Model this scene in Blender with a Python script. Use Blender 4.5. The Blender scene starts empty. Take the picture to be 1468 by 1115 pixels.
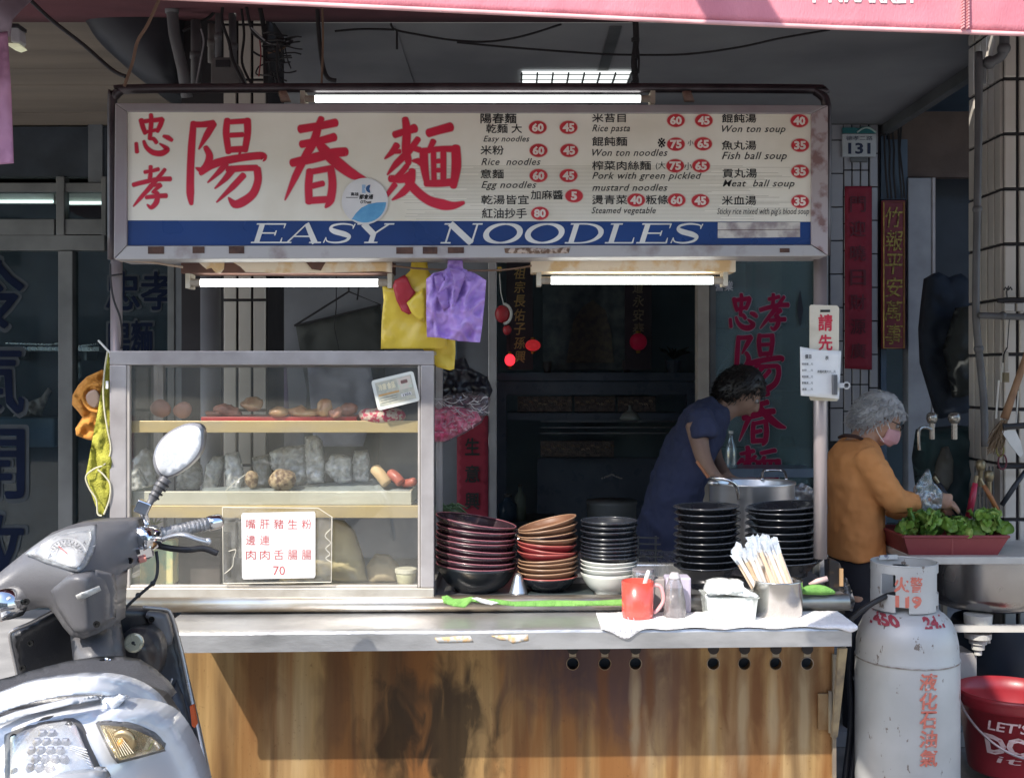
import bpy, math, random
import numpy as np
from math import sin, cos, pi, radians, atan2, sqrt
from mathutils import Vector, Matrix, Euler, noise
from mathutils.geometry import delaunay_2d_cdt
random.seed(7)
SC = bpy.context.scene
COL = SC.collection
# ---------------------------------------------------------------- camera, light, exposure
D, S, ZC, HY = 3.6, 0.00226, 1.45, 540.0
def P(px, py, Y):
    k = S * (Y + D) / D
    return Vector(((px - 734) * k, Y, ZC + (HY - py) * k))
cam = bpy.data.cameras.new('camera'); cam_o = bpy.data.objects.new('camera', cam); COL.objects.link(cam_o)
cam_o.location = (0, -D, ZC); cam_o.rotation_euler = (pi / 2, 0, 0)
cam.sensor_width = 36; cam.lens = 36 * D / (1468 * S); cam.shift_y = -17.5 / 1468
cam.clip_start = .05; cam.clip_end = 300
SC.camera = cam_o
SUN = Vector((.36, .50, -.66)).normalized()
w = bpy.data.worlds.new('World'); SC.world = w; w.use_nodes = True
nt = w.node_tree; nt.nodes.clear()
sk = nt.nodes.new('ShaderNodeTexSky'); sk.sky_type = 'NISHITA'; sk.sun_disc = False
sk.sun_elevation = math.asin(-SUN.z); sk.sun_rotation = math.atan2(-SUN.x, -SUN.y)
bg = nt.nodes.new('ShaderNodeBackground'); bg.inputs[1].default_value = .15
wo = nt.nodes.new('ShaderNodeOutputWorld')
nt.links.new(sk.outputs[0], bg.inputs[0]); nt.links.new(bg.outputs[0], wo.inputs[0])
sl = bpy.data.lights.new('sun', 'SUN'); sl.energy = 2.6; sl.angle = radians(.55); sl.color = (1, .94, .85)
so = bpy.data.objects.new('sun', sl); COL.objects.link(so); so.rotation_euler = SUN.to_track_quat('-Z', 'Y').to_euler()
SC.view_settings.view_transform = 'Standard'; SC.view_settings.look = 'None'
SC.view_settings.exposure = 1.38; SC.view_settings.gamma = 1; SC.view_settings.use_curve_mapping = False
try:
    SC.cycles.use_denoising = True
    SC.cycles.max_bounces = 10; SC.cycles.transparent_max_bounces = 24
    SC.cycles.sample_clamp_indirect = 6
except Exception: pass
# ---------------------------------------------------------------- materials
MATS = {}
def M(name, col, rough=.5, metal=0., col2=None, var=.12, scale=6, stretch=(1, 1, 1), bump=.0, bscale=60, spec=.5, coat=0, emit=0, trans=0, lo=.35, hi=.65, detail=5, sss=0, alpha=1, rvar=.1):
    if name in MATS: return MATS[name]
    m = bpy.data.materials.new(name); m.use_nodes = True; n = m.node_tree.nodes; L = m.node_tree.links
    b = n['Principled BSDF']; b.inputs['Roughness'].default_value = rough; b.inputs['Metallic'].default_value = metal
    b.inputs['Specular IOR Level'].default_value = spec; b.inputs['Coat Weight'].default_value = coat
    b.inputs['Coat Roughness'].default_value = .08
    b.inputs['Transmission Weight'].default_value = trans; b.inputs['Alpha'].default_value = alpha
    if sss: b.inputs['Subsurface Weight'].default_value = sss; b.inputs['Subsurface Scale'].default_value = .02
    c2 = col2 or tuple(max(0, c * (1 - 2 * var)) for c in col)
    tc = n.new('ShaderNodeTexCoord'); mp = n.new('ShaderNodeMapping'); mp.inputs['Scale'].default_value = stretch
    L.new(tc.outputs['Object'], mp.inputs['Vector'])
    nz = n.new('ShaderNodeTexNoise'); nz.inputs['Scale'].default_value = scale; nz.inputs['Detail'].default_value = detail
    L.new(mp.outputs[0], nz.inputs['Vector'])
    r = n.new('ShaderNodeValToRGB'); r.color_ramp.elements[0].position = lo; r.color_ramp.elements[1].position = hi
    r.color_ramp.elements[0].color = (*c2, 1); r.color_ramp.elements[1].color = (*col, 1)
    L.new(nz.outputs[0], r.inputs[0]); L.new(r.outputs[0], b.inputs['Base Color'])
    if rvar:
        mr = n.new('ShaderNodeMapRange'); mr.inputs[3].default_value = max(.03, rough - rvar); mr.inputs[4].default_value = min(1, rough + rvar)
        n3 = n.new('ShaderNodeTexNoise'); n3.inputs['Scale'].default_value = scale * 2.3; L.new(mp.outputs[0], n3.inputs['Vector'])
        L.new(n3.outputs[0], mr.inputs[0]); L.new(mr.outputs[0], b.inputs['Roughness'])
    if emit:
        b.inputs['Emission Color'].default_value = (*col, 1); b.inputs['Emission Strength'].default_value = emit
    if bump:
        n2 = n.new('ShaderNodeTexNoise'); n2.inputs['Scale'].default_value = bscale; n2.inputs['Detail'].default_value = 4
        L.new(mp.outputs[0], n2.inputs['Vector'])
        bp = n.new('ShaderNodeBump'); bp.inputs['Strength'].default_value = bump; bp.inputs['Distance'].default_value = .01
        L.new(n2.outputs[0], bp.inputs['Height']); L.new(bp.outputs[0], b.inputs['Normal'])
    MATS[name] = m
    return m
def film(name, tint=(1, 1, 1), gloss=.08, rough=.03, body=0., bodycol=(.8, .8, .8), bump=0, bscale=30):
    """thin clear sheet: transparent + glossy + a little of the sheet's own colour"""
    if name in MATS: return MATS[name]
    m = bpy.data.materials.new(name); m.use_nodes = True; n = m.node_tree.nodes; L = m.node_tree.links; n.clear()
    o = n.new('ShaderNodeOutputMaterial'); t = n.new('ShaderNodeBsdfTransparent'); t.inputs[0].default_value = (*tint, 1)
    g = n.new('ShaderNodeBsdfGlossy'); g.inputs[0].default_value = (1, 1, 1, 1); g.inputs['Roughness'].default_value = rough
    fr = n.new('ShaderNodeLayerWeight'); fr.inputs[0].default_value = .5
    pw = n.new('ShaderNodeMath'); pw.operation = 'POWER'; pw.inputs[1].default_value = 5; L.new(fr.outputs['Facing'], pw.inputs[0])
    mt = n.new('ShaderNodeMath'); mt.operation = 'MULTIPLY_ADD'; mt.inputs[1].default_value = .9; mt.inputs[2].default_value = gloss * .6
    L.new(pw.outputs[0], mt.inputs[0])
    mx = n.new('ShaderNodeMixShader'); L.new(mt.outputs[0], mx.inputs[0]); L.new(g.outputs[0], mx.inputs[2])
    if body:
        d = n.new('ShaderNodeBsdfDiffuse'); d.inputs[0].default_value = (*bodycol, 1)
        m2 = n.new('ShaderNodeMixShader'); tc = n.new('ShaderNodeTexCoord'); nz = n.new('ShaderNodeTexNoise'); nz.inputs['Scale'].default_value = bscale
        L.new(tc.outputs['Object'], nz.inputs['Vector'])
        mm = n.new('ShaderNodeMapRange'); mm.inputs[1].default_value = .3; mm.inputs[2].default_value = .7
        mm.inputs[3].default_value = body * .5; mm.inputs[4].default_value = min(1, body * 1.5); L.new(nz.outputs[0], mm.inputs[0])
        L.new(mm.outputs[0], m2.inputs[0]); L.new(t.outputs[0], m2.inputs[1]); L.new(d.outputs[0], m2.inputs[2]); L.new(m2.outputs[0], mx.inputs[1])
        if bump:
            bp = n.new('ShaderNodeBump'); bp.inputs['Strength'].default_value = bump; L.new(nz.outputs[0], bp.inputs['Height'])
            L.new(bp.outputs[0], g.inputs['Normal']); L.new(bp.outputs[0], d.inputs['Normal'])
    else: L.new(t.outputs[0], mx.inputs[1])
    L.new(mx.outputs[0], o.inputs[0]); MATS[name] = m
    return m
# ---------------------------------------------------------------- objects
def tag(o, label=None, cat=None, group=None, kind=None):
    if label: o['label'] = label
    if cat: o['category'] = cat
    if group: o['group'] = group
    if kind: o['kind'] = kind
    return o
def thing(name, label, cat, loc=(0, 0, 0), group=None):
    o = bpy.data.objects.new(name, None); COL.objects.link(o); o.location = loc; o.empty_display_size = .05
    return tag(o, label, cat, group)
def wl(o):
    v = Vector((0, 0, 0))
    while o is not None: v += o.location; o = o.parent
    return v
def mk(name, verts, faces, mat, parent=None, smooth=False, bevel=0, sub=0, solid=0, weld=0, remesh=0, smooth_it=0, loc=None):
    me = bpy.data.meshes.new(name)
    if parent is not None: off = wl(parent)
    elif loc is not None: off = Vector(loc)
    else:
        a = np.array([tuple(v) for v in verts]); off = Vector(((a[:, 0].min() + a[:, 0].max()) / 2, (a[:, 1].min() + a[:, 1].max()) / 2, a[:, 2].min()))
    me.from_pydata([(v[0] - off.x, v[1] - off.y, v[2] - off.z) for v in verts], [], faces); me.validate(); me.update()
    if mat: me.materials.append(mat)
    o = bpy.data.objects.new(name, me); COL.objects.link(o)
    if parent is not None: o.parent = parent
    else: o.location = off
    if smooth:
        me.polygons.foreach_set('use_smooth', [True] * len(me.polygons))
    if weld: md = o.modifiers.new('w', 'WELD'); md.merge_threshold = weld
    if remesh:
        md = o.modifiers.new('r', 'REMESH'); md.mode = 'VOXEL'; md.voxel_size = remesh; md.use_smooth_shade = True
    if smooth_it: md = o.modifiers.new('s', 'SMOOTH'); md.iterations = smooth_it; md.factor = .6
    if solid: md = o.modifiers.new('so', 'SOLIDIFY'); md.thickness = solid; md.offset = 0
    if bevel:
        md = o.modifiers.new('b', 'BEVEL'); md.width = bevel; md.segments = 2; md.limit_method = 'ANGLE'; md.angle_limit = radians(40)
        md.harden_normals = False
    if sub: md = o.modifiers.new('u', 'SUBSURF'); md.levels = sub; md.render_levels = sub
    return o
class G:
    def __init__(s): s.v = []; s.f = []
    def add(s, vs, fs):
        b = len(s.v); s.v += [tuple(v) for v in vs]; s.f += [tuple(b + i for i in f) for f in fs]; return s
    def box(s, x0, x1, y0, y1, z0, z1, rot=None, piv=None):
        vs = [Vector((x, y, z)) for x in (x0, x1) for y in (y0, y1) for z in (z0, z1)]
        if rot is not None:
            c = Vector(piv) if piv is not None else Vector(((x0 + x1) / 2, (y0 + y1) / 2, (z0 + z1) / 2)); R = Euler(rot).to_matrix()
            vs = [R @ (v - c) + c for v in vs]
        return s.add(vs, [(0, 1, 3, 2), (4, 6, 7, 5), (0, 4, 5, 1), (2, 3, 7, 6), (0, 2, 6, 4), (1, 5, 7, 3)])
    def pbox(s, px0, px1, py0, py1, Y, dep):
        a = P(px0, py1, Y); b = P(px1, py0, Y); return s.box(a.x, b.x, Y, Y + dep, a.z, b.z)
    def tube(s, pts, r, n=8, flat=1., cap=True):
        pts = [Vector(p) for p in pts]; N = len(pts); rs = r if isinstance(r, (list, tuple)) else [r] * N
        b = len(s.v); up = None
        for i, p in enumerate(pts):
            t = (pts[min(i + 1, N - 1)] - pts[max(i - 1, 0)])
            if t.length < 1e-9: t = Vector((0, 0, 1))
            t.normalize()
            if up is None:
                up = Vector((0, 1, 0)) if abs(t.y) < .9 else Vector((1, 0, 0))
            side = t.cross(up)
            if side.length < 1e-6: side = t.cross(Vector((1, 0, 0)))
            side.normalize(); up = side.cross(t).normalized()
            rr = rs[i]; rx, ry = rr if isinstance(rr, (list, tuple)) else (rr, rr * flat)
            for k in range(n):
                a = 2 * pi * k / n; s.v.append(tuple(p + side * (cos(a) * rx) + up * (sin(a) * ry)))
        for i in range(N - 1):
            for k in range(n):
                k2 = (k + 1) % n; s.f.append((b + i * n + k, b + i * n + k2, b + (i + 1) * n + k2, b + (i + 1) * n + k))
        if cap: s.f.append(tuple(b + k for k in range(n))[::-1]); s.f.append(tuple(b + (N - 1) * n + k for k in range(n)))
        return s
    def lathe(s, prof, c, n=32, M3=None, capb=True, capt=False):
        b = len(s.v); c = Vector(c)
        for (r, z) in prof:
            for k in range(n):
                a = 2 * pi * k / n; v = Vector((cos(a) * r, sin(a) * r, z))
                if M3 is not None: v = M3 @ v
                s.v.append(tuple(c + v))
        for i in range(len(prof) - 1):
            for k in range(n):
                k2 = (k + 1) % n; s.f.append((b + i * n + k, b + i * n + k2, b + (i + 1) * n + k2, b + (i + 1) * n + k))
        if capb: s.f.append(tuple(b + k for k in range(n))[::-1])
        if capt: s.f.append(tuple(b + (len(prof) - 1) * n + k for k in range(n)))
        return s
    def prism(s, poly, y0, y1):
        """poly: (x,z) list -> solid between y0 and y1"""
        N = len(poly); a = sum(poly[i][0] * poly[(i + 1) % N][1] - poly[(i + 1) % N][0] * poly[i][1] for i in range(N))
        if a < 0: poly = poly[::-1]
        vs = [(x, y0, z) for x, z in poly] + [(x, y1, z) for x, z in poly]
        fs = [tuple(range(N)), tuple(range(2 * N - 1, N - 1, -1))] + [(i, i + N, (i + 1) % N + N, (i + 1) % N) for i in range(N)]
        return s.add(vs, fs)
    def pprism(s, poly, Y, dep):
        return s.prism([(P(x, y, Y).x, P(x, y, Y).z) for x, y in poly], Y, Y + dep)
    def flat(s, poly, Y):
        vs = [P(x, y, Y) for x, y in poly]; return s.add(vs, [tuple(range(len(vs)))])
    def ball(s, c, r, n=14, m=8, M3=None):
        rx, ry, rz = r if isinstance(r, (list, tuple)) else (r, r, r)
        prof = [(max(1e-4, sin(pi * i / m)), -cos(pi * i / m)) for i in range(m + 1)]
        b = len(s.v); s.lathe(prof, (0, 0, 0), n, capb=True, capt=True)
        for i in range(b, len(s.v)):
            v = Vector((s.v[i][0] * rx, s.v[i][1] * ry, s.v[i][2] * rz))
            if M3 is not None: v = M3 @ v
            s.v[i] = tuple(Vector(c) + v)
        return s
    def build(s, name, mat, parent=None, **k): return mk(name, s.v, s.f, mat, parent, **k)
def inside(poly, x, y):
    c = False; n = len(poly); j = n - 1
    for i in range(n):
        xi, yi = poly[i]; xj, yj = poly[j]
        if (yi > y) != (yj > y) and x < (xj - xi) * (y - yi) / (yj - yi + 1e-12) + xi: c = not c
        j = i
    return c
def resample(poly, step):
    out = []
    for i in range(len(poly)):
        a = poly[i]; b = poly[(i + 1) % len(poly)]; n = max(1, int(math.hypot(b[0] - a[0], b[1] - a[1]) / step))
        out += [(a[0] + (b[0] - a[0]) * k / n, a[1] + (b[1] - a[1]) * k / n) for k in range(n)]
    return out
def smoothpoly(poly, it=2):
    for _ in range(it):
        q = []
        for i in range(len(poly)):
            a = poly[i]; b = poly[(i + 1) % len(poly)]
            q += [(a[0] * .75 + b[0] * .25, a[1] * .75 + b[1] * .25), (a[0] * .25 + b[0] * .75, a[1] * .25 + b[1] * .75)]
        poly = q
    return poly
def dist_edge(poly, x, y):
    best = 1e9
    for i in range(len(poly)):
        ax, ay = poly[i]; bx, by = poly[(i + 1) % len(poly)]
        dx, dy = bx - ax, by - ay; t = max(0, min(1, ((x - ax) * dx + (y - ay) * dy) / (dx * dx + dy * dy + 1e-12)))
        d = math.hypot(x - ax - t * dx, y - ay - t * dy); best = min(best, d)
    return best
def tps(ctrl):
    c = np.array(ctrl, float); n = len(c)
    if n < 3: y = c[:, 2].mean(); return lambda a, b: y
    X = c[:, :2]; d = np.linalg.norm(X[:, None] - X[None], axis=2); K = np.where(d > 0, d * d * np.log(d + 1e-9), 0) + np.eye(n) * 1e-3
    Pm = np.c_[np.ones(n), X]; A = np.zeros((n + 3, n + 3)); A[:n, :n] = K; A[:n, n:] = Pm; A[n:, :n] = Pm.T
    sol = np.linalg.lstsq(A, np.r_[c[:, 2], 0, 0, 0], rcond=None)[0]
    def f(x, y):
        dd = np.hypot(X[:, 0] - x, X[:, 1] - y); k = np.where(dd > 0, dd * dd * np.log(dd + 1e-9), 0)
        return float(k @ sol[:n] + sol[n] + sol[n + 1] * x + sol[n + 2] * y)
    return f
def sheet(name, poly, depth, mat, parent=None, step=6, thick=.01, puff=0, puff_px=8, sm=0, wr=0, ridge=0, lap=0, wf=.05, ws=(1, 1), back=True, seed=0, **kw):
    """solid panel: outline in photo px at depth function/constant, optional rounded edge (puff) and wrinkles (wr)"""
    if sm: poly = smoothpoly(poly, sm)
    bnd = resample(poly, step); xs = [p[0] for p in bnd]; ys = [p[1] for p in bnd]
    pts = list(bnd); nb = len(bnd)
    y = min(ys) + step / 2; row = 0
    while y < max(ys):
        x = min(xs) + (step / 2 if row % 2 else 0)
        while x < max(xs):
            if inside(bnd, x, y) and dist_edge(bnd, x, y) > step * .45: pts.append((x, y))
            x += step
        y += step * .87; row += 1
    r = delaunay_2d_cdt([Vector(p) for p in pts], [(i, (i + 1) % nb) for i in range(nb)], [], 1, 1e-5)
    V2 = [(v.x, v.y) for v in r[0]]; F = [tuple(f) for f in r[2]]; E = r[1]
    F = [f for f in F if inside(bnd, sum(V2[i][0] for i in f) / 3, sum(V2[i][1] for i in f) / 3)]
    fn = depth if callable(depth) else (lambda a, b: depth)
    vs = []; ys_ = []
    for (x, yy) in V2:
        Y = fn(x, yy)
        if puff:
            d = min(1, dist_edge(bnd, x, yy) / puff_px); Y += puff * (1 - sqrt(max(0, 1 - (1 - d) ** 2)))
        if wr: Y += wr * (noise.noise(Vector((x * wf * ws[0], yy * wf * ws[1], seed * 7.3))) + .5 * noise.noise(Vector((x * wf * 2.3 * ws[0], yy * wf * 2.3 * ws[1], seed * 3.1 + 5))))
        if ridge: n1 = 1 - abs(noise.noise(Vector((x * wf * .8 + yy * .015, yy * wf * .5, seed + 2.)))) * 4; n2 = 1 - abs(noise.noise(Vector((x * wf * 1.4, yy * wf * 1.2 + x * .03, seed + 9.)))) * 4; Y -= ridge * (max(0, n1) + .6 * max(0, n2))
        ys_.append(Y)
    if lap:
        nb_ = [set() for _ in V2]
        for f in F:
            for i in range(3): nb_[f[i]].add(f[(i + 1) % 3]); nb_[f[(i + 1) % 3]].add(f[i])
        for _ in range(lap): ys_ = [.4 * y_ + .6 * sum(ys_[j] for j in nb_[i]) / max(1, len(nb_[i])) for i, y_ in enumerate(ys_)]
    vs = [P(x, yy, Y) for (x, yy), Y in zip(V2, ys_)]
    n = len(vs); a = F[0]
    def area(f): (x1, y1), (x2, y2), (x3, y3) = V2[f[0]], V2[f[1]], V2[f[2]]; return (x2 - x1) * (y3 - y1) - (x3 - x1) * (y2 - y1)
    F = [f if area(f) < 0 else f[::-1] for f in F]      # px y is down
    if back:
        full = vs + [Vector((v.x, v.y + thick, v.z)) for v in vs]
        from collections import Counter
        he = {}
        for f in F:
            for i in range(3): he[(f[i], f[(i + 1) % 3])] = 1
        FF = [f for f in F] + [tuple(i + n for i in f[::-1]) for f in F]
        for (p, q) in he:
            if (q, p) not in he: FF.append((q, p, p + n, q + n))
        return mk(name, full, FF, mat, parent, **{'smooth': True, **kw})
    return mk(name, vs, F, mat, parent, **{'smooth': True, **kw})
# brush strokes ------------------------------------------------------------
def stroke(pts, ws, caps=True):
    # densify
    P2 = []; W2 = []
    n = len(pts)
    if n > 2:
        for i in range(n - 1):
            p0 = pts[max(i - 1, 0)]; p1 = pts[i]; p2 = pts[i + 1]; p3 = pts[min(i + 2, n - 1)]
            for k in range(5):
                t = k / 5; f = lambda a, b, c, d: .5 * (2 * b + (c - a) * t + (2 * a - 5 * b + 4 * c - d) * t * t + (3 * b - a - 3 * c + d) * t ** 3)
                P2.append((f(p0[0], p1[0], p2[0], p3[0]), f(p0[1], p1[1], p2[1], p3[1]))); W2.append(ws[i] * (1 - t) + ws[i + 1] * t)
        P2.append(pts[-1]); W2.append(ws[-1])
    else: P2, W2 = list(pts), list(ws)
    L, R = [], []
    for i, p in enumerate(P2):
        a = P2[max(i - 1, 0)]; b = P2[min(i + 1, len(P2) - 1)]; dx, dy = b[0] - a[0], b[1] - a[1]; l = math.hypot(dx, dy) or 1
        nx, ny = -dy / l, dx / l; h = W2[i] / 2
        L.append((p[0] + nx * h, p[1] + ny * h)); R.append((p[0] - nx * h, p[1] - ny * h))
    def cap(p, q, w):
        dx, dy = p[0] - q[0], p[1] - q[1]; l = math.hypot(dx, dy) or 1; dx /= l; dy /= l; h = w / 2
        return [(p[0] + h * .75 * dx * sin(t) + h * cos(t) * -dy, p[1] + h * .75 * dy * sin(t) + h * cos(t) * dx) for t in (pi * .2, pi * .4, pi * .6, pi * .8)]
    out = L[:]
    if caps and W2[-1] > 0: out += cap(P2[-1], P2[-2], W2[-1])
    out += R[::-1]
    if caps and W2[0] > 0: out += cap(P2[0], P2[1], W2[0])
    return out, L, R
def strokes_obj(name, glyph, f, Y, mat, parent, grow=0, dy=.00015, caps=True, wrapf=None, kind=None):
    """glyph: list of (pts, widths); f maps glyph coords -> photo px; returns one lettering mesh"""
    g = G()
    for i, (pts, ws) in enumerate(glyph):
        poly, L, R = stroke(pts, [x + grow for x in ws], caps)
        yy = Y - i * dy; b = len(g.v)
        # quad strip body
        m = len(L)
        vs = [P(*f(*p), yy) for p in L] + [P(*f(*p), yy) for p in R]
        g.add(vs, [(k, k + 1, m + k + 1, m + k) for k in range(m - 1)])
        if caps:
            for (p, q, w, e) in ((pts[-1], pts[-2], ws[-1] + grow, 0), (pts[0], pts[1], ws[0] + grow, 1)):
                dx, dyy = p[0] - q[0], p[1] - q[1]; l = math.hypot(dx, dyy) or 1; dx /= l; dyy /= l; h = w / 2
                arc = [(p[0] + h * .7 * dx * sin(t) - h * cos(t) * dyy, p[1] + h * .7 * dyy * sin(t) + h * cos(t) * dx) for t in [pi * j / 8 for j in range(9)]]
                g.add([P(*f(*a), yy - dy * .5) for a in arc], [tuple(range(9))])
    o = g.build(name, mat, parent)
    return o
# deferred text --------------------------------------------------------------
JOBS = []
def text(s, x, y, w, h, Y, mat, parent, name='lettering', bold=0, shear=0, wrap=None, rot=0, spacing=1.0, line=1.0, skew=0, align='CENTER'):
    """fit the string into photo box (x,y,w,h) at depth Y; wrap = function (x,z)->(x,y,z)"""
    JOBS.append((s, x, y, w, h, Y, mat, parent, name, bold, shear, wrap, rot, spacing, line, skew, align))
def run_text():
    obs = []
    for j in JOBS:
        c = bpy.data.curves.new('t', 'FONT'); c.body = j[0]; c.offset = j[9] if j[0].isascii() else 0; c.shear = j[10]; c.space_character = j[13]; c.space_line = j[14]
        c.resolution_u = 2; c.align_x = j[16]
        o = bpy.data.objects.new('t', c); COL.objects.link(o); obs.append(o)
    bpy.context.view_layer.update(); dg = bpy.context.evaluated_depsgraph_get()
    for o, j in zip(obs, JOBS):
        s, x, y, w, h, Y, mat, parent, name, bold, shear, wrap, rot, sp, ln, skew, al = j
        m = o.evaluated_get(dg).to_mesh()
        vs = [v.co.copy() for v in m.vertices]; fs = [tuple(p.vertices) for p in m.polygons]; o.evaluated_get(dg).to_mesh_clear()
        if not vs: continue
        x0 = min(v.x for v in vs); x1 = max(v.x for v in vs); y0 = min(v.y for v in vs); y1 = max(v.y for v in vs)
        sy = h / (y1 - y0); sx = w / (x1 - x0) if w else sy
        W = sx * (x1 - x0); cx, cy = x + W / 2, y + h / 2
        out = []
        for v in vs:
            a = (v.x - x0) * sx - W / 2; b = (y1 - v.y) * sy - h / 2; b += skew * a
            ca, sa = cos(rot), sin(rot); p = P(cx + a * ca - b * sa, cy + a * sa + b * ca, Y)
            if wrap: p = Vector(wrap(p.x, p.z))
            out.append(p)
        if bold and not s.isascii():
            nv = len(vs); r = bold * 1.3 * h * S * (Y + D) / D; base = list(out); bf = list(fs); k = 8 if bold > .025 else 4
            for q in range(k):
                a = 2 * pi * q / k + (.4 if k == 4 else 0); out += [p + Vector((r * cos(a), .00004 * (q + 1), r * sin(a))) for p in base]; fs = fs + [tuple(i + nv * (q + 1) for i in f) for f in bf]
        mk(name, out, fs, mat, parent)
    for o in obs:
        c = o.data; bpy.data.objects.remove(o); bpy.data.curves.remove(c)
# ---------------------------------------------------------------- palette
white_paint = M('white_paint', (.72, .71, .66), .45, col2=(.6, .59, .54), scale=5)
stainless = M('stainless', (.56, .55, .55), .32, .85, col2=(.42, .41, .42), scale=4, stretch=(1, 1, 6), bump=.03, bscale=30)
brushed = M('brushed_steel', (.62, .62, .61), .28, .9, col2=(.45, .45, .45), scale=5, stretch=(6, 1, .6), bump=.04, bscale=50)
lilac_metal = M('old_aluminium', (.50, .475, .47), .40, .55, col2=(.36, .33, .325), scale=7, stretch=(1, 1, 1), bump=.03)
dark_pipe = M('dark_pipe', (.10, .085, .09), .35, .5, col2=(.05, .04, .045), scale=9, bump=.03)
black_rubber = M('black_rubber', (.02, .02, .022), .55)
black_plastic = M('black_plastic', (.035, .036, .04), .42, col2=(.022, .022, .026), scale=12, bump=.04, bscale=300)
chrome = M('chrome', (.82, .82, .83), .08, 1, rvar=.04)
grime_wall = M('grimy_wall', (.20, .21, .23), .8, col2=(.12, .125, .14), scale=2.5, bump=.1, bscale=12)
tile_white = M('glazed_tile', (.62, .58, .52), .22, col2=(.50, .46, .41), scale=3, bump=.02, coat=.2)
grout = M('dark_grout', (.035, .032, .035), .9)
ceil_paint = M('ceiling_paint', (.30, .30, .30), .85, col2=(.19, .19, .20), scale=1.2, bump=.08, bscale=8)
wood_board = M('ceiling_board', (.25, .205, .16), .7, col2=(.18, .15, .12), scale=2, stretch=(.4, 2.5, 1), bump=.1)
awning_pink = M('pink_canvas', (.62, .23, .27), .85, col2=(.52, .17, .21), scale=5, bump=.25, bscale=260, stretch=(1, 1, .3))
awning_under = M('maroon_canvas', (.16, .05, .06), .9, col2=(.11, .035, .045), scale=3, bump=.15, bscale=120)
awning_lilac = M('faded_canvas', (.50, .26, .38), .8, col2=(.36, .17, .28), scale=5, bump=.2, bscale=40)
hem_pink = M('canvas_hem', (.80, .42, .42), .8)
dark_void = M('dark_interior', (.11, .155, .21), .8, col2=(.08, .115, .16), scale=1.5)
shop_teal = M('shop_wall', (.42, .55, .60), .75, col2=(.32, .43, .47), scale=1.6, bump=.05)
alu_grey = M('grey_aluminium', (.16, .165, .165), .5, .3, col2=(.10, .105, .105), scale=4)
glass = film('window_glass', (.80, .86, .87), .05)
case_glass = film('case_glass', (.95, .95, .93), .09, body=.035, bodycol=(.6, .58, .5), bscale=6)
paper_white = M('white_paper', (.80, .80, .78), .6, col2=(.70, .70, .69), scale=8)
red_paper = M('red_paper', (.27, .014, .035), .7, col2=(.21, .01, .028), scale=5)
maroon_paper = M('maroon_board', (.18, .02, .03), .6, col2=(.12, .012, .02), scale=6)
gold = M('gold_paint', (.55, .38, .08), .4, .5, col2=(.32, .2, .04), scale=20)
ink = M('black_ink', (.015, .015, .015), .6)
red_ink = M('red_lettering', (.66, .014, .05), .5, col2=(.54, .012, .04), scale=10)
tube_on = M('lit_tube', (.95, 1.0, .97), .4, emit=3.2, rvar=0)
cream = M('cream_plastic', (.62, .57, .47), .6, col2=(.5, .44, .34), scale=12)
wire_black = M('black_cable', (.02, .018, .02), .6)
wire_brown = M('brown_cable', (.20, .12, .08), .7)
rust = M('rusty_brown', (.12, .06, .04), .8, col2=(.06, .03, .025), scale=30, bump=.3)
ZG = 0.0
# ---------------------------------------------------------------- ground
def ground():
    asp = M('worn_concrete', (.30, .285, .26), .85, col2=(.20, .19, .175), scale=9, bump=.4, bscale=200)
    g = G(); g.add([(-60, -60, 0), (60, -60, 0), (60, 60, 0), (-60, 60, 0)], [(0, 1, 2, 3)])
    tag(g.build('road', asp, loc=(0, 0, 0)), kind='structure')
    fl = M('arcade_floor', (.42, .42, .43), .5, col2=(.32, .32, .33), scale=6, bump=.1)
    g = G(); g.box(-7, 7, .75, 9, .003, .06)
    tag(g.build('pavement', fl), kind='structure')
    # opposite side of the street: seen only in reflections
    fac = M('street_facade', (.42, .40, .36), .8, col2=(.25, .24, .23), scale=1.2)
    o = thing('facing_building', 'plain rendered row house across the street, seen only in reflections', 'building', (0, -15, 0))
    g = G(); g.box(-14, 14, -17, -15, 0, 7.5); g.build('wall', fac, o)
    dk = M('facade_window', (.03, .035, .04), .15)
    for i in range(8):
        for z in (3.9, 5.7):
            if (i * 7 + int(z)) % 5: G().box(-12.6 + i * 3.3, -10.9 + i * 3.3, -15.02, -14.97, z, z + 1.1).build('window', dk, o)
        G().box(-13.2 + i * 3.3, -10.5 + i * 3.3, -15.03, -14.96, 0.1, 2.8).build('shutter', alu_grey, o)
ground()
CZ = 2.95                     # ceiling height
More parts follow.
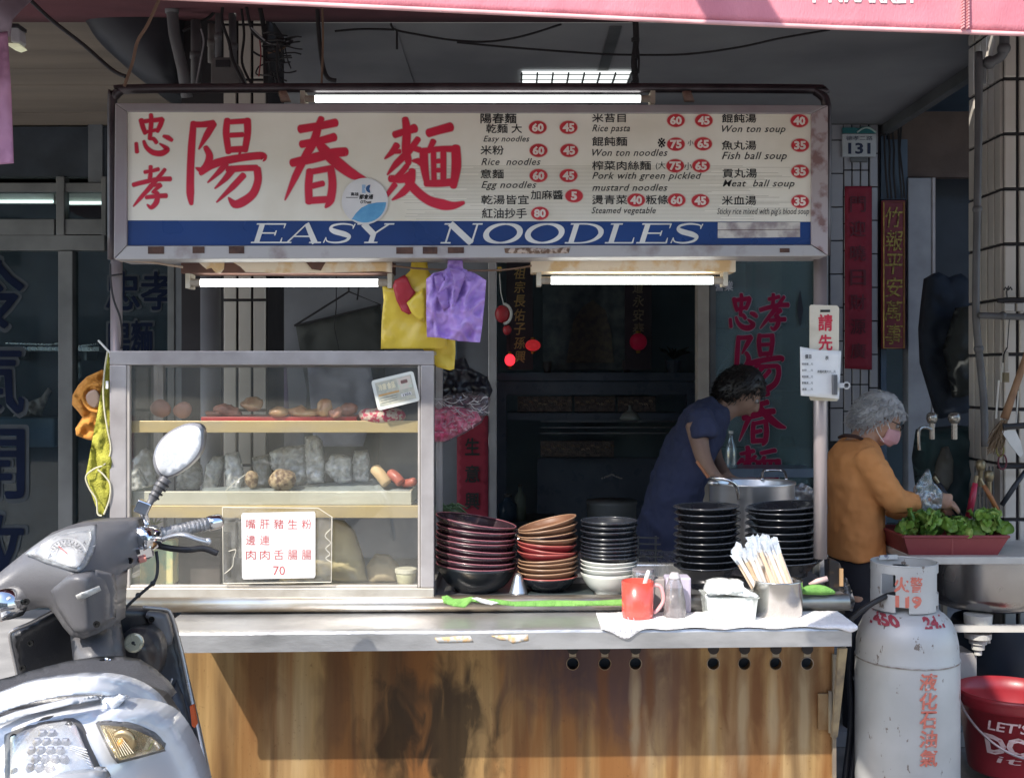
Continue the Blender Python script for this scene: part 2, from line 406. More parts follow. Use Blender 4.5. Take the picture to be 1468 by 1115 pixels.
# ---------------------------------------------------------------- arcade shell
def shell():
    c = thing('ceiling', None, None); tag(c, kind='structure')
    G().box(-1.55, 2.25, 1.05, 6.6, CZ, CZ + .15).build('slab', ceil_paint, c)
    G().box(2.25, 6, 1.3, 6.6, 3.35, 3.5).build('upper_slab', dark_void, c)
    G().box(2.20, 2.245, 1.06, 6.6, CZ - .06, CZ - .003).build('edge_trim', alu_grey, c)
    G().box(-1.5, 2.2, 1.04, 1.08, CZ - .012, CZ + .1).build('front_trim', white_paint, c)
    for k, x in enumerate((-.55, .42)):   # patched seams in the slab
        G().box(x, x + .05, 1.15, 5.4, CZ - .006, CZ - .001).build('seam_strip', alu_grey if k else ceil_paint, c)
    y = .6; i = 0
    while y < 6.2:
        for (x0, x1) in ((-5.2, -3.3), (-3.295, -1.56)):
            G().box(x0, x1, y, y + .302, CZ + random.uniform(0, .006), CZ + .03).build('plank', wood_board, c)
        y += .306; i += 1
    # walls
    G().box(P(383, 0, 3.).x, P(702, 0, 3.).x, 3.0, 3.12, .06, CZ).build('wall', grime_wall).__setitem__('kind', 'structure')
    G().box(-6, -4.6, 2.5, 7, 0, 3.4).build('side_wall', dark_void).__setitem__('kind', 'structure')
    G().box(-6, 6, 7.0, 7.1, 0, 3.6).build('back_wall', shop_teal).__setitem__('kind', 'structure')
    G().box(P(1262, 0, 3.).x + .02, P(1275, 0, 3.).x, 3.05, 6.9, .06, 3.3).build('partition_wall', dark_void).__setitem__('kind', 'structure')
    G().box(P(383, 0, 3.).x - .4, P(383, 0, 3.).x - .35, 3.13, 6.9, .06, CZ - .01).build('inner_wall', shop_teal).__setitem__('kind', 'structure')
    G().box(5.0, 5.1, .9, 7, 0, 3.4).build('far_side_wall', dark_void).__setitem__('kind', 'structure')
    # storey above the arcade, out of frame, so that sky light stays out as it does there
    G().box(-7, 7, 1.1, 7.1, 3.55, 6.5).build('upper_storey', grime_wall).__setitem__('kind', 'structure')
shell()
# ceiling light panel
def ceiling_panel():
    Y0, Y1 = 0, 0
    def Yat(py): return (CZ - ZC) * D / (S * (HY - py)) - D
    ya, yb = Yat(100), Yat(122)
    t = thing('ceiling_light', 'long lit gridded skylight panel set in the arcade ceiling above the sign', 'light panel', ((P(825, 0, ya).x), (ya + yb) / 2, CZ - .03))
    x0, x1 = P(748, 0, ya).x, P(905, 0, ya).x
    G().box(x0, x1, ya, yb, CZ - .012, CZ - .008).build('diffuser', M('lit_panel', (.80, .84, .82), .5, emit=.62, col2=(.50, .60, .70), scale=5, rvar=0), t)
    for i in range(8):
        x = x0 + (x1 - x0) * i / 7; G().box(x - .004, x + .004, ya, yb, CZ - .024, CZ - .013).build('muntin', alu_grey, t)
    for i in range(4):
        y = ya + (yb - ya) * i / 3; G().box(x0 - .01, x1 + .01, y - .006, y + .006, CZ - .026, CZ - .0245).build('cross_bar', alu_grey, t)
ceiling_panel()
# ---------------------------------------------------------------- tiled columns
def tiled(t, x0, z0, nx, nz, tw, th, axis, fixed, mat=tile_white, j=.007, name='tile', zmax=9):
    """tiles on a face; axis 'x' = face towards camera, 'y' = face looking along -x"""
    proto = {}
    for a in range(nx):
        for b in range(nz):
            u0 = x0 + a * tw + j / 2; u1 = u0 + tw - j; v0 = z0 + b * th + j / 2; v1 = v0 + th - j
            if v1 > zmax: v1 = zmax
            if v1 <= v0: continue
            key = (axis, round(v1 - v0, 4)); d = random.uniform(0, .0025)
            if key not in proto:
                g = G(); W, H = (u1 - u0) / 2, (v1 - v0); e = .003
                if axis == 'x':
                    vs = [(-W, .012, 0), (W, .012, 0), (W, .012, H), (-W, .012, H), (-W, .003, 0), (W, .003, 0), (W, .003, H), (-W, .003, H), (-W + e, 0, e), (W - e, 0, e), (W - e, 0, H - e), (-W + e, 0, H - e)]
                else:
                    vs = [(.012, W, 0), (.012, -W, 0), (.012, -W, H), (.012, W, H), (.003, W, 0), (.003, -W, 0), (.003, -W, H), (.003, W, H), (0, W - e, e), (0, -W + e, e), (0, -W + e, H - e), (0, W - e, H - e)]
                fs = [(8, 9, 10, 11)] + [(4 + i, 4 + (i + 1) % 4, 8 + (i + 1) % 4, 8 + i) for i in range(4)] + [(i, (i + 1) % 4, 4 + (i + 1) % 4, 4 + i) for i in range(4)]
                o = mk(name, vs, fs, mat, None, loc=(0, 0, 0)); proto[key] = o; fresh = True
            else:
                o = proto[key].copy(); COL.objects.link(o); fresh = False
            o.parent = t; wv = wl(t)
            pos = Vector(((u0 + u1) / 2, fixed - d, v0)) if axis == 'x' else Vector((fixed - d, (u0 + u1) / 2, v0))
            o.location = pos - wv
def columns():
    # right column at the kerb
    xr, Yf = P(1437, 0, .97).x, .97
    t = thing('tiled_column', 'white tiled arcade column with dark joints at the right edge beside the pipes', 'column', (xr + .2, Yf + .2, 0))
    G().box(xr + .014, xr + .42, Yf + .014, Yf + .36, 0, CZ + .35).build('core', grout, t)
    z0 = P(0, 563, Yf).z % .227
    zt = P(0, 113, Yf).z; n = int((zt - .1) / .2265) + 1; zb = zt - n * .2265 + .2265
    tiled(t, xr + .002, zb - .2265, 4, n + 3, .0615, .2265, 'x', Yf, j=.015, zmax=CZ + .35)
    tiled(t, Yf + .012, zb - .2265, 5, n + 3, .066, .2265, 'y', xr, j=.012, zmax=CZ + .35)
    # left column
    xl = P(318, 0, Yf).x
    t = thing('tiled_column', 'white tiled column with dark joints behind the left end of the stall', 'column', (xl + .1, Yf + .15, 0))
    G().box(xl - .17, xl + .186, Yf + .014, Yf + .34, 0, CZ + .3).build('core', grout, t)
    zt2 = P(0, 430, Yf).z; nb = int(zt2 / .2265); tiled(t, xl + .002, zt2 - nb * .2265, 3, nb + 9, .061, .2265, 'x', Yf, j=.011, zmax=CZ + .3)
    # house number pillar at the shop front
    Yp = 3.0; xp = P(1188, 0, Yp).x; xq = P(1262, 0, Yp).x
    t = thing('tiled_pillar', 'grey white tiled pillar between the shop window and the next door, under the number plate', 'pillar', ((xp + xq) / 2, Yp + .1, 0))
    G().box(xp, xq, Yp + .014, Yp + .3, .06, CZ - .002).build('core', grout, t)
    tw = (xq - xp) / 3.45; z1 = P(0, 244, Yp).z; z1 -= 9 * .2
    th = P(0, 201, Yp).z - P(0, 249, Yp).z
    gt = M('grey_tile', (.40, .40, .42), .3, col2=(.30, .30, .33), scale=3)
    tiled(t, xp + .005, P(0, 201, Yp).z - 9 * th, 1, 11, tw * .95, th, 'x', Yp, gt, zmax=CZ - .003)
    tiled(t, xp + tw, P(0, 244, Yp).z - 10 * th * .8, 3, 13, tw * .56, th * .8, 'x', Yp, gt, zmax=CZ - .003)
    tiled(t, xp + tw * 2.72, P(0, 220, Yp).z - 9 * th, 1, 11, tw * .6, th, 'x', Yp, gt, zmax=CZ - .003)
columns()
# ---------------------------------------------------------------- awnings
def canopy():
    Y = -.8
    t = thing('awning', 'faded pink canvas awning with white printed letters over the noodle stall', 'awning', (0, Y, P(0, 30, Y).z))
    low = [(-1100, -60), (100, -14), (230, 0), (490, 11.5), (740, 23), (980, 34), (1200, 43), (1376, 49), (1540, 55), (2520, 84)]
    nx = 440; g = G(); h = G(); px0, px1 = -1100, 2500
    def yl(x):
        for (a, b), (c, d) in zip(low, low[1:]):
            if a <= x <= c: return b + (d - b) * (x - a) / (c - a)
    rows = 16
    for i in range(nx + 1):
        x = px0 + (px1 - px0) * i / nx; yb = yl(x)
        for r in range(rows + 1):
            py = yb - 5 - (yb + 130) * r / rows
            dyv = .012 * noise.noise(Vector((x * .012, r * .12, 1))) + .003 * noise.noise(Vector((x * .05, r * .5, 3)))
            g.v.append(tuple(P(x, py, Y + dyv + .02 * (r / rows))))
    for i in range(nx):
        for r in range(rows): a = i * (rows + 1) + r; g.f.append((a, a + rows + 1, a + rows + 2, a + 1))
    v = g.build('valance', awning_pink, t, smooth=True, solid=.004)
    g2 = G()
    for i in range(nx + 1):
        x = px0 + (px1 - px0) * i / nx; yb = yl(x); dyv = .012 * noise.noise(Vector((x * .012, 0, 1))) + .003 * noise.noise(Vector((x * .05, 0, 3)))
        g2.v += [tuple(P(x, yb, Y + dyv - .004)), tuple(P(x, yb - 6, Y + dyv - .0045))]
    g2.f = [(2 * i, 2 * i + 2, 2 * i + 3, 2 * i + 1) for i in range(nx)]
    g2.build('hem', hem_pink, t, smooth=True, solid=.006)
    for x in (1377, 1384):   # stitched seam
        g3 = G(); zz = P(x, yl(x) - 6, Y).z
        for k in range(34):
            z = zz + k * .0075; xx = P(x, 0, Y).x; g3.box(xx - .0012, xx + .0012, Y - .022, Y - .004, z, z + .0045)
        o = g3.build('stitching', hem_pink, t); o['kind'] = 'stuff'
    # sloping roof cloth
    zt = P(0, -135, Y).z; g4 = G(); n = 40
    xa, xb = P(-1100, 0, Y).x, P(2500, 0, Y).x
    for i in range(n + 1):
        x = xa + (xb - xa) * i / n
        for r in range(9):
            f = r / 8; g4.v.append((x * (1 + .2 * f), Y + .02 + (1.0 - Y) * f, zt + (CZ - .025 - zt) * f - .02 * sin(pi * f)))
    for i in range(n):
        for r in range(8): a = i * 9 + r; g4.f.append((a, a + 1, a + 10, a + 9))
    g4.build('roof_cloth', awning_under, t, smooth=True, solid=.005)
    g5 = G(); g5.tube([(xa, Y + .03, zt - .02), (xb, Y + .03, zt - .02)], .018, 10).build('front_bar', alu_grey, t)
    # clipped lower ends of the printed letters at the top edge
    wl_ = M('white_print', (.86, .86, .84), .6)
    def wv(x, z):
        k = S * (Y + D) / D; px, py = x / k + 734, HY - (z - ZC) / k; r = (yl(px) - 5 - py) / (yl(px) + 130) * rows
        return (x, Y + .012 * noise.noise(Vector((px * .012, r * .12, 1))) + .003 * noise.noise(Vector((px * .05, r * .5, 3))) + .02 * r / rows - .0045, z)
    text('I  NMARKET', 1165, -22, 152, 26, Y, wl_, t, bold=.03, wrap=wv)
    # neighbour's awning at top left
    Yn = -.45
    t = thing('side_awning', 'faded lilac pink canvas flap of the neighbouring awning at the left edge', 'awning', tuple(P(-10, 230, Yn)))
    sheet('side_flap', [(-70, 60), (10, 45), (16, 140), (19, 234), (-5, 236), (-80, 238)], Yn, awning_lilac, t, step=7, thick=.004, wr=.02, wf=.04, ws=(1.6, .4))
    sheet('roof_cloth', [(-80, -40), (50, -30), (47, -2), (30, 14), (17, 28), (14, 52), (-60, 64)], tps([(-80, -40, Yn - .3), (50, -30, Yn + .3), (17, 28, Yn + .02), (-60, 60, Yn)]), M('grey_canvas', (.30, .24, .29), .85, bump=.1), t, step=8, thick=.005, wr=.008)
canopy()
# ---------------------------------------------------------------- neighbour shop front on the left
def left_shop():
    Y = 3.0
    t = thing('shop_front', 'grey aluminium glazed shop front with outlined lettering at the left', 'shop front', (P(60, 0, Y).x, Y, .06))
    def bar(a, b, c, d, dep=.07, nm='frame_bar', yo=0, mt=alu_grey): G().pbox(a, b, c, d, Y + yo, dep).build(nm, mt, t, bevel=.004)
    bar(-190, 148, 262, 275); bar(-190, 78, 314, 337, .05); bar(92, 146, 314, 336, .05)
    bar(-190, 150, 337, 359, .09); bar(80, 92, 253, 337, .08, 'mullion', -.012); bar(83, 104, 359.5, 1000, .09, 'mullion', -.015)
    bar(145, 152, 253, 337, .08, 'mullion', -.012); bar(126, 147, 168, 262, .3, 'post', .02, M('bluegrey_post', (.14, .155, .17), .6))
    bar(240, 250, 372, 900, .08, 'mullion', -.012); bar(251, 268, 372, 900, .06, 'frame_bar', -.004, M('bluegrey_post', (.14, .155, .17), .6))
    def pane(a, b, c, d):
        g = G(); p = P(a, d, Y + .03); q = P(b, c, Y + .03); g.box(p.x, q.x, Y + .03, Y + .036, p.z, q.z).build('pane', glass, t)
    pane(-190, 80, 275.3, 313.7); pane(92.2, 144.8, 275.3, 313.7); pane(-190, 82.8, 359.8, 1000); pane(104.2, 239.8, 359.8, 1000)
    # outlined characters painted on the glass
    blue = M('dark_blue_vinyl', (.006, .011, .03), .8, spec=.1); line = M('grey_outline', (.065, .075, .085), .8, spec=.1)
    for i, ch in enumerate('冷氣開放'):
        y = 372 + i * 122
        text(ch, -72, y - 4, 110, 106, Y + .024, line, t, bold=.028); text(ch, -68, y, 102, 98, Y + .018, blue, t, bold=.012)
    # interior of the neighbour shop
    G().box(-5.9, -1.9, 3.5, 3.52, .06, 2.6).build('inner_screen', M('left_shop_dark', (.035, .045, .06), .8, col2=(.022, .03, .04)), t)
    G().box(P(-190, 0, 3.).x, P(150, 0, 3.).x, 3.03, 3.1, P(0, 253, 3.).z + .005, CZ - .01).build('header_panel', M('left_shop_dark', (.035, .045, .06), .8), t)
    for (a, b, y) in ((-120, 76, 289), (96, 160, 291)):
        Yt = 3.28; p = P(a, y, Yt); q = P(b, y, Yt)
        l = thing('fluorescent_light', 'lit tube behind the %s transom pane of the left shop' % ('wide' if a < 0 else 'narrow'), 'light', (p + q) / 2)
        G().tube([p, q], .009, 8).build('tube', M('lit_tube_dim', (.85, 1, .95), .4, emit=.9, rvar=0), l); G().box(p.x, q.x, Yt + .012, Yt + .05, p.z - .01, p.z + .06).build('batten', white_paint, l)
    # stainless shelf seen through the glass; cloth reflection modelled as a solid sheet
    Ys = 3.3; s_ = thing('wall_shelf', 'long steel shelf with curled rim behind the left shop window', 'shelf', tuple(P(80, 510, Ys)))
    G().pbox(8, 142, 497, 503, Ys, .25).build('board', brushed, s_, bevel=.003)
    G().tube([P(8, 492, Ys), P(70, 494, Ys), P(104, 490, Ys), P(113, 496, Ys), P(140, 493, Ys)], .006, 6).build('rim', brushed, s_)
    for x in (20, 120): G().pbox(x, x + 4, 503.5, 516, Ys + .02, .2).build('bracket', alu_grey, s_)
    b = thing('glass_jar', 'small clear jar hanging under the shelf in the left shop', 'jar', tuple(P(111, 542, Ys)))
    G().lathe([(.02, 0), (.026, .02), (.026, .07), (.018, .09), (.018, .1)], P(111, 542, Ys), 14).build('body', film('jar_film', (.8, .85, .85), .2, body=.15), b)
    G().lathe([(.02, .1), (.02, .12)], P(111, 542, Ys), 14, capt=True).build('lid', alu_grey, b)
    tag(sheet('cloth_reflection', [(18, 597), (28, 582), (46, 574), (59, 569), (68, 556), (72, 560), (66, 573), (58, 597)], 3.32, M('reflected_cloth', (.55, .46, .42), .8), None, step=3, thick=.02, puff=.03, puff_px=6, wr=.06, wf=.15), 'pale cloth reflection in the left shop window, shaped as a crumpled sheet', 'cloth')
    o = tag(G().box(P(-60, 598, 3.32).x, P(84, 598, 3.32).x, 3.25, 3.45, P(0, 640, 3.32).z, P(0, 598, 3.32).z - .001).build('dark_cabinet', dark_void, None, bevel=.01), 'low dark cabinet under the pale cloth reflection in the left shop', 'cabinet')
    # second glass with the shop name, right of the mullion
    o = thing('name_glass', 'dark glass panel with faint outlined shop name behind the left stall post', 'window', (P(200, 0, Y).x, Y - .06, .06))
    k = .40
    for (gl, ox, oy, sc) in (('忠', 172, 388, 1), ('孝', 222, 388, 1), ('陽', 176, 462, 1), ('麵', 208, 458, 1)):
        text(gl, ox - 22, oy, 52 if gl in '忠孝' else 34, 58, Y + .022, line, o, bold=.028); text(gl, ox - 20, oy + 2, 48 if gl in '忠孝' else 30, 54, Y + .016, blue, o, bold=.012)
left_shop()
# ---------------------------------------------------------------- main shop front
def main_shop():
    Y = 3.0
    t = thing('shop_doorway', 'open sliding door frame with pale aluminium and timber posts behind the stall', 'doorway', (P(860, 0, Y).x, Y, .06))
    pale = M('pale_aluminium', (.42, .41, .42), .4, .4); beige = M('beige_post', (.40, .35, .30), .6)
    G().pbox(700, 712, 300, 1000, Y - .02, .09).build('post', pale, t, bevel=.003)
    G().pbox(1000, 1017, 300, 1000, Y - .02, .09).build('post', beige, t, bevel=.003)
    G().pbox(1176, 1187.5, 120, 1000, Y - .02, .09).build('post', pale, t, bevel=.003)
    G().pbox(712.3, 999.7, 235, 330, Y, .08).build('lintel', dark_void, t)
    # window with red shop name
    wdo = thing('shop_window', 'teal tinted window with the shop name in large red characters', 'window', (P(1097, 0, Y).x, Y, .06))
    for (a, b, c, d) in ((1018, 1026, 300, 1000), (1168, 1175.5, 300, 1000), (1026.3, 1167.7, 300, 310), (1026.3, 1167.7, 700, 712)):
        G().pbox(a, b, c, d, Y + .002, .06).build('frame', alu_grey, wdo)
    G().pbox(1026.3, 1167.7, 310.3, 699.7, Y + .03, .006).build('pane', film('teal_glass', (.75, .85, .85), .06, body=.42, bodycol=(.23, .325, .35), bscale=1.5), wdo)
    for y in (375, 470, 560, 640): G().pbox(1027, 1167, y, y + 1.5, Y + .05, .01).build('glazing_bar', alu_grey, wdo)
    G().flat([(1147, 415), (1151.5, 443), (1147, 471), (1142.5, 443)], Y + .02).build('diamond_sticker', M('dark_sticker', (.03, .035, .05), .5), wdo)
    vin = M('red_vinyl', (.34, .008, .06), .7, spec=.2); edge = M('grey_vinyl_edge', (.42, .40, .44), .6)
    def put(gl, x, y, w, h):
        xs = [p[0] for st in gl for p in st[0]]; ys = [p[1] for st in gl for p in st[0]]; x0, x1, y0, y1 = min(xs), max(xs), min(ys), max(ys)
        f = lambda a, b: (x + (a - x0) / (x1 - x0) * w, y + (b - y0) / (y1 - y0) * h)
        strokes_obj('lettering_edge', gl, f, Y + .0245, edge, wdo, grow=34, dy=.00005); strokes_obj('lettering', gl, f, Y + .018, vin, wdo, grow=14)
    put(GL['忠'], 1047, 422, 38, 48); put(GL['孝'], 1090, 422, 40, 50); put(GL['陽'], 1056, 480, 66, 78)
    put(GL['春'], 1060, 560, 66, 78); put(GL['麵'], 1054, 640, 68, 58)
    text('營業', 1025, 403, 26, 14, Y - .002, M('plate_grey', (.45, .45, .5), .5), wdo, bold=.02)
    # couplets and plates
    b = thing('red_couplet', 'long plain red paper couplet with dark characters on the tiled pillar below the number plate', 'couplet', tuple(P(1230, 530, Y - .01)))
    sheet('paper', [(1211, 267), (1250, 267), (1250, 530), (1211, 528)], Y - .012, red_paper, b, step=8, thick=.002, wr=.006)
    for i, ch in enumerate('門迎曉日財源廣'): text(ch, 1219, 282 + i * 35, 22, 22, Y - .022, M('faint_ink', (.11, .008, .02), .6), b, bold=.01)
    b = thing('carved_couplet', 'narrow maroon board with gold brush characters and gold rim beside the red couplet', 'couplet', tuple(P(1281, 500, Y - .01)))
    G().pprism([(1265, 287), (1298, 287), (1298, 500), (1265, 500)], Y - .03, .03).build('board', maroon_paper, b, bevel=.004)
    G().tube([P(1267, 499, Y - .034), P(1267, 290, Y - .034), P(1296, 290, Y - .034), P(1296, 499, Y - .034), P(1267, 499, Y - .034)], .0025, 5).build('rim', gold, b)
    for i, ch in enumerate('竹報平安萬事'): text(ch, 1269, 297 + i * 33.5, 25, 29, Y - .036, M('worn_gold', (.30, .22, .05), .5, .4, col2=(.12, .06, .02), scale=60, lo=.4, hi=.55), b, bold=.006, shear=.14)
    b = thing('number_plate', 'white house number plate 131 with green top band on the tiled pillar', 'number plate', tuple(P(1231, 226, Y - .02)))
    G().pbox(1208, 1256, 192, 225, Y - .022, .018).build('plate', M('plate_white', (.55, .58, .60), .4), b, bevel=.002)
    G().pprism([(1208, 191), (1208, 183), (1224, 183), (1230, 184), (1236, 182), (1244, 181), (1251, 184), (1256, 190), (1256, 191)], Y - .024, .018).build('top_band', M('plate_green', (.03, .18, .19), .5), b)
    g = G(); g.tube([P(1229 + 27 * i / 10, 190 - 7 * sin(pi * i / 10), Y - .028) for i in range(11)], .006, 5).build('arch_emblem', M('plate_arch', (.45, .6, .55), .5), b)
    text('131', 1216, 205, 32, 16, Y - .024, M('plate_navy', (.02, .03, .08), .5), b, bold=.03)
    text('德孝二路', 1213, 195, 38, 6.5, Y - .024, M('plate_navy', (.02, .03, .08), .5), b)
    G().pbox(1220, 1244, 226, 232, Y - .02, .015).build('sub_plate', alu_grey, b)
    b = thing('red_couplet', 'red paper couplet strip with black characters left of the open doorway, above the bowls', 'couplet', tuple(P(677, 770, Y - .01)))
    sheet('paper', [(655, 596), (700, 596), (700, 790), (655, 790)], Y - .024, red_paper, b, step=8, thick=.002, wr=.008)
    for i, ch in enumerate('生意興隆'): text(ch, 667, 628 + i * 39, 20, 24, Y - .036, ink, b, bold=.02)
    # next door: white frame, brown panel, dark doorway
    d = thing('side_door', 'dark doorway with white jamb under a brown boarded panel right of the gold couplet', 'doorway', (P(1350, 0, Y).x, Y, .06))
    G().pbox(1302, 1336, 255, 1000, Y, .1).build('jamb', M('grey_white_jamb', (.32, .33, .36), .6), d, bevel=.004)
    G().pbox(1337, 1341, 255, 1000, Y - .01, .1).build('door_stop', M('pale_jamb', (.45, .42, .43), .6), d)
    G().pbox(1276, 1460, 160, 254, Y + .05, .06).build('board_panel', M('brown_board', (.12, .085, .07), .8, bump=.1), d)
    G().pbox(1341.5, 1500, 254.5, 1000, Y + .3, .05).build('door_leaf', M('dark_door', (.03, .04, .055), .6), d)
    G().pbox(1263, 1301, 200, 286, Y + .02, .05).build('cable_panel', dark_void, d)
    for i, x in enumerate((1268, 1273, 1279, 1288, 1292)):
        G().tube([P(x, 180, Y - .0), P(x + 3 * sin(i), 215, Y - .02), P(x + 2, 250, Y - .03), P(x + 5, 285, Y - .0)], .006, 5).build('cable', wire_black, d)
GL = {}
def glyphs():
    GL['忠'] = [([(190, 190), (205, 250), (225, 300)], [35, 33, 30]), ([(190, 205), (270, 195), (365, 185)], [28, 28, 34]), ([(368, 185), (350, 235), (325, 285)], [32, 34, 26]), ([(215, 295), (270, 283), (335, 270)], [20, 22, 22]),
        ([(272, 145), (275, 200), (262, 348)], [26, 32, 26]), ([(258, 345), (295, 350), (318, 380)], [20, 26, 26]), ([(148, 385), (155, 460)], [22, 26]), ([(212, 368), (235, 420), (290, 463), (360, 470), (408, 440), (385, 415), (345, 388)], [18, 28, 38, 42, 38, 24, 3]), ([(378, 325), (415, 338), (448, 360)], [16, 34, 22])]
    GL['孝'] = [([(220, 628), (290, 615), (335, 603)], [24, 24, 26]), ([(270, 580), (268, 640), (262, 700)], [26, 28, 30]), ([(125, 735), (200, 715), (330, 688), (435, 685)], [30, 30, 32, 34]), ([(390, 605), (330, 680), (265, 755), (180, 850), (125, 915)], [22, 30, 34, 24, 3]),
        ([(262, 742), (350, 735)], [20, 26]), ([(352, 738), (290, 792)], [30, 16]), ([(288, 792), (325, 812), (318, 880), (275, 925), (240, 900)], [22, 34, 38, 28, 4]), ([(232, 840), (320, 830), (400, 826)], [24, 30, 34])]
    GL['陽'] = [([(630, 215), (615, 400), (605, 600), (603, 800), (612, 895)], [44, 54, 55, 58, 26]), ([(625, 228), (700, 228), (795, 220)], [46, 42, 54]), ([(797, 222), (740, 320), (675, 435)], [54, 48, 4]),
        ([(915, 190), (905, 300), (925, 460)], [46, 50, 42]), ([(910, 208), (1080, 198)], [34, 38]), ([(1082, 192), (1085, 300), (1062, 445)], [54, 50, 44]), ([(940, 318), (1045, 313)], [34, 34]), ([(925, 440), (1068, 432)], [44, 46]), ([(1022, 455), (1015, 495)], [16, 14]),
        ([(732, 420), (765, 490), (745, 570), (700, 610), (650, 592)], [34, 52, 60, 50, 4]), ([(690, 640), (800, 560), (1000, 512), (1190, 490), (1225, 510)], [30, 62, 56, 56, 52]),
        ([(900, 560), (850, 620), (750, 715)], [50, 38, 4]), ([(960, 600), (900, 680), (810, 765)], [58, 40, 4]), ([(1050, 655), (960, 750), (825, 880)], [46, 44, 4]),
        ([(920, 605), (1050, 595), (1160, 592)], [50, 44, 44]), ([(1165, 600), (1172, 700), (1130, 810), (1040, 880), (975, 895), (925, 842)], [55, 55, 60, 68, 60, 4])]
    GL['春'] = [([(160, 238), (300, 215), (425, 190)], [56, 52, 54]), ([(170, 352), (300, 328), (415, 298)], [50, 50, 56]), ([(100, 492), (250, 458), (400, 420), (500, 408)], [54, 66, 66, 58]),
        ([(318, 158), (292, 230), (262, 330), (200, 440), (120, 600), (45, 770)], [40, 50, 58, 54, 44, 3]), ([(300, 345), (360, 420), (460, 510), (560, 580), (650, 612)], [50, 78, 80, 66, 16]),
        ([(232, 552), (222, 660), (226, 785)], [48, 50, 50]), ([(225, 562), (390, 532)], [36, 40]), ([(388, 528), (402, 650), (385, 770), (350, 825)], [48, 54, 58, 12]), ([(250, 665), (330, 646)], [38, 36]), ([(225, 775), (385, 765)], [46, 46])]
    GL['麵'] = [([(870, 280), (940, 258), (1020, 232)], [46, 44, 60]), ([(948, 162), (960, 250), (955, 400), (972, 480), (962, 518)], [40, 56, 58, 45, 12]), ([(885, 360), (850, 410), (795, 460)], [46, 38, 4]), ([(870, 408), (908, 405)], [26, 28]),
        ([(1045, 312), (1010, 360), (960, 420), (880, 500), (815, 580)], [38, 42, 48, 42, 4]), ([(985, 372), (1058, 395)], [36, 36]), ([(1000, 476), (1050, 480), (1080, 505)], [6, 44, 40]), ([(838, 610), (930, 612), (1000, 575)], [46, 56, 56]),
        ([(1000, 550), (990, 640), (930, 715), (850, 770)], [46, 50, 46, 4]), ([(960, 515), (925, 560), (880, 605)], [34, 36, 34]), ([(870, 655), (808, 738)], [38, 24]), ([(950, 600), (1020, 690), (1120, 770), (1230, 805), (1310, 812), (1388, 790)], [50, 60, 62, 74, 50, 18]),
        ([(1125, 268), (1200, 246), (1290, 222)], [56, 56, 62]), ([(1160, 328), (1125, 405)], [38, 30]), ([(1088, 400), (1092, 520), (1115, 655)], [56, 56, 34]), ([(1075, 405), (1200, 388), (1335, 388)], [40, 36, 44]), ([(1328, 378), (1332, 520), (1310, 668)], [62, 66, 44]), ([(1105, 645), (1200, 645), (1318, 634)], [44, 48, 54]),
        ([(1160, 405), (1165, 625)], [34, 34]), ([(1235, 400), (1235, 625)], [38, 38]), ([(1165, 480), (1235, 476)], [28, 28]), ([(1165, 548), (1235, 546)], [28, 28])]
glyphs(); main_shop()
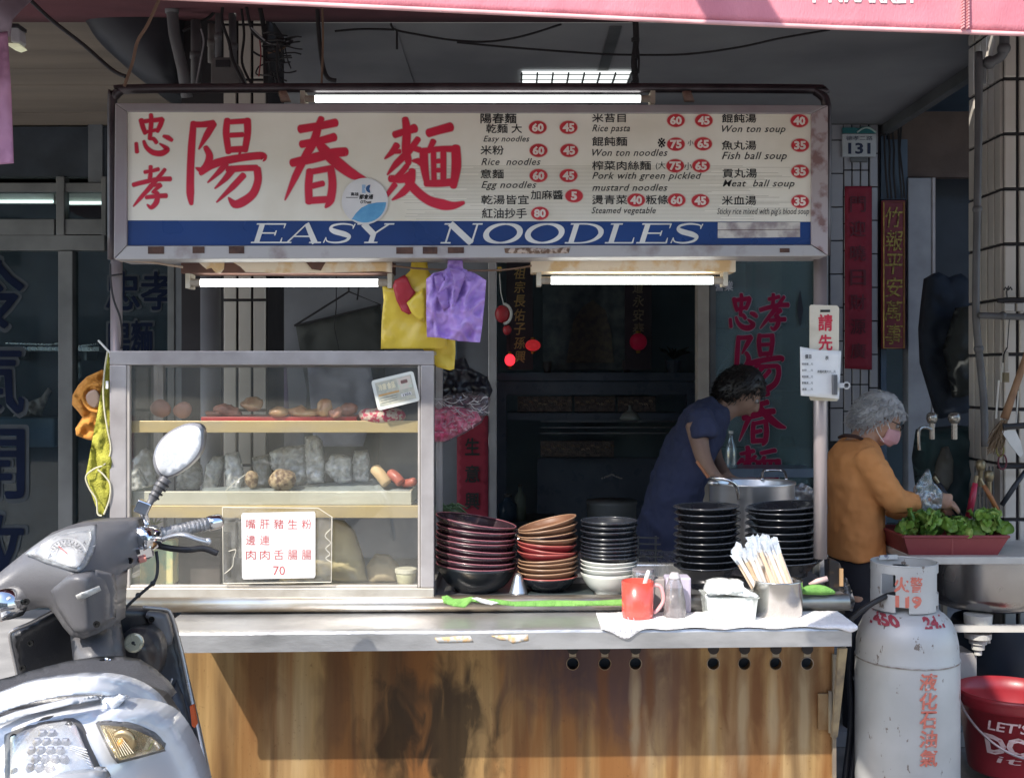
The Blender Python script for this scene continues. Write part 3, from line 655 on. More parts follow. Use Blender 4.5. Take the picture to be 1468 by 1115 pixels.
# ---------------------------------------------------------------- shop interior
def interior():
    Y = 5.6; lac = M('black_lacquer', (.17, .22, .29), .3, col2=(.12, .16, .22), scale=5); carve = M('carved_wood', (.26, .22, .19), .45, .2, col2=(.08, .08, .09), scale=40, bump=.8, bscale=90)
    t = thing('altar_table', 'long black lacquered altar table with carved aprons inside the shop', 'altar', (P(860, 0, Y).x, Y, .06))
    G().pbox(705, 1000, 534, 546, Y, .6).build('top', lac, t, bevel=.004)
    G().pbox(715, 990, 547, 566, Y + .04, .5).build('drawer_rail', lac, t)
    for (a, b, c, d) in ((742, 820, 568, 590), (824, 882, 568, 590), (886, 940, 568, 590), (775, 880, 632, 655)):
        f = G().pbox(a, b, c, d, Y + .02, .03).build('carved_panel', carve, t, bevel=.003)
        g = G(); w_ = (b - a)
        for i in range(int(w_ / 7)):
            c0 = P(a + 5 + i * 7, (c + d) / 2 + 3 * sin(i * 1.7), Y + .012); g.tube([c0 + Vector((.016 * cos(q * .7), 0, .012 * sin(q * .7) + .003 * q)) for q in range(8)], .0035, 4)
        g.build('scroll_relief', M('gilt_wood', (.85, .75, .62), .4, .4), f)
    for y in (603, 612, 620): G().pbox(775, 975, y, y + 1.6, Y + .01, .02).build('moulding', M('edge_glint', (.4, .42, .45), .25, .5), t)
    for x in (712, 985): G().pbox(x, x + 14, 548, 800, Y + .03, .08).build('leg', lac, t)
    G().pbox(728, 975, 592, 602, Y + .03, .4).build('apron', lac, t)
    G().pbox(770, 960, 656, 800, Y + .3, .05).build('back_board', lac, t)
    # scroll picture and couplets on the back wall
    b = thing('painted_scroll', 'dark hanging picture above the altar between two gold couplets', 'picture', tuple(P(843, 500, 5.9)))
    G().pbox(778, 908, 380, 530, 5.9, .02).build('panel', M('scroll_dark', (.26, .34, .36), .7, col2=(.12, .16, .19), scale=9), b)
    G().pprism([(815, 500), (822, 460), (835, 440), (850, 430), (868, 445), (876, 475), (880, 520), (812, 520)], 5.88, .015).build('painted_figure', M('scroll_figure', (.16, .16, .17), .7, col2=(.30, .29, .22), scale=25), b)
    for nm, x, chs in (('left', 732, '祖宗長佑子孫興'), ('right', 902, '家道永安泰')):
        b = thing('altar_couplet', 'dark board with %s' % ('gold brush characters left of the altar picture' if nm == 'left' else 'faint characters above the dim round lantern'), 'couplet', tuple(P(x + 12, 530, 5.2)))
        G().pbox(x - 6, x + 32, 365, 530, 5.2, .03).build('board', M('couplet_board', (.08, .07, .09), .5), b)
        n = len(chs); hh = (525 - 385) / 7
        gm = M('dull_gold', (.85, .62, .26), .5, .3) if nm == 'left' else M('faint_gold', (.42, .36, .25), .6)
        for i, ch in enumerate(chs): text(ch, x + 5, 383 + i * hh, 16, hh - 3, 5.19, gm, b, bold=.012, shear=.15)
    # lanterns
    def lantern(x, y, r, Yl, em, label, col=(.75, .03, .06), sq=1.):
        c = P(x, y, Yl); k = S * (Yl + D) / D; rr = r * k
        t = thing('lantern', label, 'lantern', (c.x, c.y, c.z - rr))
        prof = [(rr * max(.25, sin(pi * i / 10)), -rr * sq * cos(pi * i / 10)) for i in range(1, 10)]
        G().lathe(prof, c, 20, capt=True).build('shade', M('lantern_%d' % int(em * 100), col, .5, emit=em, rvar=0), t, smooth=True)
        G().lathe([(rr * .3, rr * sq), (rr * .3, rr * sq + .015)], c, 10, capt=True).build('cap', gold, t)
        G().lathe([(rr * .22, -rr * sq - .02), (rr * .28, -rr * sq)], c, 10).build('tassel_ring', gold, t)
        G().tube([c + Vector((0, 0, rr * sq)), c + Vector((0, 0, .35))], .002, 4).build('string', wire_black, t)
    lantern(731, 516, 7.5, 4.6, .85, 'small brightly glowing red lantern lowest of the string by the pale door post', (1, .025, .04), 1.15)
    lantern(764, 495, 11, 4.6, .12, 'red lantern half lit beside the gold altar characters', (.8, .04, .05), .75)
    lantern(915, 490, 12.5, 4.9, .02, 'dim round red lantern hanging under the right altar couplet', (.55, .02, .07))
    # hanging decoration
    c = P(722, 452, 2.6); t = thing('hanging_charm', 'red and white hanging charm on a white cord beside the pale door post', 'ornament', tuple(c))
    G().tube([P(716, 392, 2.6), P(718, 420, 2.6), P(722, 437, 2.6)], .003, 5).build('cord', white_paint, t)
    G().ball(P(720, 450, 2.6), (.042, .03, .05)).build('body', M('charm_red', (.45, .03, .04), .4), t, smooth=True)
    G().tube([P(722 + 11 * sin(a), 450 - 14 * cos(a), 2.585) for a in [pi * i / 10 for i in range(11)]], .008, 6).build('white_trim', white_paint, t)
    G().ball(P(727, 473, 2.6), (.025, .02, .028)).build('lower_bead', M('charm_red', (.45, .03, .04), .4), t, smooth=True)
    G().box(*sum([[v - .012, v + .012] for v in P(716, 386, 2.6)], [])).build('hook', gold, t)
    # things on the altar: vases, flower
    for (x, y, h, r, lab) in ((785, 534, .09, .035, 'small pale incense cup at the left of the altar top'), (898, 534, .10, .035, 'small pale cup at the right of the altar top, below the dim lantern')):
        o = G().lathe([(r * .7, 0), (r, h * .5), (r, h)], P(x, y, 5.75), 16).build('altar_cup', M('pale_ceramic', (.20, .20, .22), .5), smooth=True); tag(o, lab, 'cup')
    o = thing('altar_plant', 'small dark potted plant with flat spreading leaves on the right of the altar', 'plant', tuple(P(965, 534, 5.75)))
    G().lathe([(.05, 0), (.07, .1)], P(965, 534, 5.75), 12).build('pot', lac, o)
    g = G()
    for i in range(26):
        a = random.random() * 6.28; r = random.uniform(.03, .13); c0 = P(965, 515, 5.75); e = c0 + Vector((r * cos(a) * 1.4, r * sin(a) * .5, random.uniform(.05, .11))); g.tube([c0, (c0 + e) / 2 + Vector((0, 0, .02)), e], [.003, .012, .002], 4, flat=.3)
    g.build('foliage', M('dark_leaf', (.03, .045, .04), .6), o)
    # white dish / hanging lamp shade
    o = thing('ceramic_lamp', 'pale green onion shaped shade standing before the carved altar front', 'lamp', tuple(P(903, 603, 5.3)))
    G().lathe([(.07, 0), (.085, .012), (.06, .05), (.03, .068), (.014, .08), (.010, .12)], P(903, 602, 5.3), 20, capt=True).build('shade', M('pale_celadon', (.7, .8, .75), .4), o, smooth=True)
    # counter with bottles, bucket
    o = tag(G().pbox(712, 800, 748, 1000, 4.2, .5).build('side_cabinet', M('cabinet_teal', (.06, .08, .09), .6), None, bevel=.01), 'low teal cabinet just inside the doorway left of the altar', 'cabinet')
    bl = M('blue_bottle', (.05, .09, .14), .3); gb = M('green_bottle', (.18, .22, .18), .3)
    for (x, w_, y0, m, lab) in ((728, 14, 712, bl, 'squat blue grey canister on the cabinet beside the pale door post'), (746, 8, 698, gb, 'slim pale green bottle on the cabinet inside the doorway')):
        k = S * (4.3 + D) / D; r = w_ * k; h = (748 - y0) * k
        o = thing('bottle', lab, 'bottle', tuple(P(x, 748, 4.3)))
        G().lathe([(r, 0), (r, h * .72), (r * .35, h * .88), (r * .3, h)], P(x, 748, 4.3), 18, capt=True).build('body', m, o, smooth=True)
        G().lathe([(r * .4, h), (r * .4, h + .02)], P(x, 748, 4.3), 10, capt=True).build('cap', alu_grey, o)
    o = thing('steel_drum', 'large dim grey drum standing in front of the altar inside the shop', 'drum', tuple(P(880, 800, 3.6)))
    G().lathe([(.155, 0), (.16, .3), (.165, .31), (.165, .33)], P(877, 790, 3.6), 28, capt=True).build('body', M('dim_steel', (.20, .22, .23), .5, .3), o, smooth=True)
    G().tube([P(862, 686, 3.45), P(877, 680, 3.45), P(892, 686, 3.45)], .006, 6).build('lid_handle', brushed, o)
    # bottles and jug behind the red window name
    o = thing('water_bottle', 'clear plastic bottle on the ledge left of the red window characters', 'bottle', tuple(P(1048, 672, 2.7)))
    k = S * (2.7 + D) / D
    G().lathe([(8 * k, 0), (8.5 * k, .03), (8 * k, .1), (7 * k, .13), (3 * k, .175), (3 * k, .2)], P(1048, 672, 2.7), 16, capt=True).build('body', film('pet', (.8, .88, .9), .25, body=.25, bodycol=(.5, .6, .62)), o, smooth=True)
    G().lathe([(3.3 * k, .2), (3.3 * k, .215)], P(1048, 672, 2.7), 10, capt=True).build('cap', white_paint, o)
    o = tag(G().lathe([(.06, 0), (.07, .1), (.05, .16), (.04, .2)], P(1128, 672, 3.2), 18, capt=True).build('green_jug', film('green_film', (.4, .7, .6), .2, body=.4, bodycol=(.08, .22, .17)), smooth=True), 'green glass jug behind the window right of the red characters', 'jug')
    o = tag(G().pbox(1027, 1170, 672, 684, 2.66, .3).build('window_ledge', lac), 'dark ledge carrying the clear bottle below the red window characters', 'ledge')
interior()
# wall furniture between column and doorway
def wall_bits():
    Y = 2.9
    o = thing('clothes_hanger', 'black wire clothes hanger with dark garment on the grey wall above the display case', 'hanger', tuple(P(500, 470, Y)))
    G().tube([P(422, 467, Y), P(500, 418, Y), P(546, 437, Y), P(422, 467, Y)], .006, 6).build('frame', wire_black, o)
    G().tube([P(500, 418, Y), P(500, 405, Y), P(507, 400, Y), P(515, 408, Y), P(512, 430, Y)], .005, 6).build('hook', wire_black, o)
    sheet('garment', [(424, 468), (480, 452), (545, 438), (552, 520), (540, 700), (430, 700), (440, 560)], Y + .03, M('dark_garment', (.07, .075, .07), .9), o, step=12, thick=.02, wr=.03)
    G().tube([P(482, 300, Y), P(482, 440, Y), P(479, 470, Y), P(490, 520, Y)], .003, 4).build('cord', wire_black, o)
    # purple and white items seen through the display case
    Yb = 2.6
    tag(sheet('white_bag', [(282, 530), (326, 528), (330, 565), (312, 572), (284, 562)], Yb, M('white_film', (.55, .56, .6), .5), None, step=5, thick=.02, wr=.03, puff=.02), 'limp white bag hanging behind the left part of the display case', 'bag')
    tag(sheet('purple_sheet', [(360, 520), (410, 520), (414, 590), (372, 582)], Yb, M('purple_sheet', (.18, .13, .22), .7), None, step=6, thick=.01, wr=.01), 'dull purple plastic sheet hanging behind the display case', 'sheet')
    tag(sheet('apron', [(440, 520), (530, 520), (540, 580), (520, 640), (450, 640)], 2.75, M('grey_apron', (.26, .27, .32), .8), None, step=8, thick=.01, wr=.03), 'faded grey blue apron on the wall seen through the case top', 'apron')
    o = tag(G().pbox(616, 655, 398, 545, 2.95, .04).build('notice_board', dark_void), 'narrow dark notice board on the wall behind the purple bag', 'board')
    o = thing('poster', 'small white card with red stripe and black numerals behind the frozen blocks', 'card', tuple(P(334, 660, 1.3)))
    G().pbox(322, 347, 624, 672, 1.3, .004).build('card', paper_white, o); G().pbox(329, 343, 627, 630, 1.295, .004).build('stripe', red_ink, o); text('17', 334, 638, 10, 9, 1.296, ink, o, bold=.03)
    # dark bag and pink bag right of the case
    bk = M('black_bag', (.018, .019, .028), .3, bump=.4, bscale=20)
    tag(sheet('black_plastic_bag', [(640, 518), (666, 512), (672, 526), (698, 540), (706, 560), (698, 580), (650, 586), (622, 574), (624, 545)], .62, bk, None, step=5, thick=.06, puff=.05, puff_px=14, wr=.05, wf=.08), 'knotted black plastic bag hanging above the pink netted bag', 'bag')
    t = thing('pink_bag', 'clear bag packed with pink plastic netting beside the display case', 'bag', tuple(P(655, 635, .45)))
    poly = [(618, 575), (640, 566), (668, 562), (690, 562), (703, 572), (700, 588), (690, 606), (665, 622), (640, 634), (618, 640)]
    sheet('bag_film', poly, .40, film('clear_bag', (.94, .9, .92), .10, rough=.2, body=.10, bodycol=(.6, .5, .55), bump=.6, bscale=60), t, step=4, thick=.07, puff=.05, puff_px=12, wr=.035, wf=.14, smooth=False)
    pk = M('pink_net', (.78, .10, .22), .5, col2=(.85, .32, .42), scale=30, bump=.5)
    sheet('contents', [(618, 586), (650, 582), (684, 590), (690, 602), (668, 618), (642, 631), (618, 638)], .405, pk, t, step=4, thick=.04, puff=.03, puff_px=8, wr=.04, wf=.2)
    g = G()
    for i in range(70):
        x = random.uniform(620, 682); y = random.uniform(590, 626 - (x - 620) * .25); a = random.uniform(0, 3.1); l = random.uniform(5, 12)
        c0 = [P(x + l * q * cos(a) + 2 * sin(q * 3 + i), y + l * q * sin(a) * .6, .405 + .006 * sin(q * 2)) for q in (-.5, -.2, .1, .4, .6)]
        g.tube(c0, .0021, 4)
    g.build('net_strands', M('pink_strand', (.95, .60, .68), .5), t)['kind'] = 'stuff'
    g = G()
    for i in range(34):
        x = random.uniform(628, 698); y = random.uniform(566, 592); a = random.uniform(-.5, .9); l = random.uniform(6, 16)
        g.tube([P(x + l * q * cos(a), y + l * q * sin(a) + 1.5 * sin(q * 4 + i), .392) for q in (-.5, -.2, .1, .4, .6)], [.0004, .0012, .0014, .0012, .0004], 4)
    g.build('film_creases', M('crease_white', (.75, .72, .74), .3), t)['kind'] = 'stuff'
    # greens on the left stack side
    t = thing('spring_onions', 'bundle of green leaves with cut stalks lying behind the maroon bowls', 'vegetables', tuple(P(640, 742, .5)))
    g = G()
    for i in range(26):
        x = 618 + random.uniform(-8, 25); y = 729 + random.uniform(-4, 7); g.tube([P(x, y, .5), P(x + 14, y - 3 + random.uniform(-3, 3), .49), P(x + 28, y + 3 + random.uniform(-3, 4), .5)], [.004, .006, .001], 5, flat=.5)
    g.build('leaves', M('onion_green', (.10, .16, .07), .5), t)
    for x in (641, 646): G().pbox(x, x + 4, 737, 748, .48, .012).build('stalk', M('stalk_tan', (.45, .25, .12), .6), t)
wall_bits()
# ---------------------------------------------------------------- pipes, cables, meter boxes at top left
def clutter():
    Y = .85
    o = thing('air_duct', 'big dark curved sheet metal duct at the top left under the ceiling', 'duct', tuple(P(190, 128, Y)))
    sheet('shell', [(104, -60), (110, 5), (122, 30), (140, 60), (175, 92), (205, 118), (232, 128), (262, 130), (262, -60)], Y, M('dark_sheet_metal', (.045, .047, .055), .5, .3, col2=(.025, .027, .033), scale=3), o, step=12, thick=.35, puff=.12, puff_px=60, sm=2)
    pm = M('grey_pipe', (.16, .155, .16), .6, col2=(.10, .10, .105), scale=6); pl = M('pale_pipe', (.30, .28, .26), .6, col2=(.18, .17, .16), scale=8)
    for (pts, r, m, lab) in (
        ([(243, -20, .62), (250, 50, .62), (262, 100, .64), (268, 140, .66)], .022, pm, 'slanting grey drain pipe at the top left beside the curved duct'),
        ([(281, 30, .72), (281, 130, .72)], .020, pm, 'straight grey conduit left of the meter box'),
        ([(303, 35, .78), (303, 90, .78)], .014, pl, 'short pale conduit entering the meter box'),
        ([(333, 5, .74), (335, 130, .74)], .015, pm, 'grey conduit just right of the meter box'),
        ([(313, 20, .66), (313, 86, .66)], .012, pm, 'thin dark conduit above the meter box'),
        ([(302, 372, .80), (302, 1100, .80)], .040, M('thick_grey_pipe', (.19, .185, .19), .5, col2=(.12, .12, .125), scale=3), 'thick grey vertical drain pipe seen above the display case')):
        g = G(); q = [P(*p) for p in pts]; o = thing('pipe', lab, 'pipe', tuple(q[-1]))
        g.tube(q, r, 14).build('tube', m, o, smooth=True)
        G().tube([q[0] * .5 + q[1] * .5 + Vector((0, 0, -.012)), q[0] * .5 + q[1] * .5 + Vector((0, 0, .012))], r * 1.18, 14).build('coupling', m, o, smooth=True)
    o = thing('meter_box', 'grey rounded electricity meter box among the cables above the sign', 'meter', tuple(P(324, 122, .6)))
    G().pprism([(302, 86), (306, 82), (332, 82), (338, 92), (344, 108), (346, 122), (302, 122)], .6, .12).build('cover', M('meter_grey', (.15, .145, .14), .6), o, bevel=.006)
    G().pbox(309, 329, 86, 96, .595, .01).build('window', black_plastic, o)
    # loose cables
    cab = [([(262, 45), (300, 25), (312, 8), (330, -5)], .72, .007, wire_black), ([(320, 5), (318, 30), (328, 60), (335, 90), (352, 124)], .58, .006, wire_black), ([(352, 4), (360, 40), (372, 55), (395, 66), (420, 60)], .57, .006, wire_black),
        ([(288, 42), (292, 60), (288, 85), (281, 122)], .60, .0035, M('grey_wire', (.30, .29, .30), .6)), ([(360, 40), (385, 62), (405, 64)], .56, .003, M('grey_wire', (.30, .29, .30), .6)), ([(345, 5), (350, 50), (347, 90), (362, 124)], .62, .005, wire_black),
        ([(372, 8), (379, 50), (381, 124)], .60, .009, wire_black), ([(384, 76), (400, 73), (411, 66)], .56, .004, wire_brown), ([(362, 74), (372, 80), (381, 82)], .6, .004, wire_black), ([(381, 92), (371, 96), (367, 106), (376, 108)], .6, .003, wire_black), ([(372, 56), (374, 80), (371, 110)], .585, .0025, M('red_wire', (.3, .03, .04), .5)),
        ([(455, 14), (458, 60), (463, 95), (470, 112), (482, 116)], .45, .008, wire_black), ([(462, 12), (463, 60), (461, 122)], .44, .004, wire_brown), ([(400, 118), (397, 90), (398, 60)], .5, .004, wire_black)]
    labs = ['thick black cable rising from the slanting pipe to the awning', 'black cable curving right of the meter box', 'black cable bending right below the awning edge', 'thin grey wire looping down left of the meter box', 'thin grey wire running into the wire tangle', 'black cable dropping behind the white tiles', 'fat black cable along the right edge of the tiled column', 'short brown wire poking out of the tangle', 'short black tie across the column tiles', 'small black loop at the foot of the column tiles', 'thin red wire in front of the column tiles', 'black cable bending onto the long sign light', 'brown cable hanging beside the bent black one', 'black cable straight above the rusty clip']
    for i, (pts, Y_, r, m) in enumerate(cab):
        tag(G().tube(smooth3([P(x, y, Y_) for x, y in pts]), r, 6).build('cable', m), labs[i], 'cable', 'tangled cables at the top left')
    tangle = G()
    for i in range(26):
        x, y = random.uniform(385, 412), random.uniform(48, 112); a = random.uniform(-.4, .4)
        pts = [P(x + (q - 1.5) * (9 if i % 3 else 2), y + 2.2 * sin(q * 1.1 + i) + a * q * 4 + (0 if i % 3 else q * 8), .55 + .04 * sin(i + q)) for q in range(5)]
        tangle.tube(smooth3(pts), .0028, 5)
    tag(tangle.build('wire_tangle', wire_black), kind='stuff')
    # sagging lines across the ceiling opening
    ln = [([(480, 45), (520, 42), (565, 43)], 'short black wire sagging left from the ceiling knot'), ([(560, 34), (567, 43), (600, 50), (650, 58), (700, 60), (750, 52), (805, 35)], 'black wire sagging between the awning and the ceiling knot'),
          ([(655, 61), (740, 69), (850, 77), (910, 79), (985, 78), (1060, 68), (1120, 55), (1190, 43)], 'long black wire running from the middle to the right under the ceiling'), ([(569, 44), (569, 71)], 'short black wire end dangling below the ceiling knot')]
    for pts, lab in ln:
        Yc = .9; q = smooth3([P(x, y, Yc) for x, y in pts]); tag(G().tube(q, .0045, 6).build('overhead_wire', wire_black), lab, 'wire')
    o = thing('cable_bundle', 'thick taped black cable bundle dropping beside the ceiling light panel', 'cable', tuple(P(911, 118, .7)))
    G().tube(smooth3([P(911, 30, .7), P(912, 60, .7), (P(909, 90, .7)), P(912, 120, .7)]), [.012] * 16, 8).build('sheath', wire_black, o)
    G().tube(smooth3([P(913, 60, .69), P(916, 85, .69), P(914, 105, .69), P(905, 120, .69)]), .004, 6).build('loose_strand', wire_black, o)
    for y in (55, 80, 100): G().tube([P(911, y, .7), P(911, y + 5, .7)], .016, 8).build('tape', black_rubber, o)
    # slanted cable and rod at the upper left
    tag(G().tube(smooth3([P(45, 2, .3), P(75, 30, .32), P(120, 65, .34), P(160, 100, .34), P(180, 110, .32)]), .007, 6).build('slanting_cable', wire_black), 'black cable slanting down from the lilac awning to the stall corner', 'cable')
    tag(G().tube(smooth3([P(230, -5, -.1), P(212, 35, -.08), P(197, 60, -.06), P(190, 90, -.05), P(178, 124, -.05)]), .0055, 6).build('copper_cable', wire_brown), 'thick brown cable rising from the stall corner to the awning', 'cable')
    # spotlight at the left edge
    o = thing('spotlight', 'small white bracketed lamp hanging under the lilac awning at the left edge', 'lamp', tuple(P(20, 68, -.2)))
    G().pprism([(14, 38), (24, 36), (27, 44), (28, 58), (26, 62), (15, 60)], -.2, .05).build('housing', M('lamp_grey', (.5, .5, .52), .3), o, bevel=.004)
    G().pbox(14, 26, 34, 39, -.21, .06).build('clamp', black_plastic, o); G().pprism([(12, 62), (27, 63), (29, 66), (20, 69), (12, 66)], -.2, .05).build('lens', M('lamp_glow', (.8, .8, .55), .3, emit=.15), o)
def smooth3(pts):
    out = []; n = len(pts)
    for i in range(n - 1):
        p0 = pts[max(i - 1, 0)]; p1 = pts[i]; p2 = pts[i + 1]; p3 = pts[min(i + 2, n - 1)]
        for k in range(5):
            t = k / 5; out.append(.5 * (2 * p1 + (p2 - p0) * t + (2 * p0 - 5 * p1 + 4 * p2 - p3) * t * t + (3 * p1 - p0 - 3 * p2 + p3) * t ** 3))
    out.append(pts[-1]); return out
clutter()
# ---------------------------------------------------------------- the noodle cart
ZS = .690; ZT = .733
def panel_mat():
    m = bpy.data.materials.new('stained_steel_panel'); m.use_nodes = True; n = m.node_tree.nodes; L = m.node_tree.links; b = n['Principled BSDF']
    tc = n.new('ShaderNodeTexCoord'); sep = n.new('ShaderNodeSeparateXYZ'); L.new(tc.outputs['Object'], sep.inputs[0])
    def noise_(sc, st, det=5, dist=0):
        mp = n.new('ShaderNodeMapping'); mp.inputs['Scale'].default_value = st; L.new(tc.outputs['Object'], mp.inputs[0])
        z = n.new('ShaderNodeTexNoise'); z.inputs['Scale'].default_value = sc; z.inputs['Detail'].default_value = det; z.inputs['Distortion'].default_value = dist; L.new(mp.outputs[0], z.inputs[0]); return z.outputs[0]
    def ramp(src, *st):
        r = n.new('ShaderNodeValToRGB'); e = r.color_ramp.elements
        while len(e) < len(st): e.new(.5)
        for i, (p, c) in enumerate(st): e[i].position = p; e[i].color = (*c, 1) if len(c) == 3 else c
        L.new(src, r.inputs[0]); return r.outputs[0]
    def mix(f, a, c, bt='MIX'):
        x = n.new('ShaderNodeMix'); x.data_type = 'RGBA'; x.blend_type = bt
        if isinstance(f, float): x.inputs[0].default_value = f
        else: L.new(f, x.inputs[0])
        for s_, i in ((a, 6), (c, 7)):
            if isinstance(s_, tuple): x.inputs[i].default_value = (*s_, 1)
            else: L.new(s_, x.inputs[i])
        return x.outputs[2]
    streak = ramp(noise_(3.4, (1, 1, .16), 12, .7), (.26, (.20, .10, .042)), (.42, (.39, .22, .085)), (.58, (.53, .34, .145)), (.78, (.62, .48, .29)))
    fine = ramp(noise_(60, (1, 1, .05), 4), (.3, (.74, .72, .70)), (.7, (1, 1, 1)))
    col = mix(1.0, streak, fine, 'MULTIPLY')
    rustf = ramp(noise_(4.2, (1.9, 1, .13), 10, .5), (.45, (0, 0, 0)), (.60, (.8, .8, .8)))
    col = mix(rustf, col, (.27, .105, .03)); col = mix(ramp(noise_(7, (1.6, 1, .10), 10, .3), (.52, (0, 0, 0)), (.68, (.65, .65, .65))), col, (.085, .042, .022))
    col = mix(ramp(noise_(120, (1, 1, .6), 3), (.66, (0, 0, 0)), (.74, (.35, .35, .35))), col, (.12, .05, .02))
    # grease blotches: shaped stains with ragged edges
    def blot(cx, cz, rx, rz, amt, dark, ragged=.7):
        nonlocal col
        vm = n.new('ShaderNodeVectorMath'); vm.operation = 'SUBTRACT'; L.new(tc.outputs['Object'], vm.inputs[0]); vm.inputs[1].default_value = (cx, 0, cz)
        mp = n.new('ShaderNodeMapping'); mp.inputs['Scale'].default_value = (1 / rx, 0, 1 / rz); L.new(vm.outputs[0], mp.inputs[0])
        ln_ = n.new('ShaderNodeVectorMath'); ln_.operation = 'LENGTH'; L.new(mp.outputs[0], ln_.inputs[0])
        nz = noise_(15, (1, 1, .4), 12, 1.0)
        ma = n.new('ShaderNodeMath'); ma.operation = 'MULTIPLY_ADD'; L.new(nz, ma.inputs[0]); ma.inputs[1].default_value = ragged * 3.4; L.new(ln_.outputs['Value'], ma.inputs[2])
        f = ramp(ma.outputs[0], (.0, (amt,) * 3), (1.0, (amt,) * 3)); 
        mr = n.new('ShaderNodeMapRange'); mr.inputs[1].default_value = .5 + ragged * 1.7; mr.inputs[2].default_value = 1.45 + ragged * 1.7; mr.inputs[3].default_value = amt; mr.inputs[4].default_value = 0; L.new(ma.outputs[0], mr.inputs[0])
        col = mix(mr.outputs[0], col, dark)
    X = lambda px: (px - 734) * .002273; Z = lambda py: ZC + (540 - py) * .002273
    blot(X(560), Z(1070), .09, .15, .85, (.050, .030, .015), 1.1); blot(X(650), Z(1060), .11, .17, .85, (.055, .034, .018), 1.1); blot(X(600), Z(1005), .12, .06, .7, (.07, .042, .022), 1.1); blot(X(470), Z(1020), .05, .2, .5, (.12, .06, .03), 1.0)
    blot(X(860), Z(940), .26, .20, .92, (.075, .045, .05), .45); blot(X(930), Z(1000), .16, .18, .6, (.13, .065, .05), .6); blot(X(1060), Z(980), .10, .3, .5, (.16, .07, .03), .6); blot(X(1160), Z(975), .1, .2, .55, (.12, .055, .03), .6)
    for hx in (1022, 1067, 1112, 1157, 911): blot(X(hx + 3), Z(1030), .016, .17, .5, (.58, .46, .28), .5)
    for hx in (1000, 1044, 1090, 1135, 1180, 935, 867): blot(X(hx), Z(1000), .016, .15, .7, (.17, .065, .022), .5)
    blot(X(370), Z(960), .06, .2, .55, (.13, .06, .025), .5); blot(X(1000), Z(1020), .05, .25, .5, (.18, .08, .03), .5)
    L.new(col, b.inputs['Base Color']); b.inputs['Metallic'].default_value = .45
    L.new(ramp(noise_(7, (1, 1, .15)), (.3, (.30,) * 3), (.7, (.52,) * 3)), b.inputs['Roughness'])
    bp = n.new('ShaderNodeBump'); bp.inputs['Strength'].default_value = .12; bp.inputs['Distance'].default_value = .01; L.new(noise_(40, (1, 1, .06)), bp.inputs['Height']); L.new(bp.outputs[0], b.inputs['Normal'])
    return m
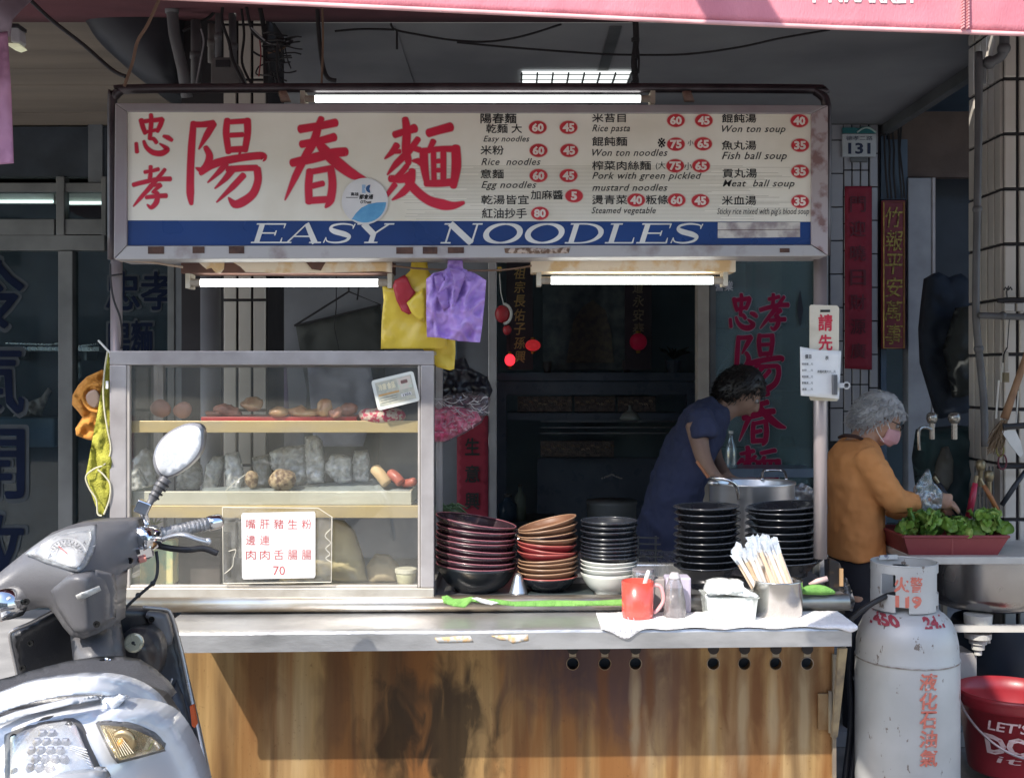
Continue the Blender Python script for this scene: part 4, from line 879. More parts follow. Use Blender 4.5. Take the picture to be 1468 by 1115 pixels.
def cart():
    t = thing('noodle_cart', 'stainless street food cart with rust streaked front and pierced vent holes', 'food cart', (0, .2, 0))
    Yf = .08; yp = Yf
    # front panel with real holes
    g = G(); zb, zt = .02, P(0, 926, yp).z; xl, xr = P(238, 0, yp).x, P(1196, 0, yp).x
    holes = []; 
    for x, y in ((821, 955), (867, 953), (911, 953), (1022.5, 950), (1067, 949), (1112, 948), (1157, 947)): holes.append((x, y)); holes.append((x, y - 27.5))
    cells = []; hw = .03
    cen = [P(x, y, yp) for x, y in holes]
    zc_ = sum(c.z for c in cen[::2]) / 7; zu = sum(c.z for c in cen[1::2]) / 7
    rows = [(zb, zc_ - hw, None), (zc_ - hw, zc_ + hw, 0), (zc_ + hw, zt, None)]
    R = 8.6 * .00227
    xs = sorted(c.x for c in cen[::2])
    g.add([(xl, yp, zb), (xr, yp, zb), (xr, yp, zc_ - hw), (xl, yp, zc_ - hw)], [(0, 1, 2, 3)])
    g.add([(xl, yp, zc_ + hw), (xr, yp, zc_ + hw), (xr, yp, zt), (xl, yp, zt)], [(0, 1, 2, 3)])
    prev = xl
    for cx in xs:
        g.add([(prev, yp, zc_ - hw), (cx - hw, yp, zc_ - hw), (cx - hw, yp, zc_ + hw), (prev, yp, zc_ + hw)], [(0, 1, 2, 3)]); prev = cx + hw
        n = 32; o_ = []; i_ = []; j_ = []
        for k in range(n):
            a = 2 * pi * k / n; c_, s_ = cos(a), sin(a); m = max(abs(c_), abs(s_)); o_.append((cx + hw * c_ / m, yp, zc_ + hw * s_ / m)); i_.append((cx + R * c_, yp, zc_ + R * s_)); j_.append((cx + R * c_, yp + .03, zc_ + R * s_))
        g.add(o_ + i_ + j_, [(k, (k + 1) % n, n + (k + 1) % n, n + k) for k in range(n)] + [(n + k, n + (k + 1) % n, 2 * n + (k + 1) % n, 2 * n + k) for k in range(n)])
    g.add([(prev, yp, zc_ - hw), (xr, yp, zc_ - hw), (xr, yp, zc_ + hw), (prev, yp, zc_ + hw)], [(0, 1, 2, 3)])
    pm = panel_mat(); fp = g.build('front_panel', pm, t)
    ringm = M('hole_rim', (.42, .34, .27), .4, .6, col2=(.25, .17, .1))
    for cx in xs:
        G().tube([(cx + R * 1.05 * cos(2 * pi * k / 20), yp - .001, zc_ + R * 1.05 * sin(2 * pi * k / 20)) for k in range(21)], .0016, 5, cap=False).build('hole_rim', ringm, fp)
        g2 = G(); g2.lathe([(R * .95, 0), (R * .95, .003)], (cx, yp - .004, P(0, 929, yp).z), 20, Matrix.Rotation(pi / 2, 3, 'X'), capt=True); g2.build('upper_hole_cap', M('dark_hole', (.03, .022, .02), .6), fp)
        cp = G(); cp.prism([(cx - .011, P(0, 941, yp).z), (cx + .011, P(0, 941, yp).z), (cx + .012, P(0, 932, yp).z), (cx - .012, P(0, 932, yp).z)], yp - .0025, yp - .0005); cp.build('bare_patch', M('bare_steel_patch', (.42, .34, .24), .45, .4), fp)
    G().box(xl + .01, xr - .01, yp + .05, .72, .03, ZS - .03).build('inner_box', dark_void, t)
    G().box(xl, xl + .02, yp + .001, .8, .03, ZS - .002).build('side_panel', stainless, t); G().box(xr - .02, xr, yp + .031, .8, .03, ZS - .002).build('side_panel', stainless, t)
    # shelf in front: top sheet and lip
    a0 = P(225, 905, -.25); a1 = P(1221, 898, -.25); b0 = P(225, 936, -.25); b1 = P(1221, 926, -.25)
    g = G(); x0, x1 = a0.x, a1.x; N = 60
    for i in range(N + 1):
        f = i / N; x = x0 + (x1 - x0) * f; zt_ = a0.z + (a1.z - a0.z) * f + .0015 * noise.noise(Vector((x * 3, 0, 0))); zb_ = b0.z + (b1.z - b0.z) * f
        g.v += [(x, .05, zt_ + .002), (x, -.235, zt_), (x, -.247, zt_ - .004), (x, -.25, zt_ - .012), (x, -.25, (zt_ + zb_) / 2), (x, -.25, zb_), (x, -.236, zb_ - .0), (x, -.236, zt_ - .014), (x, .05, zt_ - .012)]
    for i in range(N):
        for k in range(8): a = i * 9 + k; g.f.append((a, a + 9, a + 10, a + 1))
    for i in (0, N): g.f.append(tuple(i * 9 + k for k in range(9)) if i == 0 else tuple(i * 9 + k for k in range(8, -1, -1)))
    sm = M('shelf_steel', (.60, .60, .60), .33, .75, col2=(.42, .42, .42), scale=6, stretch=(1, 1, 3), bump=.12, bscale=45, lo=.3, hi=.6)
    sh = g.build('counter_shelf', sm, t, smooth=False)
    pt = M('peeled_label', (.62, .42, .22), .8, col2=(.5, .5, .48), scale=40, lo=.45, hi=.55)
    for poly in ([(623, 914), (650, 912), (674, 911), (679, 920), (650, 921), (627, 921)], [(704, 911), (757, 909), (758, 918), (735, 922), (727, 918), (715, 917)]):
        sheet('label_residue', poly, -.2515, pt, sh, step=4, thick=.0008, wr=.0006, wf=.5)
    # table behind with rolled front edge
    G().box(P(158, 0, .05).x, P(1215, 0, .05).x, .03, .80, ZT - .012, ZT).build('work_top', stainless, t, bevel=.003)
    rg = G(); xa, xb = P(160, 0, 0).x, P(1214, 0, 0).x
    roll = M('rolled_edge', (.46, .46, .46), .34, .9, col2=(.30, .25, .19), scale=3.2, stretch=(1, 3, 3), lo=.42, hi=.62)
    rg.tube([(xa, -.012, ZT - .016), (xa + (xb - xa) / 2, -.012, ZT - .014), (xb, -.012, ZT - .010)], .027, 18).build('rolled_edge', roll, t, smooth=True)
    # slanting bracket at the right end and a hinge plate
    br = M('weathered_strip', (.42, .33, .20), .7, col2=(.16, .13, .10), scale=16, stretch=(1, 1, .3))
    g = G(); q = [P(1203, 930, -.22), P(1215, 929, -.22), P(1201, 1056, .05), P(1193, 1058, .05)]
    g.add([*q, *[v + Vector((0, .02, 0)) for v in q]], [(3, 2, 1, 0), (4, 5, 6, 7), (0, 1, 5, 4), (1, 2, 6, 5), (2, 3, 7, 6), (3, 0, 4, 7)]).build('end_bracket', br, t)
    G().pbox(1173, 1190, 994, 1046, .068, .01).build('hinge_plate', M('hinge_steel', (.38, .26, .14), .5, .5, col2=(.25, .14, .06), scale=12), t, bevel=.002)
    G().tube([P(1190, 990, .065), P(1190, 1050, .065)], .006, 8).build('hinge_pin', br, t)
    G().pbox(1194, 1199, 938, 1115, .06, .012).build('corner_strip', br, t)
    # posts carrying the sign
    pl = M('post_steel', (.56, .50, .50), .35, .5, col2=(.40, .34, .33), scale=5, stretch=(1, 1, .3), bump=.03)
    for (x, y0, y1, r, nm) in ((166.5, 367, 880, 8.2, 'post'), (1176, 365, 800, 9.5, 'post')):
        p = P(x, y1, .04); q = P(x if x > 900 else x + .5, y0, .04); G().tube([q, p], r * .00228, 18).build(nm, pl, t, smooth=True)
    G().tube([P(160, 395, .022), P(175, 393, .015)], .003, 5).build('tie_wire', wire_black, t)
    G().tube(smooth3([P(158, 378, .0), P(159, 405, .0), P(163, 430, -.0), P(172, 455, .0), P(175, 478, .02), P(174, 500, .03)]), .0035, 6).build('post_cable', wire_black, t)
    # top tube loop above the sign
    tb = [P(161, 372, .03), P(161, 152, .03), P(164, 139, .03), P(172, 131, .03), P(186, 128, .03), P(400, 126.5, .03), P(800, 126, .03), P(1155, 128, .03), P(1167, 130, .03), P(1178, 137, .03), P(1184, 148, .03), P(1185, 180, .03), P(1184, 366, .03)]
    G().tube(smooth3(tb), .0155, 14).build('top_tube', dark_pipe, t, smooth=True)
    # wooden packing rod and hanging wire below the sign
    G().tube(smooth3([P(172, 374, .0), P(215, 376, .0), P(248, 381, .0), P(262, 383, 0)]), .0035, 6).build('thin_rod', M('pale_rod', (.55, .42, .32), .6), t)
    G().tube(smooth3([P(562, 381, .0), P(600, 385, .0), P(640, 387, .0), P(690, 388, .0), P(730, 386, .0), P(762, 381, .0)]), .0032, 6).build('hanging_wire', wire_brown, t)
cart()
# ---------------------------------------------------------------- sign
def sign():
    Y = -.06
    t = thing('menu_sign', 'long cream lightbox menu sign with red brush characters and blue EASY NOODLES band', 'sign', tuple(P(672, 372, Y)))
    fr = M('sign_frame', (.34, .32, .315), .42, .35, col2=(.30, .25, .26), scale=6, bump=.05, bscale=30)
    G().pprism([(165, 148), (1187, 151), (1163, 163), (182, 160)], Y - .012, .16).build('frame_bar', fr, t, bevel=.002)
    G().pprism([(165, 148.6), (181.7, 160.4), (181.7, 352), (163, 371.4)], Y - .011, .16).build('frame_bar', fr, t, bevel=.002)
    fr2 = M('sign_frame_low', (.43, .41, .40), .5, .2, col2=(.26, .21, .20), scale=9, bump=.05, lo=.3, hi=.45)
    G().pprism([(163.4, 372), (182, 352.4), (1163, 351.3), (1187, 367)], Y - .0125, .16).build('frame_bar', fr2, t, bevel=.002)
    G().pprism([(1163.4, 163), (1187, 151.6), (1187, 366.4), (1163.4, 350.5)], Y - .0115, .16).build('frame_bar', M('sign_frame_worn', (.44, .38, .38), .5, .3, col2=(.24, .14, .13), scale=18, lo=.38, hi=.5), t, bevel=.002)
    cr = M('sign_cream', (.84, .80, .69), .32, col2=(.68, .62, .49), scale=2.6, lo=.28, hi=.55, coat=.1)
    G().pprism([(182, 160), (1163, 163), (1163, 318), (182, 316)], Y, .012).build('cream_face', cr, t)
    G().pprism([(182, 316.3), (1163, 318.3), (1163, 351), (182, 352)], Y - .0002, .012).build('blue_band', M('sign_blue', (.012, .05, .20), .3, col2=(.010, .038, .15), scale=3, coat=.2), t)
    G().box(P(175, 0, Y).x, P(1175, 0, Y).x, Y + .013, Y + .147, P(0, 364, Y).z, P(0, 156, Y).z).build('box_body', alu_grey, t)
    g = G()   # thin dark strips paint the rib shadows of the face under raking light
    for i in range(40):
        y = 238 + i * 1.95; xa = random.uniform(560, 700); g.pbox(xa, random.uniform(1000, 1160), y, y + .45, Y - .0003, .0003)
    g.build('rib_shadow_line', M('rib_shadow', (.52, .48, .38), .5), t)['kind'] = 'stuff'
    yl = Y - .0012
    s1 = 250 / 1467.; f1 = lambda a, b: (170 + a * s1, 140 + b * s1); s2 = 280 / 1468.; f2 = lambda a, b: (400 + a * s2, 140 + b * s2)
    pinkedge = M('pink_edge', (.72, .40, .36), .5)
    for ch, f in (('忠', f1), ('孝', f1), ('陽', f1), ('春', f2), ('麵', f2)):
        strokes_obj('lettering_halo', GL[ch], f, yl + .0009, pinkedge, t, grow=15, dy=.00002); strokes_obj('lettering', GL[ch], f, yl, red_ink, t, grow=4, dy=.00006)
    # serif letters EASY NOODLES
    T_, t_ = .20, .055
    def serif(x, y, w=.30): return ([(x - w / 2, y), (x + w / 2, y)], [t_, t_])
    L_ = {}
    L_['E'] = (1.0, [([(.22, 0), (.22, 1)], [T_, T_]), ([(.05, .027), (.92, .027)], [t_, t_]), ([(.05, .973), (.95, .973)], [t_, t_]), ([(.22, .49), (.70, .49)], [t_, t_]), ([(.91, .0), (.91, .25)], [.07, .03]), ([(.94, 1), (.94, .72)], [.08, .03]), ([(.70, .36), (.70, .62)], [.05, .05])])
    L_['A'] = (1.15, [([(.55, .0), (.98, 1)], [T_ * .8, T_]), ([(.55, .02), (.14, .98)], [t_, t_ * 1.3]), ([(.28, .66), (.82, .66)], [t_, t_]), serif(.12, .973), serif(.98, .973, .36)])
    L_['S'] = (.95, [([(.84, .26), (.80, .10), (.60, .03), (.40, .03), (.20, .12), (.18, .28), (.34, .42), (.62, .54), (.80, .68), (.76, .86), (.58, .96), (.36, .97), (.18, .90), (.11, .72)], [.03, .045, .06, .07, .10, .13, .19, .19, .14, .11, .075, .06, .045, .03]), ([(.86, .02), (.84, .28)], [.05, .03]), ([(.09, .99), (.11, .70)], [.05, .03])])
    L_['Y'] = (1.1, [([(.16, .02), (.56, .55)], [T_, T_]), ([(.94, .02), (.56, .55)], [t_ * 1.3, t_ * 1.3]), ([(.56, .50), (.56, .98)], [T_, T_]), serif(.16, .027, .36), serif(.94, .027), serif(.56, .973, .40)])
    L_['N'] = (1.25, [([(.20, .0), (1.02, 1)], [T_ * 1.05, T_ * 1.05]), ([(.24, .02), (.24, .98)], [t_ * 1.3, t_ * 1.3]), ([(1.02, .02), (1.02, .99)], [t_ * 1.3, t_ * 1.3]), serif(.16, .027, .26), serif(.24, .973), serif(1.02, .027)])
    L_['D'] = (1.2, [([(.24, 0), (.24, 1)], [T_, T_]), ([(.06, .027), (.56, .027), (.86, .14), (1.03, .38), (1.03, .62), (.86, .86), (.56, .973), (.06, .973)], [t_, t_, .10, .19, .19, .10, t_, t_])])
    L_['L'] = (.95, [([(.24, 0), (.24, 1)], [T_, T_]), serif(.24, .027, .36), ([(.06, .973), (.88, .973)], [t_, t_]), ([(.88, 1), (.88, .70)], [.08, .03])])
    L_['O'] = (1.25, [([(.62 + .50 * sin(a), .5 - .47 * cos(a)) for a in [2 * pi * i / 24 for i in range(25)]], [.06 + .15 * abs(sin(2 * pi * i / 24)) ** 1.3 for i in range(25)])])
    wm = M('sign_white', (.78, .77, .72), .4)
    def word(s, x0, x1, yt, yb):
        tot = sum(L_[c][0] for c in s); H = yb - yt; sh = .32
        kx = (x1 - x0 - sh * H) / tot; cx = x0
        for c in s:
            wd, gl = L_[c]
            # rescale to px-like units so stroke widths follow the stretched width
            ky = H; r = kx / ky
            gl2 = [([(a * r, b) for a, b in pts], [w * (.5 + .5 * r) for w in ws]) for pts, ws in gl]
            f = lambda a, b, cx=cx: (cx + a * ky + (1 - b) * ky * sh, yt + b * ky)
            strokes_obj('lettering', gl2, f, yl - .0002, wm, t, caps=False, dy=.00004); cx += wd * kx
    word('EASY', 357, 566, 320.5, 348.5); word('NOODLES', 627, 1012, 320.5, 349)
    # menu lines
    tx = M('menu_black', (.02, .018, .016), .5)
    def cn(s, x, y, w, h, b=.012): text(s, x, y, w, h, yl, tx, t, bold=b)
    def en(s, x, y, w, h): text(s, x, y, w, h, yl, tx, t, bold=.006, shear=.32, spacing=1.08)
    cn('陽春麵', 689, 163, 51, 14, .018); cn('乾麵 大', 697, 178, 51, 13); en('Easy noodles', 693, 195, 66, 11); cn('米粉', 689, 209, 33, 13); en('Rice  noodles', 690, 227, 85, 10)
    cn('意麵', 689, 243, 33, 13); en('Egg noodles', 690, 260, 79, 13); cn('乾湯皆宜', 690, 280, 68, 13); cn('加麻醬', 761, 273, 46, 13); cn('紅油抄手', 691, 299, 64, 14)
    cn('米苔目', 849, 163.5, 48, 12, .016); en('Rice pasta', 849, 179, 54, 13); cn('餛飩麵', 849, 196.5, 50, 13); en('Won ton noodles', 849, 214, 108, 10); cn('榨菜肉絲麵', 849, 231, 84, 13); cn('(大', 940, 232, 14, 12, .0); cn('小', 981, 233, 11, 11, .0); cn('小', 986, 201, 8, 8, .0)
    en('Pork with green pickled', 849, 247, 157, 13); en('mustard noodles', 849, 264, 108, 10); cn('燙青菜', 849, 280, 50, 13); cn('粄條', 926, 280, 32, 13); en('Steamed vegetable', 848, 297, 92, 12); cn('※', 943, 198, 11, 14, .012)
    cn('餛飩湯', 1035, 164, 49, 12, .016); en('Won ton soup', 1035, 180, 91, 13); cn('魚丸湯', 1035, 202, 49, 13); en('Fish ball soup', 1035, 218, 93, 14); cn('貢丸湯', 1036, 242, 49, 13); en('Meat  ball soup', 1036, 258, 103, 13); cn('米血湯', 1035, 281, 49, 13)
    text("Sticky rice mixed with pig's blood soup", 1028, 298, 132, 12, yl, tx, t, shear=.25)
    ov = M('badge_red', (.55, .03, .04), .45, col2=(.48, .02, .03), scale=9); ovp = M('badge_edge', (.78, .42, .36), .5); num = M('badge_white', (.85, .74, .66), .5)
    for (s, x, y) in (('60', 771, 183), ('45', 815, 183), ('60', 772, 216), ('45', 816, 216), ('60', 772, 252), ('45', 815, 252), ('5', 823, 281), ('80', 774, 306), ('60', 969, 173), ('45', 1009, 173), ('75', 969, 207), ('65', 1008, 206.5), ('75', 968, 238), ('65', 1005, 238), ('40', 912, 287), ('60', 970, 287), ('45', 1004, 288), ('40', 1146, 173.5), ('35', 1147, 208.5), ('35', 1147, 246), ('35', 1147, 289)):
        G().flat([(x + 13.4 * cos(a), y + 10.2 * sin(a)) for a in [2 * pi * i / 28 for i in range(28)]][::-1], yl - .0004).build('badge_rim', ovp, t)
        G().flat([(x + 12.5 * cos(a), y + 9.2 * sin(a)) for a in [2 * pi * i / 28 for i in range(28)]][::-1], yl - .0008).build('price_badge', ov, t)
        text(s, x - (8.5 if len(s) > 1 else 4.5), y - 6.2, 17 if len(s) > 1 else 9, 12.4, yl - .0014, num, t, bold=.045)
    # torn window in the blue band, tape residues on the frame
    torn = M('exposed_backing', (.62, .58, .52), .6, col2=(.30, .25, .25), scale=14, lo=.42, hi=.56)
    G().pprism([(1029, 319), (1147, 318.5), (1147, 340), (1029, 341.5)], yl + .0003, .0004).build('exposed_strip', torn, t)
    G().pprism([(1029, 329.5), (1147, 328.5), (1147, 329.4), (1029, 330.4)], yl, .0003).build('strip_joint', rust, t)
    for (a, b, c, d) in ((212, 235, 353.5, 364), (276, 293, 353.5, 363), (328, 350, 353, 363.5), (568, 592, 354.5, 364), (606, 627, 354, 364), (642, 665, 354.5, 363), (1118, 1132, 356, 362)):
        G().pbox(a, b, c, d, Y - .0145, .0015).build('tape_residue', rust, t)
    sheet('peeled_tape', [(723, 356), (760, 355), (790, 357), (818, 353.5), (815, 363), (770, 364), (724, 363)], Y - .0142, M('peeling_tape', (.5, .40, .33), .8, col2=(.15, .09, .06), scale=60, lo=.45, hi=.55), t, step=4, thick=.001, wr=.0008, wf=.4)
    # round sticker
    st = thing('round_sticker', 'round white and blue information sticker on the sign below the brush characters', 'sticker', tuple(P(523, 321, Y - .004)))
    circ = [(523 + 33.2 * cos(a), 288.5 + 33.2 * sin(a)) for a in [2 * pi * i / 48 for i in range(48)]][::-1]
    G().pprism(circ[::-1], Y - .0055, .002).build('disc', M('sticker_white', (.74, .72, .70), .4, col2=(.64, .62, .6), scale=9), st)
    wave = [(504, 315), (510, 306), (518, 298), (528, 293), (540, 290.5), (552, 290)] + [(523 + 30.8 * cos(a), 288.5 + 30.8 * sin(a)) for a in [.06 + i * .17 for i in range(13)]]
    G().flat(wave[::-1], Y - .0062).build('blue_wave', M('sticker_blue', (.07, .27, .50), .4, col2=(.14, .38, .60), scale=20), st)
    G().flat([(519, 265), (524, 265), (524, 270), (522, 271), (524, 273), (524, 277), (519, 277)][::-1], Y - .0062).build('logo_mark', M('logo_pale', (.35, .52, .72), .5), st)
    G().flat([(531, 265), (528, 265.5), (525, 268), (524.3, 271), (525.5, 274), (528, 276), (531, 277), (530.5, 273.5), (529.5, 271), (530.5, 268)][::-1], Y - .0063).build('logo_mark', M('logo_navy', (.02, .09, .25), .5), st)
    text('高雄', 503, 276, 11, 5, Y - .0064, tx, st, bold=.02); text('都會通', 515, 279, 20, 6.5, Y - .0064, tx, st, bold=.035, shear=.2); text('OTrust', 516.5, 287.5, 16, 4.5, Y - .0064, tx, st, bold=.03, shear=.2)
    G().pbox(496, 513, 283, 283.8, Y - .0064, .0003).build('underline', tx, st)
sign()
def tube_light(nm, label, xa, xb, ya, yb, Y, em, box=None, boxmat=None, peel=()):
    k = S * (Y + D) / D; p = P(xa, (ya + yb) / 2, Y); q = P(xb, (ya + yb) / 2 - (0 if box is None else .0), Y)
    t = thing(nm, label, 'light', (p + q) / 2); r = (yb - ya) / 2 * k
    G().tube([p, q], r, 14).build('tube', tube_on, t, smooth=True)
    capm = M('tube_cap', (.45, .40, .33), .5, col2=(.25, .2, .15), scale=20)
    for s_, c in ((-1, p), (1, q)):
        G().tube([c, c + Vector((s_ * .038, 0, 0))], r * 1.0, 12).build('tube_cap', capm, t)
        G().box(c.x + s_ * .040 - .008, c.x + s_ * .040 + .008, Y - r, Y + .05, c.z - r * 1.5, c.z + r * (2.2 if box is None else 3.2)).build('lamp_holder', cream, t, bevel=.002)
    if box:
        a, b, c, d = box; G().pbox(a, b, c, d, Y - .015, .10).build('batten', boxmat, t, bevel=.003)
        for i, pl in enumerate(peel): sheet('peeling_paint', pl, Y - .0165, cream_old, t, step=5, thick=.0012, wr=.0012, wf=.2)
    return t
cream_old = M('yellowed_paint', (.86, .73, .56), .7, col2=(.78, .54, .28), scale=18, lo=.38, hi=.50, bump=.2)
def lights():
    t = tube_light('fluorescent_light', 'long lit fluorescent tube along the top edge of the sign', 452, 918, 137, 147, .03, 4)
    tube_light('fluorescent_light', 'lit tube under a badly peeling brown batten above the display case', 288, 542, 400, 411, .06, 4, (259, 563, 372, 392), M('bare_batten', (.16, .075, .05), .7, col2=(.10, .05, .04), scale=14),
        [[(281, 373), (322, 373), (321, 386), (316, 392), (309, 391), (303, 384), (296, 386), (290, 381)], [(328, 373), (436, 373), (447, 386), (460, 388), (468, 374), (562, 373.5), (562, 391), (548, 389), (460, 391), (400, 391.5), (352, 390), (344, 382)]])
    tube_light('fluorescent_light', 'lit tube under the cream batten above the open counter', 790, 1022, 396.5, 407.5, .06, 4, (761, 1055, 371, 390), cream_old,
        [])
    for (x, lab) in ((406, 'small rusty clip holding the top tube left of the long light'), (986, 'small rusty clip holding the top tube right of the long light')):
        o = sheet('tube_clip', [(x - 7, 131), (x + 4, 130), (x + 10, 145), (x - 4, 145)], -.03, M('rusty_clip', (.34, .24, .19), .6, .3, col2=(.2, .12, .09), scale=30), None, step=5, thick=.02, wr=.004); tag(o, lab, 'clip')
lights()
# ---------------------------------------------------------------- display case
def case():
    Y = -.02; Yb = .42; al = lilac_metal
    t = thing('display_case', 'aluminium and glass display case of meats and frozen blocks on the stall', 'display case', tuple(P(390, 860, Y)))
    def fb(a, b, c, d, nm='frame_bar', m=al, y=Y, dep=.035): return G().pbox(a, b, c, d, y, dep).build(nm, m, t, bevel=.0025)
    fb(157, 622, 503, 523); fb(157, 181, 523.3, 838, m=al); fb(603, 622, 523.3, 842)
    fb(157, 622, 843, 861, m=M('sunlit_sill_aluminium', (.60, .57, .50), .38, .55, col2=(.42, .38, .32), scale=8, bump=.04), y=Y - .004, dep=.05)  # sill is a sunlit copy of the frame metal, warm sun in its colour
    fb(181.3, 186, 523.3, 842, 'inner_trim', M('trim_pale', (.50, .46, .42), .45, .3), Y + .004, .02); fb(599, 602.7, 523.3, 842, 'inner_trim', M('trim_pale', (.5, .46, .42), .45, .3), Y + .004, .02); fb(186.3, 598.7, 838.5, 842.7, 'inner_trim', M('trim_pale', (.5, .46, .42), .45, .3), Y + .004, .02)
    zt = P(0, 503, Y).z; zb = P(0, 861, Y).z; xl = P(157, 0, Y).x; xr = P(622, 0, Y).x
    G().box(xl, xr, Y + .036, Yb + .03, zt - .012, zt - .001).build('top_plate', al, t)
    G().box(xl, xr, Y + .05, Yb + .03, zb + .001, zb + .02).build('floor_plate', stainless, t)
    for (xa, xb) in ((xl, xl + .035), (xr - .035, xr)):
        G().box(xa, xb, Yb, Yb + .03, zb + .021, zt - .013).build('rear_post', al, t)
        G().box(xa, xb, Y + .036, Yb - .001, zb + .021, zb + .05).build('side_rail', al, t)
    G().box(xl + .036, xr - .036, Yb + .005, Yb + .028, zt - .05, zt - .0135).build('rear_rail', al, t)
    G().pbox(181.5, 602.5, 523.5, 842.5, Y + .016, .004).build('front_glass', case_glass, t)
    for x in (xl + .012, xr - .016): G().box(x, x + .004, Y + .0365, Yb - .002, zb + .0505, zt - .0135).build('side_glass', case_glass, t)
    # shelves
    br = M('brass_lip', (.60, .46, .21), .4, .3, col2=(.50, .41, .26), scale=4, stretch=(1, 1, 3))
    def shelf(y0, y1, ye, nm, m, ydep=.40):
        za, zb_ = P(0, y0, Y + .04).z, P(0, y1, Y + .04).z; g = G(); x0, x1 = P(184, 0, Y + .04).x, P(600, 0, Y + .04).x
        g.box(x0, x1, Y + .035, Y + .045, zb_, za); b = g.build(nm, m, t, bevel=.002)
        G().box(x0, x1, Y + .046, Y + ydep, zb_ + .004, zb_ + .008).build(nm + '_sheet', case_shelf, b if False else t)
        return zb_ + .009
    case_shelf = M('shelf_sheet', (.66, .58, .40), .35, .3, col2=(.55, .48, .34), scale=5)
    z1 = shelf(603, 620, 0, 'upper_shelf', br) + .018; zlow = shelf(724, 742, 0, 'lower_shelf', br)
    # steel tray on lower shelf
    g = G(); Yt = Y + .05; x0, x1 = P(187, 0, Yt).x, P(590, 0, Yt).x; za = P(0, 704, Yt).z; zb_ = P(0, 724, Yt).z
    g.box(x0, x1, Yt, Yt + .012, zb_, za); g.box(x0, x0 + .01, Yt + .0125, Yt + .30, zb_, za); g.box(x1 - .01, x1, Yt + .0125, Yt + .30, zb_, za); g.box(x0 + .0105, x1 - .0105, Yt + .0125, Yt + .30, zb_, zb_ + .006)
    tr = g.build('steel_tray', M('tray_enamel', (.62, .61, .52), .4, .1, col2=(.50, .49, .41), scale=6), None, bevel=.004, loc=(P(388, 0, Yt).x, Yt, zb_)); tag(tr, 'long pale metal tray holding frozen blocks on the lower glass case shelf', 'tray')
    ztray = zb_ + .007
    # contents: frozen blocks
    ice = M('frozen_wrap', (.62, .62, .61), .2, col2=(.50, .50, .50), scale=10, bump=1., bscale=24, coat=1.) if False else film('ice_wrap', (.80, .81, .80), .16, rough=.18, body=.55, bodycol=(.86, .86, .85), bump=.8, bscale=26)
    icef = film('frost_film', (.72, .73, .73), .2, rough=.2, body=.42, bodycol=(.62, .62, .62), bump=.6, bscale=45)
    blocks = [([(189, 660), (205, 643), (216, 648), (221, 675), (225, 700), (192, 704)], .30, 'dull grey wrapped block farthest left on the tray'), ([(184, 680), (196, 672), (206, 690), (212, 704), (184, 704)], .16, 'low grey wrapped lump in the left corner of the tray'),
        ([(255, 662), (272, 652), (286, 668), (290, 692), (280, 702), (252, 702)], .28, 'cloudy wrapped bundle partly behind the scooter mirror'),
        ([(292, 690), (294, 668), (305, 654), (319, 654), (321, 668), (314, 690), (309, 704), (288, 704)], .18, 'leaning grey bag of frozen food left of the card with numerals'), ([(322, 650), (340, 648), (345, 668), (349, 686), (346, 704), (325, 704), (322, 680)], .14, 'upright icy bag in front of the white card'),
        ([(361, 656), (383, 651), (387, 675), (384, 700), (366, 704)], .22, 'narrow frosted bag left of the big crinkled one'), ([(386, 648), (400, 642), (420, 639), (437, 637), (440, 660), (440, 690), (426, 696), (405, 682), (388, 672)], .20, 'wide crinkled frosted bag behind the tripe bundle'),
        ([(437, 626), (452, 624), (460, 632), (464, 660), (464, 692), (440, 694), (437, 660)], .17, 'tallest upright frozen bar on the tray'), ([(466, 664), (474, 652), (490, 652), (503, 656), (504, 690), (486, 696), (474, 685), (465, 676)], .18, 'rounded frosted bag right of the tallest bar'),
        ([(505, 660), (508, 646), (526, 646), (529, 662), (529, 694), (505, 696)], .20, 'square clear tub of frosted food beside the sausages')]
    for i, (poly, Yk, lab) in enumerate(blocks):
        cx = sum(p[0] for p in poly) / len(poly); cy = sum(p[1] for p in poly) / len(poly); cy0 = max(p[1] for p in poly)
        o = sheet('frozen_block', poly, Yk, ice if i in (0, 1, 2, 3, 5) else film('ice_clear', (.88, .89, .89), .20, rough=.12, body=.52, bodycol=(.92, .93, .94), bump=.9, bscale=34), None, step=3.5, thick=.03, puff=.03, puff_px=9, wr=.012, ridge=.012, wf=.22, seed=i, smooth=True)
        tag(o, lab, 'frozen food')
    # base sheet of ice fragments
    tag(sheet('plastic_liner', [(290, 700), (330, 697), (400, 700), (470, 692), (540, 686), (588, 698), (590, 708), (290, 708)], tps([(290, 700, .12), (540, 686, .24), (590, 708, .05), (290, 708, .05), (400, 700, .14)]), M('liner', (.34, .38, .39), .3, bump=.6, bscale=20), None, step=5, thick=.004, wr=.02, wf=.1), 'crumpled grey plastic liner under the frozen blocks', 'liner')
    tripe = M('tripe_brown', (.50, .38, .24), .5, col2=(.13, .07, .04), scale=60, lo=.4, hi=.6, bump=.8, bscale=60)
    for (x, y, a, b, lab, y_) in ((405, 688, 20, 16, 'round bundle of speckled tripe in front of the crinkled bag', .10), (361, 687, 10, 13, 'small brown lump of braised meat left of the tripe bundle', .12)):
        c = P(x, y, y_); o = G().ball(c, (a * .0023, a * .0018, b * .0023), 20, 12).build('meat_bundle', tripe, None, smooth=True, loc=(c.x, c.y, c.z - b * .0023)); jit(o, .006, 30); tag(o, lab, 'meat')
    g = G().tube([P(324, 703, .06), P(338, 690, .06), P(352, 680, .07)], .0018, 5).build('white_straw', white_paint); tag(g, 'thin white stick leaning across the icy bag', 'stick')
